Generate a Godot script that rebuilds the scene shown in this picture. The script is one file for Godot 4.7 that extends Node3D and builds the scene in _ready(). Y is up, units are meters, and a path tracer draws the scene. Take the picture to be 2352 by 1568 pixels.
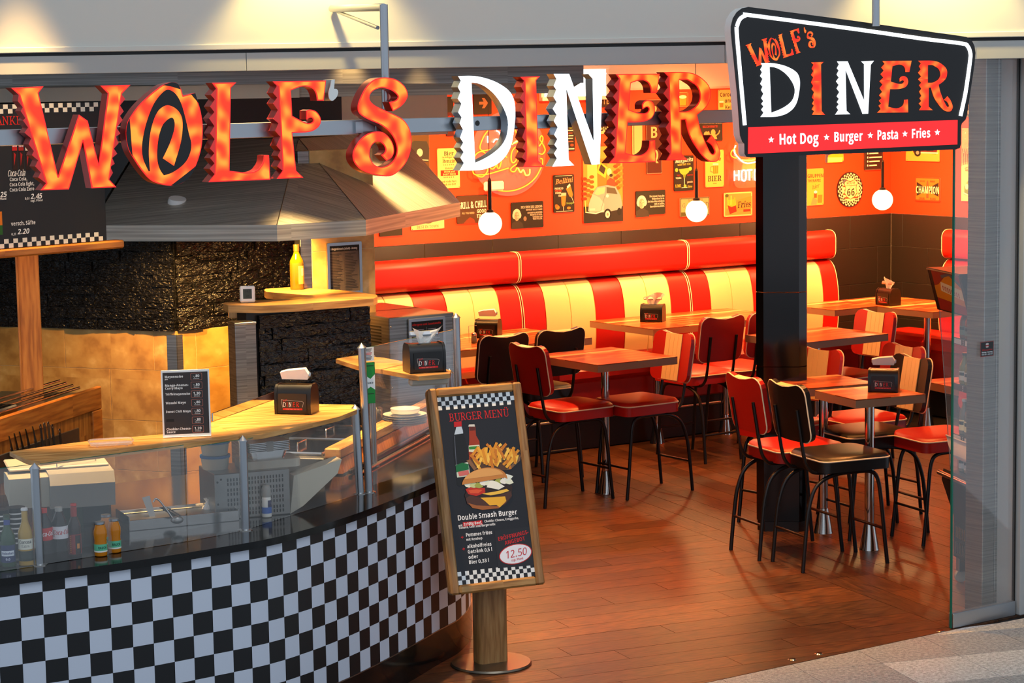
extends Node3D
# A diner at the edge of a shopping mall. Metres, y up; the camera stands on the mall side and looks towards -z.
const EYE := Vector3(0, 2.73, 0)
const FOCAL := 5150.0                      # in pixels of a 2352 x 1568 frame
const PITCH := 0.116849
const ROLL := -0.016266
const RY := 0.605629                       # the dining room's axes: u to the right and away, w towards the viewer
const TY := 0.406662                       # the small tables near the glass stand at this angle
const WALL := -13.718                      # w of the back wall
const CORNER := 13.41                      # u of the side wall
var axR := Vector3.RIGHT
var axU := Vector3.UP
var axF := Vector3.FORWARD
var taken := {}
var mats := {}
var texs := {}
var rng := RandomNumberGenerator.new()
var words := {}
var glyphs := {}

func _ready():
	rng.seed = 7
	# camera ------------------------------------------------------------------
	axF = Vector3(0, -sin(PITCH), -cos(PITCH))
	var up0 := axR.cross(axF)
	var right0 := axR
	axR = right0 * cos(ROLL) + up0 * sin(ROLL)
	axU = up0 * cos(ROLL) - right0 * sin(ROLL)
	var cam := Camera3D.new()
	cam.name = "camera"
	cam.transform = Transform3D(Basis(axR, axU, -axF), EYE)
	cam.fov = rad_to_deg(2.0 * atan(784.0 / FOCAL))
	cam.near = 0.1
	cam.far = 80.0
	add_child(cam)
	cam.current = true
	# the mall's own light, and the exposure ------------------------------------
	var env := Environment.new()
	env.background_mode = Environment.BG_COLOR
	env.background_color = Color(0.60, 0.635, 0.68)
	env.background_energy_multiplier = 1.65
	env.tonemap_mode = Environment.TONE_MAPPER_LINEAR
	env.tonemap_exposure = 1.0
	env.sdfgi_enabled = true
	env.ssao_enabled = true
	env.ssil_enabled = true
	var we := WorldEnvironment.new()
	we.name = "mall_air"
	we.environment = env
	add_child(we)
	area_light("mall_skylight", Vector3(1.5, 7.2, -4.5), Vector3(0.8, 0.0, -9.5), Vector2(5, 3), Color(0.93, 0.96, 1.0), 11.0)
	materials()
	make_glyphs()
	room()
	mall()
	facade()
	letters()
	hanging_sign()
	dining()
	wall_pictures()
	side_pictures()
	kitchen()
	counter()
	counter_goods()
	menu_stand()
	cooler()

# ---- places ---------------------------------------------------------------------
func ray(x: float, y: float) -> Vector3:
	return axR * (x - 1176.0) + axU * (784.0 - y) + axF * FOCAL
func at_h(x: float, y: float, h: float) -> Vector3:
	var d := ray(x, y)
	return EYE + d * ((h - EYE.y) / d.y)
func at_d(x: float, y: float, dist: float) -> Vector3:
	var d := ray(x, y)
	return EYE + d * (dist / -d.z)
func at_pl(x: float, y: float, p: Vector3, n: Vector3) -> Vector3:
	var d := ray(x, y)
	return EYE + d * ((p - EYE).dot(n) / d.dot(n))
func uw(u: float, h: float, w: float, yaw := RY) -> Vector3:
	return Vector3(u * cos(yaw) + w * sin(yaw), h, -u * sin(yaw) + w * cos(yaw))

# ---- naming and tagging -----------------------------------------------------------
func numbered(called: String) -> String:
	if not taken.has(called):
		taken[called] = 0
		return called
	taken[called] += 1
	return "%s_%03d" % [called, taken[called]]
func thing(called: String, label: String, category: String, at := Vector3.ZERO, turn := 0.0, group := "") -> Node3D:
	var o := Node3D.new()
	o.name = numbered(called)
	o.position = at
	o.rotation.y = turn
	add_child(o, true)
	tag(o, label, category, group)
	return o
func tag(o: Node, label: String, category: String, group := "") -> void:
	o.set_meta("label", label)
	o.set_meta("category", category)
	if group:
		o.set_meta("group", group)
func structure(called: String, label: String, at := Vector3.ZERO, turn := 0.0) -> Node3D:
	var o := Node3D.new()
	o.name = numbered(called)
	o.position = at
	o.rotation.y = turn
	o.set_meta("kind", "structure")
	o.set_meta("label", label)
	add_child(o, true)
	return o
func copy_of(src: Node3D, label: String, at: Vector3, turn: float, group := "") -> Node3D:
	var base: String = String(src.name).rstrip("0123456789").trim_suffix("_")
	var o: Node3D = src.duplicate()
	o.name = numbered(base)
	o.position = at
	o.rotation.y = turn
	add_child(o, true)
	o.set_meta("label", label)
	if group:
		o.set_meta("group", group)
	return o
func sub(called: String, st: SurfaceTool, m: Material, parent: Node, label := "") -> MeshInstance3D:
	var mi := MeshInstance3D.new()
	mi.name = called
	mi.mesh = st.commit()
	mi.material_override = m
	parent.add_child(mi, true)
	if label:
		mi.set_meta("label", label)
	return mi
func sub_mesh(called: String, mesh: Mesh, m: Material, parent: Node, t := Transform3D()) -> MeshInstance3D:
	var mi := MeshInstance3D.new()
	mi.name = called
	mi.mesh = mesh
	mi.material_override = m
	mi.transform = t
	parent.add_child(mi, true)
	return mi

# ---- lights -------------------------------------------------------------------------
func area_light(called: String, at: Vector3, towards: Vector3, size: Vector2, c: Color, e: float) -> void:
	var l := AreaLight3D.new()
	l.name = called
	l.area_size = size
	l.light_color = c
	l.light_energy = e
	l.area_range = 40.0
	l.area_attenuation = 2.0
	l.shadow_enabled = true
	add_child(l, true)
	l.look_at_from_position(at, towards, Vector3.UP if absf((towards - at).normalized().y) < 0.99 else Vector3.RIGHT)
func omni(parent: Node, at: Vector3, c: Color, e: float, size := 0.05) -> void:
	var l := OmniLight3D.new()
	l.name = "bulb_light"
	l.position = at
	l.light_color = c
	l.light_energy = e
	l.light_size = size
	l.omni_range = 25.0
	l.omni_attenuation = 2.0
	l.shadow_enabled = true
	parent.add_child(l, true)
# A recessed or track lamp: a can with a glowing lens and a spot just before it.
func spot_lamp(label: String, at: Vector3, towards: Vector3, c: Color, e: float, angle := 35.0, soft := 0.6, group := "") -> void:
	var t := thing("ceiling_spotlight", label, "spotlight", at, 0.0, group)
	var dir := (towards - at).normalized()
	var b := aim(dir)
	var st := new_st()
	lathe(st, [Vector2(0.0, 0.12), Vector2(0.045, 0.12), Vector2(0.05, 0.1), Vector2(0.05, -0.02), Vector2(0.044, -0.02), Vector2(0.044, 0.0)], 20, Transform3D(b, Vector3.ZERO))
	sub("housing", st, mats.white_metal, t)
	st = new_st()
	lathe(st, [Vector2(0.0, 0.004), Vector2(0.044, 0.004)], 20, Transform3D(b, Vector3.ZERO))
	sub("lens", st, mats.lens, t)
	var l := SpotLight3D.new()
	l.name = "beam_light"
	l.light_color = c
	l.light_energy = e
	l.light_size = 0.04
	l.spot_range = 25.0
	l.spot_attenuation = 2.0
	l.spot_angle = angle
	l.spot_angle_attenuation = soft
	l.shadow_enabled = true
	t.add_child(l, true)
	l.look_at_from_position(at + dir * 0.03, towards, Vector3.UP if absf(dir.y) < 0.98 else Vector3.RIGHT)
# a basis whose -y points along dir
func aim(dir: Vector3) -> Basis:
	var y := -dir.normalized()
	var x := Vector3.FORWARD.cross(y)
	if x.length() < 0.01:
		x = Vector3.RIGHT
	x = x.normalized()
	return Basis(x, y, x.cross(y))

# ---- shapes -------------------------------------------------------------------------
func new_st() -> SurfaceTool:
	var st := SurfaceTool.new()
	st.begin(Mesh.PRIMITIVE_TRIANGLES)
	st.set_smooth_group(-1)
	return st
func done(st: SurfaceTool) -> SurfaceTool:
	st.generate_normals()
	return st
func tri(st: SurfaceTool, a: Vector3, b: Vector3, c: Vector3, n: Vector3) -> void:
	st.set_normal(n)
	if (b - a).cross(c - a).dot(n) > 0.0:
		st.add_vertex(a); st.add_vertex(c); st.add_vertex(b)
	else:
		st.add_vertex(a); st.add_vertex(b); st.add_vertex(c)
func quad(st: SurfaceTool, a: Vector3, b: Vector3, c: Vector3, d: Vector3, n: Vector3) -> void:
	tri(st, a, b, c, n)
	tri(st, a, c, d, n)
func tri_n(st: SurfaceTool, p: Array, n: Array) -> void:
	var f: Vector3 = (p[1] - p[0]).cross(p[2] - p[0])
	var order := [0, 2, 1] if f.dot(n[0] + n[1] + n[2]) > 0.0 else [0, 1, 2]
	for i in order:
		st.set_normal(n[i])
		st.add_vertex(p[i])
# A box with chamfered edges, given by centre and size.
func box(st: SurfaceTool, c: Vector3, s: Vector3, b := 0.0, t := Transform3D()) -> void:
	var h := s * 0.5
	b = minf(b, minf(h.x, minf(h.y, h.z)) * 0.95)
	var ax := [Vector3.RIGHT, Vector3.UP, Vector3.BACK]
	for i in 3:
		for sg in [-1.0, 1.0]:
			var n: Vector3 = ax[i] * sg
			var p: Vector3 = ax[(i + 1) % 3]
			var q: Vector3 = ax[(i + 2) % 3]
			var hp: float = h[(i + 1) % 3] - b
			var hq: float = h[(i + 2) % 3] - b
			var o: Vector3 = c + n * h[i]
			quad(st, t * (o - p * hp - q * hq), t * (o + p * hp - q * hq), t * (o + p * hp + q * hq), t * (o - p * hp + q * hq), (t.basis * n).normalized())
	if b <= 0.0:
		return
	for i in 3:
		var p: Vector3 = ax[(i + 1) % 3]
		var q: Vector3 = ax[(i + 2) % 3]
		var e: Vector3 = ax[i] * (h[i] - b)
		for s1 in [-1.0, 1.0]:
			for s2 in [-1.0, 1.0]:
				var a: Vector3 = c + p * s1 * h[(i + 1) % 3] + q * s2 * (h[(i + 2) % 3] - b)
				var d: Vector3 = c + p * s1 * (h[(i + 1) % 3] - b) + q * s2 * h[(i + 2) % 3]
				quad(st, t * (a - e), t * (a + e), t * (d + e), t * (d - e), (t.basis * (p * s1 + q * s2)).normalized())
	for s1 in [-1.0, 1.0]:
		for s2 in [-1.0, 1.0]:
			for s3 in [-1.0, 1.0]:
				var s_ := Vector3(s1, s2, s3)
				var k := c + s_ * (h - Vector3.ONE * b)
				tri(st, t * (k + Vector3(s1 * b, 0, 0)), t * (k + Vector3(0, s2 * b, 0)), t * (k + Vector3(0, 0, s3 * b)), (t.basis * s_).normalized())
# between two corners
func box2(st: SurfaceTool, a: Vector3, b: Vector3, bev := 0.0, t := Transform3D()) -> void:
	box(st, (a + b) * 0.5, (b - a).abs(), bev, t)
# A turned shape round the local y axis; profile of (radius, height).
func lathe(st: SurfaceTool, prof: Array, seg := 24, t := Transform3D(), sweep := TAU) -> void:
	for k in prof.size() - 1:
		var a: Vector2 = prof[k]
		var b: Vector2 = prof[k + 1]
		if a.distance_to(b) < 1e-6:
			continue
		var tn := (b - a).normalized()
		var n2 := Vector2(tn.y, -tn.x)
		if n2.x < 0.0 and absf(n2.x) > 0.02:
			pass
		for i in seg:
			var f0 := sweep * i / seg
			var f1 := sweep * (i + 1) / seg
			var c0 := Vector3(cos(f0), 0, sin(f0))
			var c1 := Vector3(cos(f1), 0, sin(f1))
			var p := [t * (c0 * a.x + Vector3.UP * a.y), t * (c1 * a.x + Vector3.UP * a.y), t * (c1 * b.x + Vector3.UP * b.y), t * (c0 * b.x + Vector3.UP * b.y)]
			var n0 := (t.basis * (c0 * n2.x + Vector3.UP * n2.y)).normalized()
			var n1 := (t.basis * (c1 * n2.x + Vector3.UP * n2.y)).normalized()
			tri_n(st, [p[0], p[1], p[2]], [n0, n1, n1])
			tri_n(st, [p[0], p[2], p[3]], [n0, n1, n0])
# The same with rounded-over normals between rings.
func lathe_s(st: SurfaceTool, prof: Array, seg := 24, t := Transform3D()) -> void:
	var ns := []
	for k in prof.size():
		var a: Vector2 = prof[maxi(k - 1, 0)]
		var b: Vector2 = prof[mini(k + 1, prof.size() - 1)]
		var tn := (b - a).normalized()
		ns.append(Vector2(tn.y, -tn.x))
	for k in prof.size() - 1:
		for i in seg:
			var f0 := TAU * i / seg
			var f1 := TAU * (i + 1) / seg
			var p := []
			var n := []
			for w in [[k, f0], [k, f1], [k + 1, f1], [k + 1, f0]]:
				var d := Vector3(cos(w[1]), 0, sin(w[1]))
				p.append(t * (d * prof[w[0]].x + Vector3.UP * prof[w[0]].y))
				n.append((t.basis * (d * ns[w[0]].x + Vector3.UP * ns[w[0]].y)).normalized())
			tri_n(st, [p[0], p[1], p[2]], [n[0], n[1], n[2]])
			tri_n(st, [p[0], p[2], p[3]], [n[0], n[2], n[3]])
func ball(st: SurfaceTool, c: Vector3, r: Vector3, seg := 20, rings := 12) -> void:
	var prof := []
	for i in rings + 1:
		var f := -PI / 2 + PI * i / rings
		prof.append(Vector2(cos(f), sin(f)))
	lathe_s(st, prof, seg, Transform3D(Basis.from_scale(r), c))
# A round bar along a line of points.
func tube(st: SurfaceTool, pts: Array, r: float, sides := 8, closed := false, caps := true) -> void:
	var n := pts.size()
	var rings := []
	var side := Vector3.ZERO
	for i in n:
		var a: Vector3 = pts[(i - 1 + n) % n] if closed else pts[maxi(i - 1, 0)]
		var b: Vector3 = pts[(i + 1) % n] if closed else pts[mini(i + 1, n - 1)]
		var d := (b - a).normalized()
		if side == Vector3.ZERO:
			side = d.cross(Vector3.UP if absf(d.y) < 0.9 else Vector3.RIGHT).normalized()
		side = (side - d * side.dot(d)).normalized()
		var other := d.cross(side)
		var ring := []
		for k in sides:
			var f := TAU * k / sides
			ring.append(side * cos(f) + other * sin(f))
		rings.append(ring)
	for i in (n if closed else n - 1):
		var j := (i + 1) % n
		for k in sides:
			var m := (k + 1) % sides
			var pi: Vector3 = pts[i]
			var pj: Vector3 = pts[j]
			tri_n(st, [pi + rings[i][k] * r, pi + rings[i][m] * r, pj + rings[j][m] * r], [rings[i][k], rings[i][m], rings[j][m]])
			tri_n(st, [pi + rings[i][k] * r, pj + rings[j][m] * r, pj + rings[j][k] * r], [rings[i][k], rings[j][m], rings[j][k]])
	if caps and not closed:
		for e in [0, n - 1]:
			var c: Vector3 = pts[e]
			var nn: Vector3 = (pts[0] - pts[1]).normalized() if e == 0 else (pts[n - 1] - pts[n - 2]).normalized()
			for k in sides:
				tri(st, c, c + rings[e][k] * r, c + rings[e][(k + 1) % sides] * r, nn)
# Catmull-Rom through points
func smooth_line(pts: Array, step := 5, closed := false) -> Array:
	var out := []
	var n := pts.size()
	for i in (n if closed else n - 1):
		var p0 = pts[(i - 1 + n) % n] if closed or i > 0 else pts[0]
		var p1 = pts[i]
		var p2 = pts[(i + 1) % n]
		var p3 = pts[(i + 2) % n] if closed or i + 2 < n else pts[n - 1]
		for k in step:
			var t := float(k) / step
			out.append(0.5 * (2.0 * p1 + (p2 - p0) * t + (2.0 * p0 - 5.0 * p1 + 4.0 * p2 - p3) * t * t + (3.0 * p1 - p0 - 3.0 * p2 + p3) * t * t * t))
	if not closed:
		out.append(pts[n - 1])
	return out
# A flat outline (x, y) pushed along z from z0 to z1 (z1 > z0); holes may be given.
func slab(st: SurfaceTool, poly: PackedVector2Array, z0: float, z1: float, t := Transform3D(), holes: Array = [], front := true, back := true, sides := true) -> void:
	var tris := fill(poly, holes)
	for i in range(0, tris.size(), 3):
		var a: Vector2 = tris[i]
		var b: Vector2 = tris[i + 1]
		var c: Vector2 = tris[i + 2]
		if front:
			tri(st, t * Vector3(a.x, a.y, z1), t * Vector3(b.x, b.y, z1), t * Vector3(c.x, c.y, z1), (t.basis * Vector3.BACK).normalized())
		if back:
			tri(st, t * Vector3(a.x, a.y, z0), t * Vector3(b.x, b.y, z0), t * Vector3(c.x, c.y, z0), (t.basis * Vector3.FORWARD).normalized())
	if sides:
		rim(st, poly, z0, z1, t, false)
		for h in holes:
			rim(st, h, z0, z1, t, true)
func rim(st: SurfaceTool, poly: PackedVector2Array, z0: float, z1: float, t: Transform3D, hole: bool) -> void:
	var cw := Geometry2D.is_polygon_clockwise(poly)
	var n := poly.size()
	var nrm := []
	for i in n:
		var d := (poly[(i + 1) % n] - poly[i]).normalized()
		var q := Vector2(d.y, -d.x)
		if cw:
			q = -q
		if hole:
			q = -q
		nrm.append(q)
	for i in n:
		var j := (i + 1) % n
		var ni: Vector2 = nrm[i]
		var np: Vector2 = nrm[(i - 1 + n) % n]
		var nx: Vector2 = nrm[j]
		var na: Vector2 = (ni + np).normalized() if ni.dot(np) > 0.8 else ni
		var nb: Vector2 = (ni + nx).normalized() if ni.dot(nx) > 0.8 else ni
		var p := [t * Vector3(poly[i].x, poly[i].y, z0), t * Vector3(poly[j].x, poly[j].y, z0), t * Vector3(poly[j].x, poly[j].y, z1), t * Vector3(poly[i].x, poly[i].y, z1)]
		var a3 := (t.basis * Vector3(na.x, na.y, 0)).normalized()
		var b3 := (t.basis * Vector3(nb.x, nb.y, 0)).normalized()
		tri_n(st, [p[0], p[1], p[2]], [a3, b3, b3])
		tri_n(st, [p[0], p[2], p[3]], [a3, b3, a3])
# Triangles of an outline with holes: each hole is joined to the outline by a cut.
func fill(poly: PackedVector2Array, holes: Array) -> PackedVector2Array:
	var out := PackedVector2Array()
	var p := poly.duplicate()
	if Geometry2D.is_polygon_clockwise(p):
		p.reverse()
	for h0 in holes:
		var h: PackedVector2Array = h0.duplicate()
		if not Geometry2D.is_polygon_clockwise(h):
			h.reverse()
		var best := INF
		var bi := 0
		var bj := 0
		for i in p.size():
			for j in h.size():
				var d := p[i].distance_squared_to(h[j])
				if d < best:
					best = d
					bi = i
					bj = j
		var r := PackedVector2Array()
		for i in bi + 1:
			r.append(p[i])
		for j in h.size() + 1:
			r.append(h[(bj + j) % h.size()])
		for i in range(bi, p.size()):
			r.append(p[i])
		p = r
	var idx := Geometry2D.triangulate_polygon(p)
	if idx.is_empty():
		for piece in Geometry2D.decompose_polygon_in_convex(p):
			for i in range(1, piece.size() - 1):
				out.append(piece[0]); out.append(piece[i]); out.append(piece[i + 1])
		return out
	for i in idx:
		out.append(p[i])
	return out
func pv(flat: Array) -> PackedVector2Array:
	var r := PackedVector2Array()
	for i in range(0, flat.size() - 1, 2):
		r.append(Vector2(flat[i], flat[i + 1]))
	return r
func round_rect(x0: float, y0: float, x1: float, y1: float, r: float, seg := 4) -> PackedVector2Array:
	var out := PackedVector2Array()
	for k in 4:
		var c := Vector2([x1 - r, x0 + r, x0 + r, x1 - r][k], [y1 - r, y1 - r, y0 + r, y0 + r][k])
		for i in seg + 1:
			var f := PI / 2 * (k + float(i) / seg)
			out.append(c + Vector2(cos(f), sin(f)) * r)
	return out
func ellipse(cx: float, cy: float, rx: float, ry: float, seg := 28) -> PackedVector2Array:
	var out := PackedVector2Array()
	for i in seg:
		var f := TAU * i / seg
		out.append(Vector2(cx + cos(f) * rx, cy + sin(f) * ry))
	return out
# Horizontal outline (plan x, z) between two heights.
func plan_slab(st: SurfaceTool, plan: Array, y0: float, y1: float) -> void:
	var poly := PackedVector2Array()
	for p in plan:
		poly.append(Vector2(p.x, -p.z))
	slab(st, poly, y0, y1, Transform3D(Basis(Vector3.RIGHT, Vector3.FORWARD, Vector3.UP), Vector3.ZERO))

# ---- flat print: coloured shapes and lettering in one mesh, each a hair above the last --------
func ptri(st: SurfaceTool, a: Vector3, b: Vector3, c: Vector3, n: Vector3, col: Color) -> void:
	st.set_color(col)
	tri(st, a, b, c, n)
func p_poly(st: SurfaceTool, poly: PackedVector2Array, z: float, col: Color, t := Transform3D()) -> void:
	var lin := col.srgb_to_linear()
	var n := (t.basis * Vector3.BACK).normalized()
	var f := fill(poly, [])
	for i in range(0, f.size(), 3):
		ptri(st, t * Vector3(f[i].x, f[i].y, z), t * Vector3(f[i + 1].x, f[i + 1].y, z), t * Vector3(f[i + 2].x, f[i + 2].y, z), n, lin)
func p_rect(st: SurfaceTool, x0: float, y0: float, x1: float, y1: float, z: float, col: Color, t := Transform3D()) -> void:
	p_poly(st, pv([x0, y0, x1, y0, x1, y1, x0, y1]), z, col, t)
func p_ell(st: SurfaceTool, cx: float, cy: float, rx: float, ry: float, z: float, col: Color, t := Transform3D()) -> void:
	p_poly(st, ellipse(cx, cy, rx, ry), z, col, t)
func p_line(st: SurfaceTool, pts: Array, wd: float, z: float, col: Color, t := Transform3D()) -> void:
	var lin := col.srgb_to_linear()
	var n := (t.basis * Vector3.BACK).normalized()
	for i in pts.size() - 1:
		var a: Vector2 = pts[i]
		var b: Vector2 = pts[i + 1]
		var d := (b - a).normalized()
		var q := Vector2(-d.y, d.x) * wd * 0.5
		a -= d * wd * 0.2
		b += d * wd * 0.2
		var v := [a - q, b - q, b + q, a + q]
		ptri(st, t * Vector3(v[0].x, v[0].y, z), t * Vector3(v[1].x, v[1].y, z), t * Vector3(v[2].x, v[2].y, z), n, lin)
		ptri(st, t * Vector3(v[0].x, v[0].y, z), t * Vector3(v[2].x, v[2].y, z), t * Vector3(v[3].x, v[3].y, z), n, lin)
# Lettering: s centred (or from the left with align -1, to the right with 1) on (x, y), letters hgt tall, squeezed to wmax.
func p_text(st: SurfaceTool, s: String, x: float, y: float, hgt: float, z: float, col: Color, t := Transform3D(), wmax := 0.0, align := 0, font := "bold", slant := 0.0, turn := 0.0) -> void:
	var w = word(s, font)
	var v: PackedVector3Array = w[0]
	var k: float = hgt / w[2]
	var wid: float = w[1] * k
	var kx := k
	if wmax > 0.0 and wid > wmax:
		kx = k * wmax / wid
		wid = wmax
	var x0 := -wid / 2 if align == 0 else 0.0 if align < 0 else -wid
	var lin := col.srgb_to_linear()
	var n := (t.basis * Vector3.BACK).normalized()
	var c := cos(turn)
	var sn := sin(turn)
	for i in range(0, v.size(), 3):
		var q := []
		for j in 3:
			var px := x0 + v[i + j].x * kx + slant * v[i + j].y * k
			var py: float = (v[i + j].y - w[2] / 2) * k
			q.append(t * Vector3(x + px * c - py * sn, y + px * sn + py * c, z))
		ptri(st, q[0], q[1], q[2], n, lin)
# [triangles from x = 0 and the base line up, width, height of a capital]
func word(s: String, font: String) -> Array:
	var key := font + s
	if words.has(key):
		return words[key]
	var tm := TextMesh.new()
	var sf := SystemFont.new()
	sf.font_names = PackedStringArray(["Droid Serif" if font.begins_with("serif") else "Droid Sans"])
	sf.font_weight = 700 if font.ends_with("bold") else 400
	tm.font = sf
	tm.font_size = 32
	tm.pixel_size = 0.01
	tm.depth = 0.0
	tm.curve_step = 1.5
	tm.text = s
	tm.horizontal_alignment = HORIZONTAL_ALIGNMENT_LEFT
	var out := PackedVector3Array()
	if tm.get_surface_count():
		var arr := tm.surface_get_arrays(0)
		var v: PackedVector3Array = arr[Mesh.ARRAY_VERTEX]
		if arr[Mesh.ARRAY_INDEX] != null and arr[Mesh.ARRAY_INDEX].size():
			for i in arr[Mesh.ARRAY_INDEX]:
				out.append(v[i])
		else:
			out = v
	var lo := INF
	var hi := -INF
	for p in out:
		lo = minf(lo, p.x)
		hi = maxf(hi, p.x)
	# where the base line lies: measured once on an H
	var base: Array = [0.0, 0.23]
	if s != "H":
		base = words.get(font + "H#", [])
		if base.is_empty():
			word("H", font)
			base = words[font + "H#"]
	else:
		var b := INF
		var tp := -INF
		for p in out:
			b = minf(b, p.y)
			tp = maxf(tp, p.y)
		base = [b, tp - b]
		words[font + "H#"] = base
	for i in out.size():
		out[i] -= Vector3(lo, base[0], 0)
	words[key] = [out, maxf(hi - lo, 0.001), base[1]]
	return words[key]
func print_part(st: SurfaceTool, parent: Node, called := "print") -> MeshInstance3D:
	return sub(called, st, mats.print, parent)

# ---- materials ------------------------------------------------------------------------
func plain(name_: String, c: Color, rough := 0.6, metal := 0.0) -> StandardMaterial3D:
	var m := StandardMaterial3D.new()
	m.resource_name = name_
	m.albedo_color = c
	m.roughness = rough
	m.metallic = metal
	mats[name_] = m
	return m
func glow(name_: String, c: Color, e: float) -> StandardMaterial3D:
	var m := plain(name_, Color(0.8, 0.8, 0.8), 0.4)
	m.albedo_color = c.lerp(Color.WHITE, 0.2)
	m.emission_enabled = true
	m.emission = c
	m.emission_energy_multiplier = e
	return m
func glass(name_: String, c: Color, alpha: float) -> StandardMaterial3D:
	var m := plain(name_, c, 0.02)
	m.transparency = BaseMaterial3D.TRANSPARENCY_ALPHA
	m.albedo_color.a = alpha
	return m
func noise_img(w: int, h: int, fx: float, fy: float, oct := 4, sd := 1, kind := FastNoiseLite.TYPE_SIMPLEX_SMOOTH) -> Array:
	var n := FastNoiseLite.new()
	n.seed = sd
	n.noise_type = kind
	n.frequency = 1.0
	n.fractal_octaves = oct
	var out := []
	out.resize(w * h)
	for y in h:
		for x in w:
			out[y * w + x] = n.get_noise_2d(x * fx, y * fy) * 0.5 + 0.5
	return out
func ramp_tex(vals: Array, w: int, h: int, cols: Array, lo := 0.25, hi := 0.75) -> ImageTexture:
	var im := Image.create(w, h, false, Image.FORMAT_RGB8)
	var k := cols.size() - 1
	for y in h:
		for x in w:
			var v := clampf((vals[y * w + x] - lo) / (hi - lo), 0.0, 0.9999) * k
			var i := int(v)
			im.set_pixel(x, y, (cols[i] as Color).lerp(cols[i + 1], v - i))
	return ImageTexture.create_from_image(im)
func tri_map(m: StandardMaterial3D, t: Texture2D, scale: Vector3, world := false) -> StandardMaterial3D:
	m.albedo_texture = t
	m.uv1_triplanar = true
	m.uv1_world_triplanar = world
	m.uv1_triplanar_sharpness = 8.0
	m.uv1_scale = scale
	return m
func materials() -> void:
	# paints and plain stuff
	plain("white_metal", Color(0.85, 0.85, 0.84), 0.4)
	plain("black_metal", Color(0.055, 0.052, 0.052), 0.35)
	plain("black_plastic", Color(0.045, 0.043, 0.043), 0.3)
	plain("black_gloss", Color(0.05, 0.05, 0.055), 0.12)
	plain("black_paint", Color(0.075, 0.075, 0.08), 0.45)
	plain("red_paint", Color(0.86, 0.225, 0.045), 0.65)
	plain("white_paint", Color(0.83, 0.81, 0.77), 0.8)
	plain("plaster", Color(0.80, 0.79, 0.75), 0.85)
	plain("grey_panel", Color(0.66, 0.66, 0.645), 0.55)
	plain("grout", Color(0.50, 0.47, 0.38), 0.9)
	plain("pale_grout", Color(0.86, 0.78, 0.58), 0.9)
	plain("red_vinyl", Color(0.70, 0.085, 0.045), 0.42)
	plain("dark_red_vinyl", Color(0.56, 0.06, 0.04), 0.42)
	plain("black_vinyl", Color(0.045, 0.045, 0.048), 0.4)
	plain("cream_vinyl", Color(0.93, 0.83, 0.60), 0.45)
	plain("piping", Color(0.95, 0.90, 0.76), 0.5)
	plain("paper", Color(0.95, 0.94, 0.91), 0.9).backlight_enabled = true
	mats.paper.backlight = Color(0.35, 0.33, 0.3)
	plain("porcelain", Color(0.93, 0.92, 0.88), 0.15)
	plain("white_plastic", Color(0.9, 0.9, 0.88), 0.35)
	plain("grey_plastic", Color(0.62, 0.61, 0.58), 0.45)
	plain("beige_plastic", Color(0.72, 0.69, 0.62), 0.45)
	plain("red_plastic", Color(0.75, 0.07, 0.05), 0.35)
	plain("blue_plastic", Color(0.1, 0.36, 0.6), 0.4)
	plain("rubber", Color(0.12, 0.12, 0.12), 0.7)
	plain("gold_cap", Color(0.75, 0.6, 0.25), 0.3, 0.9)
	plain("green_dark", Color(0.08, 0.2, 0.07), 0.4)
	plain("tile_white", Color(0.80, 0.83, 0.88), 0.42)
	plain("tile_black", Color(0.055, 0.057, 0.065), 0.4)
	plain("cardboard", Color(0.72, 0.56, 0.36), 0.8)
	var pr := plain("print", Color.WHITE, 0.35)
	pr.vertex_color_use_as_albedo = true
	var prm := plain("print_dull", Color.WHITE, 0.8)
	prm.vertex_color_use_as_albedo = true
	# metals
	plain("chrome", Color(0.80, 0.79, 0.77), 0.12, 1.0)
	plain("steel_plain", Color(0.62, 0.61, 0.59), 0.3, 1.0)
	plain("aluminium", Color(0.70, 0.72, 0.74), 0.34, 1.0)
	plain("foil", Color(0.85, 0.85, 0.84), 0.22, 1.0)
	var br := noise_img(256, 256, 0.004, 0.35, 3, 5)
	var st := ramp_tex(br, 256, 256, [Color(0.50, 0.495, 0.485), Color(0.66, 0.655, 0.64)])
	tri_map(plain("steel", Color.WHITE, 0.36, 1.0), st, Vector3(1.2, 1.2, 1.2))
	tri_map(plain("hood_steel", Color(1.15, 1.14, 1.1), 0.48, 0.6), st, Vector3(0.9, 0.9, 0.9))
	# glass
	glass("pane", Color(0.97, 0.99, 0.98), 0.06)
	glass("smoked_pane", Color(0.55, 0.56, 0.54), 0.10)
	plain("pane_edge", Color(0.10, 0.42, 0.34), 0.15)
	glass("clear_plastic", Color(0.92, 0.86, 0.86), 0.22)
	glass("bottle_clear", Color(0.95, 0.97, 0.95), 0.12)
	glass("bottle_green", Color(0.16, 0.38, 0.2), 0.55)
	glass("acrylic", Color(1.0, 0.9, 0.85), 0.05)
	plain("cola", Color(0.07, 0.03, 0.02), 0.08)
	plain("amber", Color(0.62, 0.33, 0.02), 0.06)
	plain("juice", Color(0.78, 0.47, 0.03), 0.06)
	plain("olive_oil", Color(0.42, 0.33, 0.03), 0.05)
	plain("beer", Color(0.70, 0.55, 0.16), 0.06)
	plain("lemonade", Color(0.55, 0.52, 0.25), 0.06)
	plain("green_glass", Color(0.12, 0.27, 0.16), 0.06)
	plain("brown_glass", Color(0.16, 0.07, 0.03), 0.06)
	plain("pale_glass", Color(0.45, 0.46, 0.42), 0.06)
	# light
	glow("lens", Color(1.0, 0.86, 0.66), 6.0)
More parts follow.
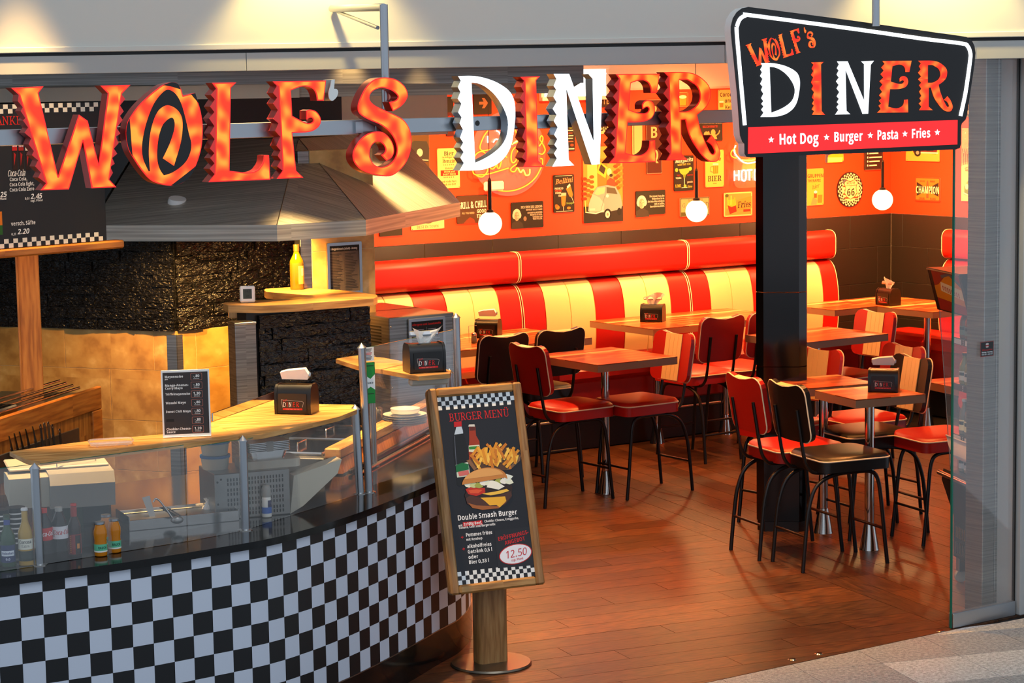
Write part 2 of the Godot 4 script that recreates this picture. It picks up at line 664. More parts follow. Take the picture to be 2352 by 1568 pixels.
	glow("globe", Color(1.0, 0.88, 0.66), 2.6)
	glow("letter_white", Color(0.94, 0.98, 1.0), 1.9)
	glow("letter_edge", Color(1.0, 0.05, 0.02), 0.55)
	glow("tooth_glow", Color(0.85, 0.05, 0.03), 0.28)
	glow("neon_orange", Color(1.0, 0.42, 0.06), 3.2)
	glow("neon_yellow", Color(1.0, 0.8, 0.25), 3.0)
	glow("neon_green", Color(0.6, 1.0, 0.5), 2.4)
	glow("neon_white", Color(1.0, 0.98, 0.92), 3.0)
	glow("panel_light", Color(0.93, 1.0, 0.98), 2.2)
	glow("lcd_orange", Color(1.0, 0.47, 0.02), 1.0)
	glow("sign_red", Color(1.0, 0.03, 0.03), 0.8)
	glow("sign_white", Color(0.95, 0.98, 1.0), 1.7)
	glow("screen_print", Color.WHITE, 0.0)
	var bl := noise_img(256, 256, 0.022, 0.022, 1, 11)
	var em := ramp_tex(bl, 256, 256, [Color(1.0, 0.16, 0.06), Color(1.0, 0.33, 0.09), Color(1.0, 0.52, 0.16)], 0.2, 0.8)
	plain("letter_side", Color(0.66, 0.16, 0.10), 0.3, 0.6)
	var lr := glow("letter_red", Color(1, 1, 1), 1.9)
	lr.albedo_color = Color(0.8, 0.12, 0.05)
	lr.emission_texture = em
	lr.emission_operator = BaseMaterial3D.EMISSION_OP_MULTIPLY
	lr.uv1_triplanar = true
	lr.uv1_scale = Vector3(2.2, 2.2, 2.2)
	var sr: StandardMaterial3D = lr.duplicate()
	sr.uv1_scale = Vector3(3.0, 3.0, 3.0)
	sr.emission_energy_multiplier = 1.1
	mats["sign_letter"] = sr
	# wood: grain along x, and a second with the grain upright
	var g1 := noise_img(512, 256, 0.006, 0.09, 4, 21)
	var oak := ramp_tex(g1, 512, 256, [Color(0.63, 0.44, 0.23), Color(0.76, 0.57, 0.33), Color(0.83, 0.66, 0.42)])
	tri_map(plain("oak", Color(1.0, 0.97, 0.93), 0.38), oak, Vector3(1.0, 1.6, 1.6))
	var g2 := noise_img(256, 512, 0.09, 0.006, 4, 22)
	var oakv := ramp_tex(g2, 256, 512, [Color(0.60, 0.42, 0.23), Color(0.72, 0.53, 0.32), Color(0.78, 0.61, 0.40)])
	tri_map(plain("oak_upright", Color(1.0, 0.97, 0.93), 0.42), oakv, Vector3(1.6, 1.0, 1.6))
	tri_map(plain("stand_wood", Color(0.86, 0.84, 0.80), 0.42), oakv, Vector3(1.6, 1.0, 1.6))
	tri_map(plain("stand_rail", Color(0.86, 0.84, 0.80), 0.42), oak, Vector3(1.0, 1.6, 1.6))
	plain("foot_metal", Color(0.46, 0.42, 0.36), 0.3, 0.9)
	plain("frosted", Color(0.78, 0.76, 0.74), 0.35)
	tri_map(plain("cabinet_wood", Color(0.94, 0.72, 0.46), 0.4), oak, Vector3(1.0, 1.6, 1.6))
	tri_map(plain("column_wood", Color(0.95, 0.78, 0.52), 0.4), oakv, Vector3(1.6, 1.0, 1.6))
	# floor planks: five tones of one grain
	var g3 := noise_img(1024, 256, 0.008, 0.11, 5, 31)
	var plank := ramp_tex(g3, 1024, 256, [Color(0.17, 0.10, 0.058), Color(0.29, 0.178, 0.10), Color(0.37, 0.235, 0.135)])
	var tone := [Color(1, 1, 1), Color(0.86, 0.85, 0.85), Color(1.12, 1.1, 1.06), Color(0.94, 0.96, 0.98), Color(1.05, 1.0, 0.94)]
	for i in 5:
		var m := tri_map(plain("plank%d" % i, tone[i], 0.40), plank, Vector3(0.8, 1.0, 2.0))
		m.uv1_offset = Vector3(0.17 * i, 0.0, 0.31 * i)
	# reclaimed-strip laminate of the table tops
	var im := Image.create(512, 512, false, Image.FORMAT_RGB8)
	var r2 := RandomNumberGenerator.new()
	r2.seed = 3
	var pal := [Color(0.60, 0.30, 0.13), Color(0.70, 0.40, 0.20), Color(0.52, 0.24, 0.10), Color(0.78, 0.55, 0.34), Color(0.64, 0.28, 0.12), Color(0.46, 0.25, 0.13), Color(0.72, 0.45, 0.26), Color(0.84, 0.66, 0.46)]
	var y := 0
	while y < 512:
		var hh := r2.randi_range(26, 44)
		var x := -r2.randi_range(0, 120)
		while x < 512:
			var ww := r2.randi_range(110, 300)
			im.fill_rect(Rect2i(x, y, ww, hh), pal[r2.randi_range(0, 7)])
			x += ww
		y += hh
	for yy in 512:
		for xx in 512:
			var gv: float = g1[(yy % 256) * 512 + xx]
			im.set_pixel(xx, yy, im.get_pixel(xx, yy) * (0.72 + gv * 0.56))
	tri_map(plain("table_top", Color(1, 1, 1), 0.30), ImageTexture.create_from_image(im), Vector3(1.25, 1.25, 1.25))
	plain("table_edge", Color(0.60, 0.47, 0.36), 0.45)
	# stone
	var sp := noise_img(512, 512, 0.35, 0.35, 3, 41)
	var sp2 := noise_img(512, 512, 0.05, 0.05, 3, 42)
	for i in sp.size():
		sp[i] = sp[i] * 0.75 + sp2[i] * 0.25
	var gran := ramp_tex(sp, 512, 512, [Color(0.24, 0.26, 0.27), Color(0.47, 0.50, 0.52), Color(0.62, 0.65, 0.67), Color(0.78, 0.80, 0.80)], 0.3, 0.7)
	tri_map(plain("granite_grey", Color(1, 1, 1), 0.45), gran, Vector3(1.6, 1.6, 1.6), true)
	tri_map(plain("granite_pale", Color(1.22, 1.22, 1.21), 0.45), gran, Vector3(1.6, 1.6, 1.6), true)
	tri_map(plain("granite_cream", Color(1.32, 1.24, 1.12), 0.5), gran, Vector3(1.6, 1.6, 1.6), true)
	var bg := ramp_tex(sp, 512, 512, [Color(0.02, 0.02, 0.02), Color(0.035, 0.034, 0.033), Color(0.05, 0.046, 0.04), Color(0.16, 0.15, 0.13)], 0.3, 0.85)
	tri_map(plain("granite_black", Color(1, 1, 1), 0.10), bg, Vector3(2.2, 2.2, 2.2), true)
	var mb := noise_img(512, 512, 0.012, 0.012, 5, 51)
	var marble := ramp_tex(mb, 512, 512, [Color(0.66, 0.48, 0.22), Color(0.76, 0.58, 0.29), Color(0.80, 0.63, 0.34), Color(0.90, 0.76, 0.48)], 0.25, 0.85)
	tri_map(plain("beige_tile", Color(1, 1, 1), 0.28), marble, Vector3(0.9, 0.9, 0.9), true)
	tri_map(plain("pale_tile", Color(1.12, 1.14, 1.25), 0.35), marble, Vector3(0.9, 0.9, 0.9), true)
	plain("dark_tile", Color(0.165, 0.135, 0.115), 0.42)
	# rough black cladding with a lacquered sheen
	var rk := noise_img(256, 256, 0.03, 0.05, 5, 61, FastNoiseLite.TYPE_SIMPLEX)
	var rim_ := Image.create(256, 256, false, Image.FORMAT_RGB8)
	for yy in 256:
		for xx in 256:
			var v: float = rk[yy * 256 + xx]
			rim_.set_pixel(xx, yy, Color(v, v, v))
	rim_.bump_map_to_normal_map(14.0)
	var rock := plain("rock", Color(0.05, 0.048, 0.05), 0.26)
	rock.normal_enabled = true
	rock.normal_texture = ImageTexture.create_from_image(rim_)
	rock.normal_scale = 1.0
	rock.uv1_triplanar = true
	rock.uv1_scale = Vector3(3.4, 3.4, 3.4)
	# a little tooth for vinyl
	for k in ["rock"]:
		pass

# ---- letter shapes (traced once: x to the right, y up, in metres) --------------------------
func make_glyphs() -> void:
	# each entry: [outline, holes, front-teeth outlines]; triples x, y, curve flag
	for g in GLYPH_DATA:
		var d: Dictionary = GLYPH_DATA[g]
		var holes := []
		for h in d.get("holes", []):
			holes.append(bent(h))
		var bits := []
		for b in d.get("bits", []):
			bits.append(bent(b))
		glyphs[g] = {"core": bent(d.core), "teeth": bent(d.teeth) if d.has("teeth") else bent(d.core), "holes": holes, "bits": bits}
func bent(flat: Array) -> PackedVector2Array:
	var pts := []
	var soft := []
	for i in range(0, flat.size() - 2, 3):
		pts.append(Vector2(flat[i], flat[i + 1]) * 0.001)
		soft.append(flat[i + 2] == 1)
	var n := pts.size()
	var out := PackedVector2Array()
	for i in n:
		var j := (i + 1) % n
		out.append(pts[i])
		if soft[i] or soft[j]:
			var p1: Vector2 = pts[i]
			var p2: Vector2 = pts[j]
			var p0: Vector2 = pts[(i - 1 + n) % n] if soft[i] else p1
			var p3: Vector2 = pts[(j + 1) % n] if soft[j] else p2
			var steps := 5
			for k in range(1, steps):
				var t := float(k) / steps
				out.append(0.5 * (2.0 * p1 + (p2 - p0) * t + (2.0 * p0 - 5.0 * p1 + 4.0 * p2 - p3) * t * t + (3.0 * p1 - p0 - 3.0 * p2 + p3) * t * t * t))
	return out
const LETTER_W := -8.3892
const GLYPH_AT := {
	"W": Vector2(3.439, 2.317),
	"O": Vector2(3.923, 2.314),
	"L": Vector2(4.287, 2.320),
	"F": Vector2(4.602, 2.322),
	"A": Vector2(4.874, 2.646),
	"S": Vector2(4.987, 2.314),
	"D": Vector2(5.539, 2.322),
	"I": Vector2(5.877, 2.323),
	"N": Vector2(6.053, 2.323),
	"E": Vector2(6.377, 2.323),
	"R": Vector2(6.709, 2.313),
}
const GLYPH_DATA := {
	"W": {"size": Vector2(0.511, 0.411),
		"core": [0, 407, 0, 136, 411, 0, 113, 385, 0, 182, 53, 0, 282, 296, 0, 318, 271, 0, 359, 94, 0, 411, 378, 0, 379, 410, 0, 511, 411, 0, 471, 377, 0, 402, 33, 0, 433, 0, 0, 325, 0, 0, 295, 191, 0, 226, 0, 0, 106, 1, 0, 131, 28, 0, 33, 378, 0],
		"teeth": [0, 407, 0, 136, 411, 0, 113, 385, 0, 182, 53, 0, 282, 296, 0, 318, 271, 0, 359, 94, 0, 411, 378, 0, 379, 410, 0, 511, 411, 0, 470, 373, 0, 486, 355, 0, 462, 329, 0, 477, 305, 0, 460, 287, 0, 471, 271, 0, 443, 239, 0, 459, 216, 0, 439, 204, 0, 449, 177, 0, 428, 156, 0, 442, 135, 0, 419, 119, 0, 429, 95, 0, 409, 83, 0, 420, 59, 0, 402, 33, 0, 433, 0, 0, 325, 0, 0, 295, 191, 0, 226, 0, 0, 106, 1, 0, 131, 28, 0, 99, 52, 0, 111, 72, 0, 88, 96, 0, 101, 120, 0, 76, 141, 0, 85, 157, 0, 64, 184, 0, 76, 207, 0, 49, 230, 0, 65, 250, 0, 45, 278, 0, 55, 288, 0, 37, 315, 0, 46, 330, 0, 27, 354, 0, 32, 379, 0],
	},
	"O": {"size": Vector2(0.346, 0.421),
		"core": [170, 411, 1, 208, 421, 1, 237, 416, 1, 253, 393, 0, 260, 366, 0, 296, 373, 0, 315, 377, 0, 328, 338, 1, 340, 293, 1, 346, 234, 1, 339, 162, 1, 325, 115, 1, 307, 75, 1, 283, 39, 1, 252, 13, 1, 212, 0, 1, 176, 1, 1, 134, 11, 1, 99, 28, 1, 62, 68, 1, 24, 125, 1, 8, 160, 1, 0, 210, 1, 5, 251, 1, 17, 278, 1, 56, 326, 1, 109, 371, 1, 142, 394, 1],
		"bits": [[171, 411, 0, 208, 421, 1, 237, 415, 1, 250, 392, 0, 211, 403, 0], [296, 372, 0, 315, 376, 0, 329, 335, 0, 312, 353, 0], [17, 277, 0, 5, 251, 1, 0, 210, 1, 8, 160, 1, 24, 126, 0, 21, 178, 0, 19, 230, 0], [192, 1, 0, 212, 0, 1, 252, 14, 1, 283, 39, 1, 308, 76, 0, 253, 40, 0], [191, 392, 1, 161, 375, 1, 127, 336, 1, 99, 281, 1, 77, 217, 1, 67, 159, 1, 70, 115, 1, 82, 85, 1, 93, 62, 0, 99, 62, 0, 96, 131, 1, 102, 196, 1, 117, 254, 1, 142, 303, 1, 172, 325, 1, 198, 327, 1, 230, 310, 1, 250, 280, 1, 253, 236, 1, 241, 171, 1, 208, 80, 0, 158, 113, 0, 189, 167, 1, 211, 219, 1, 217, 257, 1, 204, 278, 1, 169, 256, 1, 148, 215, 1, 136, 159, 1, 134, 106, 1, 144, 68, 1, 161, 43, 0, 201, 54, 1, 248, 82, 1, 277, 117, 1, 290, 164, 1, 279, 217, 1, 265, 283, 1, 248, 339, 1, 223, 377, 1]],
	},
	"L": {"size": Vector2(0.292, 0.411),
		"core": [31, 411, 0, 145, 411, 0, 118, 389, 0, 100, 45, 0, 181, 34, 1, 226, 40, 1, 249, 59, 1, 261, 78, 1, 266, 104, 0, 289, 104, 0, 292, 0, 0, 0, 1, 0, 32, 33, 0, 52, 386, 0],
		"teeth": [31, 411, 0, 145, 411, 0, 118, 389, 0, 100, 45, 0, 181, 34, 1, 226, 40, 1, 249, 59, 1, 261, 78, 1, 266, 104, 0, 289, 104, 0, 292, 0, 0, 0, 1, 0, 31, 33, 0, 9, 56, 0, 32, 78, 0, 13, 100, 0, 33, 120, 0, 13, 140, 0, 36, 178, 0, 16, 202, 0, 37, 232, 0, 14, 264, 0, 39, 290, 0, 20, 313, 0, 43, 342, 0, 25, 361, 0, 50, 386, 0],
	},
	"F": {"size": Vector2(0.261, 0.411),
		"core": [1, 411, 0, 261, 411, 0, 247, 325, 0, 215, 326, 0, 210, 355, 1, 195, 377, 1, 165, 387, 1, 131, 385, 1, 88, 371, 0, 91, 264, 0, 149, 236, 1, 172, 231, 1, 191, 237, 1, 193, 248, 1, 180, 255, 1, 160, 247, 0, 161, 284, 0, 181, 289, 1, 211, 278, 1, 230, 249, 1, 225, 223, 1, 201, 203, 1, 163, 193, 1, 89, 192, 0, 95, 124, 0, 103, 31, 0, 138, 0, 0, 8, 0, 0, 39, 33, 0, 30, 389, 0],
		"teeth": [1, 411, 0, 261, 411, 0, 247, 325, 0, 215, 326, 0, 210, 355, 1, 195, 377, 1, 165, 387, 1, 131, 385, 1, 88, 371, 0, 91, 264, 0, 149, 236, 1, 172, 231, 1, 191, 237, 1, 193, 248, 1, 180, 255, 1, 160, 247, 0, 161, 284, 0, 181, 289, 1, 211, 278, 1, 230, 249, 1, 225, 223, 1, 201, 203, 1, 163, 193, 1, 89, 192, 0, 95, 124, 0, 103, 31, 0, 138, 0, 0, 8, 0, 0, 38, 34, 0, 13, 52, 0, 31, 78, 0, 17, 97, 0, 31, 119, 0, 12, 140, 0, 32, 177, 0, 8, 202, 0, 25, 234, 0, 0, 253, 0, 24, 290, 0, 2, 318, 0, 22, 342, 0, 3, 362, 0, 22, 391, 0],
	},
	"A": {"size": Vector2(0.047, 0.091),
		"core": [17, 90, 0, 32, 91, 0, 27, 51, 0, 41, 49, 1, 47, 36, 1, 39, 16, 1, 18, 0, 1, 3, 9, 1, 0, 33, 1, 9, 60, 1],
	},
	"S": {"size": Vector2(0.302, 0.427),
		"core": [191, 321, 0, 209, 281, 0, 250, 301, 1, 279, 329, 1, 287, 357, 1, 271, 389, 1, 234, 416, 1, 190, 427, 1, 139, 426, 1, 102, 411, 1, 68, 379, 1, 39, 330, 1, 31, 296, 1, 43, 271, 1, 83, 248, 1, 141, 225, 1, 181, 199, 1, 209, 167, 1, 223, 135, 1, 225, 106, 1, 211, 72, 1, 180, 48, 1, 143, 40, 1, 110, 50, 1, 89, 76, 1, 84, 104, 1, 94, 132, 1, 117, 150, 1, 139, 150, 1, 160, 133, 1, 167, 114, 1, 159, 100, 1, 143, 92, 0, 170, 66, 0, 196, 79, 1, 210, 104, 1, 205, 138, 1, 184, 170, 1, 151, 192, 1, 110, 194, 1, 70, 183, 1, 36, 159, 1, 10, 126, 1, 0, 95, 1, 8, 63, 1, 40, 32, 1, 91, 12, 1, 149, 0, 1, 194, 0, 1, 235, 21, 1, 274, 60, 1, 296, 110, 1, 302, 158, 1, 292, 202, 1, 267, 238, 1, 230, 260, 1, 164, 287, 1, 114, 310, 1, 92, 332, 1, 93, 354, 1, 112, 372, 1, 145, 383, 1, 174, 381, 1, 211, 368, 1, 235, 348, 1, 234, 336, 1, 221, 327, 1],
	},
	"D": {"size": Vector2(0.308, 0.421),
		"core": [4, 421, 0, 74, 421, 1, 128, 414, 1, 191, 397, 1, 245, 372, 1, 284, 342, 1, 304, 302, 1, 308, 244, 1, 299, 172, 1, 284, 111, 1, 255, 62, 1, 207, 25, 1, 155, 7, 1, 104, 0, 1, 2, 1, 0, 26, 34, 0, 8, 58, 0, 26, 83, 0, 9, 103, 0, 25, 125, 0, 8, 148, 0, 25, 183, 0, 7, 212, 0, 19, 237, 0, 1, 260, 0, 19, 298, 0, 0, 321, 0, 15, 350, 0, 2, 372, 0, 18, 400, 0],
		"holes": [[72, 391, 0, 112, 387, 1, 158, 367, 1, 205, 330, 1, 243, 281, 1, 266, 232, 1, 270, 189, 1, 256, 137, 1, 224, 99, 1, 176, 68, 1, 128, 47, 1, 84, 32, 0]],
	},
	"I": {"size": Vector2(0.127, 0.414),
		"core": [1, 412, 0, 112, 414, 0, 89, 395, 0, 95, 30, 0, 127, 0, 0, 9, 3, 0, 28, 31, 0, 26, 394, 0],
		"teeth": [1, 412, 0, 112, 414, 0, 89, 395, 0, 95, 30, 0, 127, 0, 0, 9, 3, 0, 27, 31, 0, 6, 46, 0, 25, 75, 0, 9, 89, 0, 26, 118, 0, 8, 138, 0, 27, 180, 0, 4, 204, 0, 20, 229, 0, 0, 256, 0, 20, 295, 0, 0, 315, 0, 21, 344, 0, 6, 367, 0, 23, 394, 0],
	},
	"N": {"size": Vector2(0.317, 0.423),
		"core": [15, 423, 0, 100, 422, 0, 240, 99, 0, 238, 398, 0, 214, 420, 0, 317, 423, 0, 291, 392, 0, 270, 2, 0, 226, 1, 0, 82, 365, 0, 91, 28, 0, 122, 1, 0, 0, 0, 0, 27, 36, 0, 11, 59, 0, 30, 82, 0, 14, 99, 0, 31, 125, 0, 13, 145, 0, 34, 179, 0, 12, 208, 0, 29, 236, 0, 7, 264, 0, 30, 294, 0, 12, 319, 0, 29, 351, 0, 14, 368, 0, 31, 399, 0],
	},
	"E": {"size": Vector2(0.309, 0.418),
		"core": [47, 418, 0, 309, 417, 0, 289, 327, 0, 256, 327, 0, 252, 356, 1, 234, 378, 1, 195, 388, 1, 135, 375, 0, 121, 252, 0, 169, 237, 1, 209, 232, 1, 233, 237, 1, 243, 253, 1, 229, 261, 1, 204, 251, 0, 202, 273, 0, 215, 288, 1, 241, 294, 1, 267, 281, 1, 278, 252, 1, 271, 224, 1, 248, 203, 1, 192, 191, 1, 114, 191, 0, 98, 50, 0, 143, 38, 1, 190, 36, 1, 223, 49, 1, 241, 71, 1, 245, 102, 0, 277, 104, 0, 280, 0, 0, 0, 3, 0, 37, 32, 0, 70, 395, 0],
		"teeth": [47, 418, 0, 309, 417, 0, 289, 327, 0, 256, 327, 0, 252, 356, 1, 234, 378, 1, 195, 388, 1, 135, 375, 0, 121, 252, 0, 169, 237, 1, 209, 232, 1, 233, 237, 1, 243, 253, 1, 229, 261, 1, 204, 251, 0, 202, 273, 0, 215, 288, 1, 241, 294, 1, 267, 281, 1, 278, 252, 1, 271, 224, 1, 248, 203, 1, 192, 191, 1, 114, 191, 0, 98, 50, 0, 143, 38, 1, 190, 36, 1, 223, 49, 1, 241, 71, 1, 245, 102, 0, 277, 104, 0, 280, 0, 0, 0, 3, 0, 34, 32, 0, 13, 59, 0, 38, 77, 0, 16, 99, 0, 41, 120, 0, 17, 143, 0, 45, 170, 0, 23, 200, 0, 49, 229, 0, 21, 256, 0, 56, 285, 0, 30, 313, 0, 59, 341, 0, 36, 366, 0, 66, 395, 0],
	},
	"R": {"size": Vector2(0.346, 0.434),
		"core": [1, 434, 0, 125, 433, 1, 195, 422, 1, 244, 396, 1, 277, 367, 1, 289, 335, 1, 281, 290, 1, 251, 256, 1, 204, 228, 0, 218, 176, 1, 238, 128, 1, 263, 79, 1, 287, 43, 1, 304, 36, 1, 313, 49, 1, 292, 82, 1, 263, 98, 0, 294, 128, 0, 325, 93, 1, 346, 48, 1, 344, 22, 1, 325, 0, 1, 283, 1, 1, 241, 25, 1, 192, 78, 1, 155, 133, 1, 131, 206, 0, 105, 205, 0, 105, 43, 0, 146, 13, 0, 13, 15, 0, 40, 46, 0, 33, 411, 0],
		"teeth": [1, 434, 0, 125, 433, 1, 195, 422, 1, 244, 396, 1, 277, 367, 1, 289, 335, 1, 281, 290, 1, 251, 256, 1, 204, 228, 0, 218, 176, 1, 238, 128, 1, 263, 79, 1, 287, 43, 1, 304, 36, 1, 313, 49, 1, 292, 82, 1, 263, 98, 0, 294, 128, 0, 325, 93, 1, 346, 48, 1, 344, 22, 1, 325, 0, 1, 283, 1, 1, 241, 25, 1, 192, 78, 1, 155, 133, 1, 131, 206, 0, 105, 205, 0, 105, 43, 0, 146, 13, 0, 13, 15, 0, 36, 46, 0, 9, 71, 0, 34, 92, 0, 16, 115, 0, 33, 137, 0, 12, 172, 0, 34, 197, 0, 11, 226, 0, 33, 248, 0, 1, 277, 0, 31, 301, 0, 0, 333, 0, 27, 361, 0, 9, 387, 0, 29, 412, 0],
		"holes": [[95, 396, 0, 141, 396, 1, 170, 384, 1, 203, 365, 1, 221, 336, 1, 223, 304, 1, 206, 276, 1, 177, 257, 1, 140, 245, 1, 95, 246, 0]],
	},
}

# ---- the dining room's shell ------------------------------------------------------------------
func room() -> void:
	var st := new_st()
	# floor: a dark bed with planks laid on it
	var fl := structure("floor", "brown wood plank floor of the diner")
	plan_slab(st, [uw(-0.6, 0, -7.62), uw(8.95, 0, -7.6), uw(14.6, 0, -8.6), uw(14.6, 0, -14.4), uw(-0.6, 0, -14.4)], -0.25, -0.012)
	sub("floor_bed", st, mats.rubber, fl)
	var edge_w := -7.655                       # where the planks stop against the mall's granite (in the room's axes)
	var kinds := []
	for k in 5:
		kinds.append(mats["plank%d" % k])
	var rest := []
	for k in 5:
		rest.append(new_st())
	var placed := 0
	# planks running along the small tables' axis, up to the seam at 6.25
	var row := 0
	var wz := -14.9
	while wz < -7.4:
		var ux := 6.25
		var first := true
		while ux > 1.2:
			var ln: float = 1.25 if not first else [0.42, 0.85, 1.25, 0.64][row % 4]
			first = false
			var cc := uw(ux - ln / 2, 0, wz + 0.085, TY)
			placed = plank(fl, rest, kinds, cc, ln, 0.17, TY, edge_w, placed)
			ux -= ln
		wz += 0.17
		row += 1
	# beyond the seam they run the other way
	var ux2 := 6.25
	row = 0
	while ux2 < 9.2:
		var w2 := -16.0
		var first := true
		while w2 < -8.2:
			var ln: float = 1.25 if not first else [0.5, 1.1, 0.8][row % 3]
			first = false
			var cc := uw(ux2 + 0.0775, 0, w2 + ln / 2, TY)
			placed = plank(fl, rest, kinds, cc, ln, 0.155, TY + PI / 2, edge_w, placed)
			w2 += ln
		ux2 += 0.155
		row += 1
	for k in 5:
		var mi := sub("plank_field", rest[k], kinds[k], fl)
		mi.set_meta("kind", "stuff")
	# floor sockets by the threshold
	for p in [[2160, 1449], [1881, 1501], [1820, 1514]]:
		st = new_st()
		lathe(st, [Vector2(0.0, 0.004), Vector2(0.016, 0.004), Vector2(0.022, 0.0)], 16)
		var o := sub("floor_socket", st, mats.chrome, fl)
		o.position = at_h(p[0], p[1], 0.0)
	# back wall: white above, red paint in the middle, dark tiles below
	var wb := structure("wall_back", "red back wall above a dark tiled band", Vector3.ZERO, RY)
	st = new_st()
	box2(st, Vector3(4.2, -0.2, WALL - 0.22), Vector3(CORNER + 0.25, 3.2, WALL - 0.012))
	sub("wall_core", st, mats.white_paint, wb)
	st = new_st()
	box2(st, Vector3(4.2, 1.548, WALL - 0.012), Vector3(CORNER, 2.622, WALL))
	sub("painted_field", st, mats.red_paint, wb)
	st = new_st()
	box2(st, Vector3(4.2, 0.0, WALL - 0.0125), Vector3(CORNER, 1.545, WALL - 0.004))
	sub("grout", st, mats.grout, wb)
	var off := [0.0, -0.285, 0.0, -0.285, 0.0]
	var ys := [[1.276, 1.545], [0.973, 1.273], [0.67, 0.97], [0.367, 0.667], [0.06, 0.364]]
	for r in 5:
		var u: float = 9.898 + 3.04 - 0.6 * 11 + (off[r] if r % 2 == 0 else 0.315)
		while u < CORNER:
			var a := maxf(u + 0.002, 4.2)
			var b := minf(u + 0.6 - 0.002, CORNER - 0.002)
			if b - a > 0.02 and (r < 3 or u > 11.8) and b > 7.4:
				st = new_st()
				box2(st, Vector3(a, ys[r][0], WALL - 0.01), Vector3(b, ys[r][1], WALL + 0.002), 0.002)
				sub("tile", st, mats.dark_tile, wb)
			u += 0.6
	st = new_st()
	box2(st, Vector3(4.2, 0.0, WALL - 0.012), Vector3(7.45, 1.545, WALL))
	sub("plain_strip", st, mats.dark_tile, wb)
	# side wall
	var ws := structure("wall_right", "red side wall with dark tiles in the far corner", Vector3.ZERO, RY)
	st = new_st()
	box2(st, Vector3(CORNER + 0.012, -0.2, WALL - 0.2), Vector3(CORNER + 0.25, 3.2, -8.6))
	sub("wall_core", st, mats.white_paint, ws)
	st = new_st()
	box2(st, Vector3(CORNER, 1.548, WALL), Vector3(CORNER + 0.012, 2.622, -8.6))
	sub("painted_field", st, mats.red_paint, ws)
	st = new_st()
	box2(st, Vector3(CORNER + 0.004, 0.0, WALL), Vector3(CORNER + 0.0125, 1.545, -8.6))
	sub("grout", st, mats.grout, ws)
	for r in 5:
		var w: float = -13.577 - 0.6 + (0.0 if r % 2 == 0 else 0.292)
		while w < -9.0:
			var a := maxf(w + 0.002, WALL + 0.002)
			var b := w + 0.598
			if b - a > 0.02:
				st = new_st()
				box2(st, Vector3(CORNER - 0.002, ys[r][0], a), Vector3(CORNER + 0.01, ys[r][1], b), 0.002)
				sub("tile", st, mats.dark_tile, ws)
			w += 0.6
	# what closes the room off to the left and the right
	var wl := structure("wall_left", "white end wall behind the kitchen")
	st = new_st()
	box2(st, Vector3(-4.25, -0.2, -17.5), Vector3(-4.05, 3.2, -10.9))
	sub("wall_core", st, mats.white_paint, wl)
	# ceiling
	var ce := structure("ceiling", "white ceiling of the diner")
	st = new_st()
	plan_slab(st, [Vector3(-4.3, 0, -10.96), Vector3(7.2, 0, -10.96), uw(CORNER + 0.3, 0, -8.4), uw(CORNER + 0.3, 0, WALL - 0.25), uw(4.0, 0, WALL - 0.25)], 3.02, 3.2)
	sub("ceiling_slab", st, mats.white_paint, ce)
	# the lit panel high on the back wall
	var p0 := wall_pt(1238, 232)
	var p1 := wall_pt(1392, 150)
	var lp := thing("light_panel", "bright white backlit panel high on the red wall behind the letter N", "light panel", uw(p0.x, p0.y, WALL + 0.002), RY)
	var ww: float = p1.x - p0.x
	var hh := 0.26
	st = new_st()
	box2(st, Vector3(0, 0, 0), Vector3(ww, hh, 0.03))
	sub("casing", st, mats.white_metal, lp)
	st = new_st()
	box2(st, Vector3(0.03, 0.03, 0.03), Vector3(ww - 0.03, hh - 0.03, 0.034))
	sub("diffuser", st, mats.panel_light, lp)
	for k in 2:
		st = new_st()
		var y0: float = [0.0, hh - 0.03][k]
		box2(st, Vector3(0, y0, 0.03), Vector3(ww, y0 + 0.03, 0.045), 0.004)
		sub("frame_rail", st, mats.white_metal, lp)
	var al := AreaLight3D.new()
	al.name = "panel_glow"
	al.area_size = Vector2(ww - 0.06, hh - 0.06)
	al.light_color = Color(0.95, 1.0, 0.98)
	al.light_energy = 0.35
	al.area_range = 12.0
	al.shadow_enabled = true
	lp.add_child(al, true)
	al.position = Vector3(ww / 2, hh / 2, 0.045)
	al.rotation.y = PI
	# ceiling spots over the bench and the tables
	var warm := Color(1.0, 0.66, 0.34)
	var k := 0
	for u in [7.4, 8.6, 9.8, 11.0, 12.2]:
		spot_lamp("small white ceiling spotlight aimed at the red wall over the long bench", uw(u, 2.97, -12.75), uw(u + 0.1, 1.45, WALL), warm, 5.2, 52.0, 0.8, "spotlights over the long bench")
		k += 1
	for w in [-12.9, -12.0, -11.0]:
		spot_lamp("small white ceiling spotlight aimed at the side wall pictures", uw(12.55, 2.97, w), uw(CORNER, 1.5, w), warm, 6.5, 55.0, 0.8, "spotlights along the side wall")
	for p in [[8.8, -11.65, 3.4], [10.6, -11.7, 3.4], [10.7, -13.0, 2.6], [12.2, -12.6, 3.4], [9.0, -9.5, 3.0], [7.9, -10.2, 2.6]]:
		spot_lamp("small white ceiling spotlight shining straight down on a table", uw(p[0], 2.97, p[1]), uw(p[0], 0.9, p[1]), Color(1.0, 0.62, 0.32), p[2] * 2.4, 34.0, 0.7, "downlights over the tables")
	for p in [[5.55, -11.0], [5.05, -10.1], [5.8, -9.75]]:
		var q := uw(p[0], 2.97, p[1], TY)
		spot_lamp("small white ceiling spotlight shining down on the wood floor", q, Vector3(q.x, 0, q.z), Color(1.0, 0.66, 0.3), 7.0, 32.0, 0.9, "downlights over the walkway")

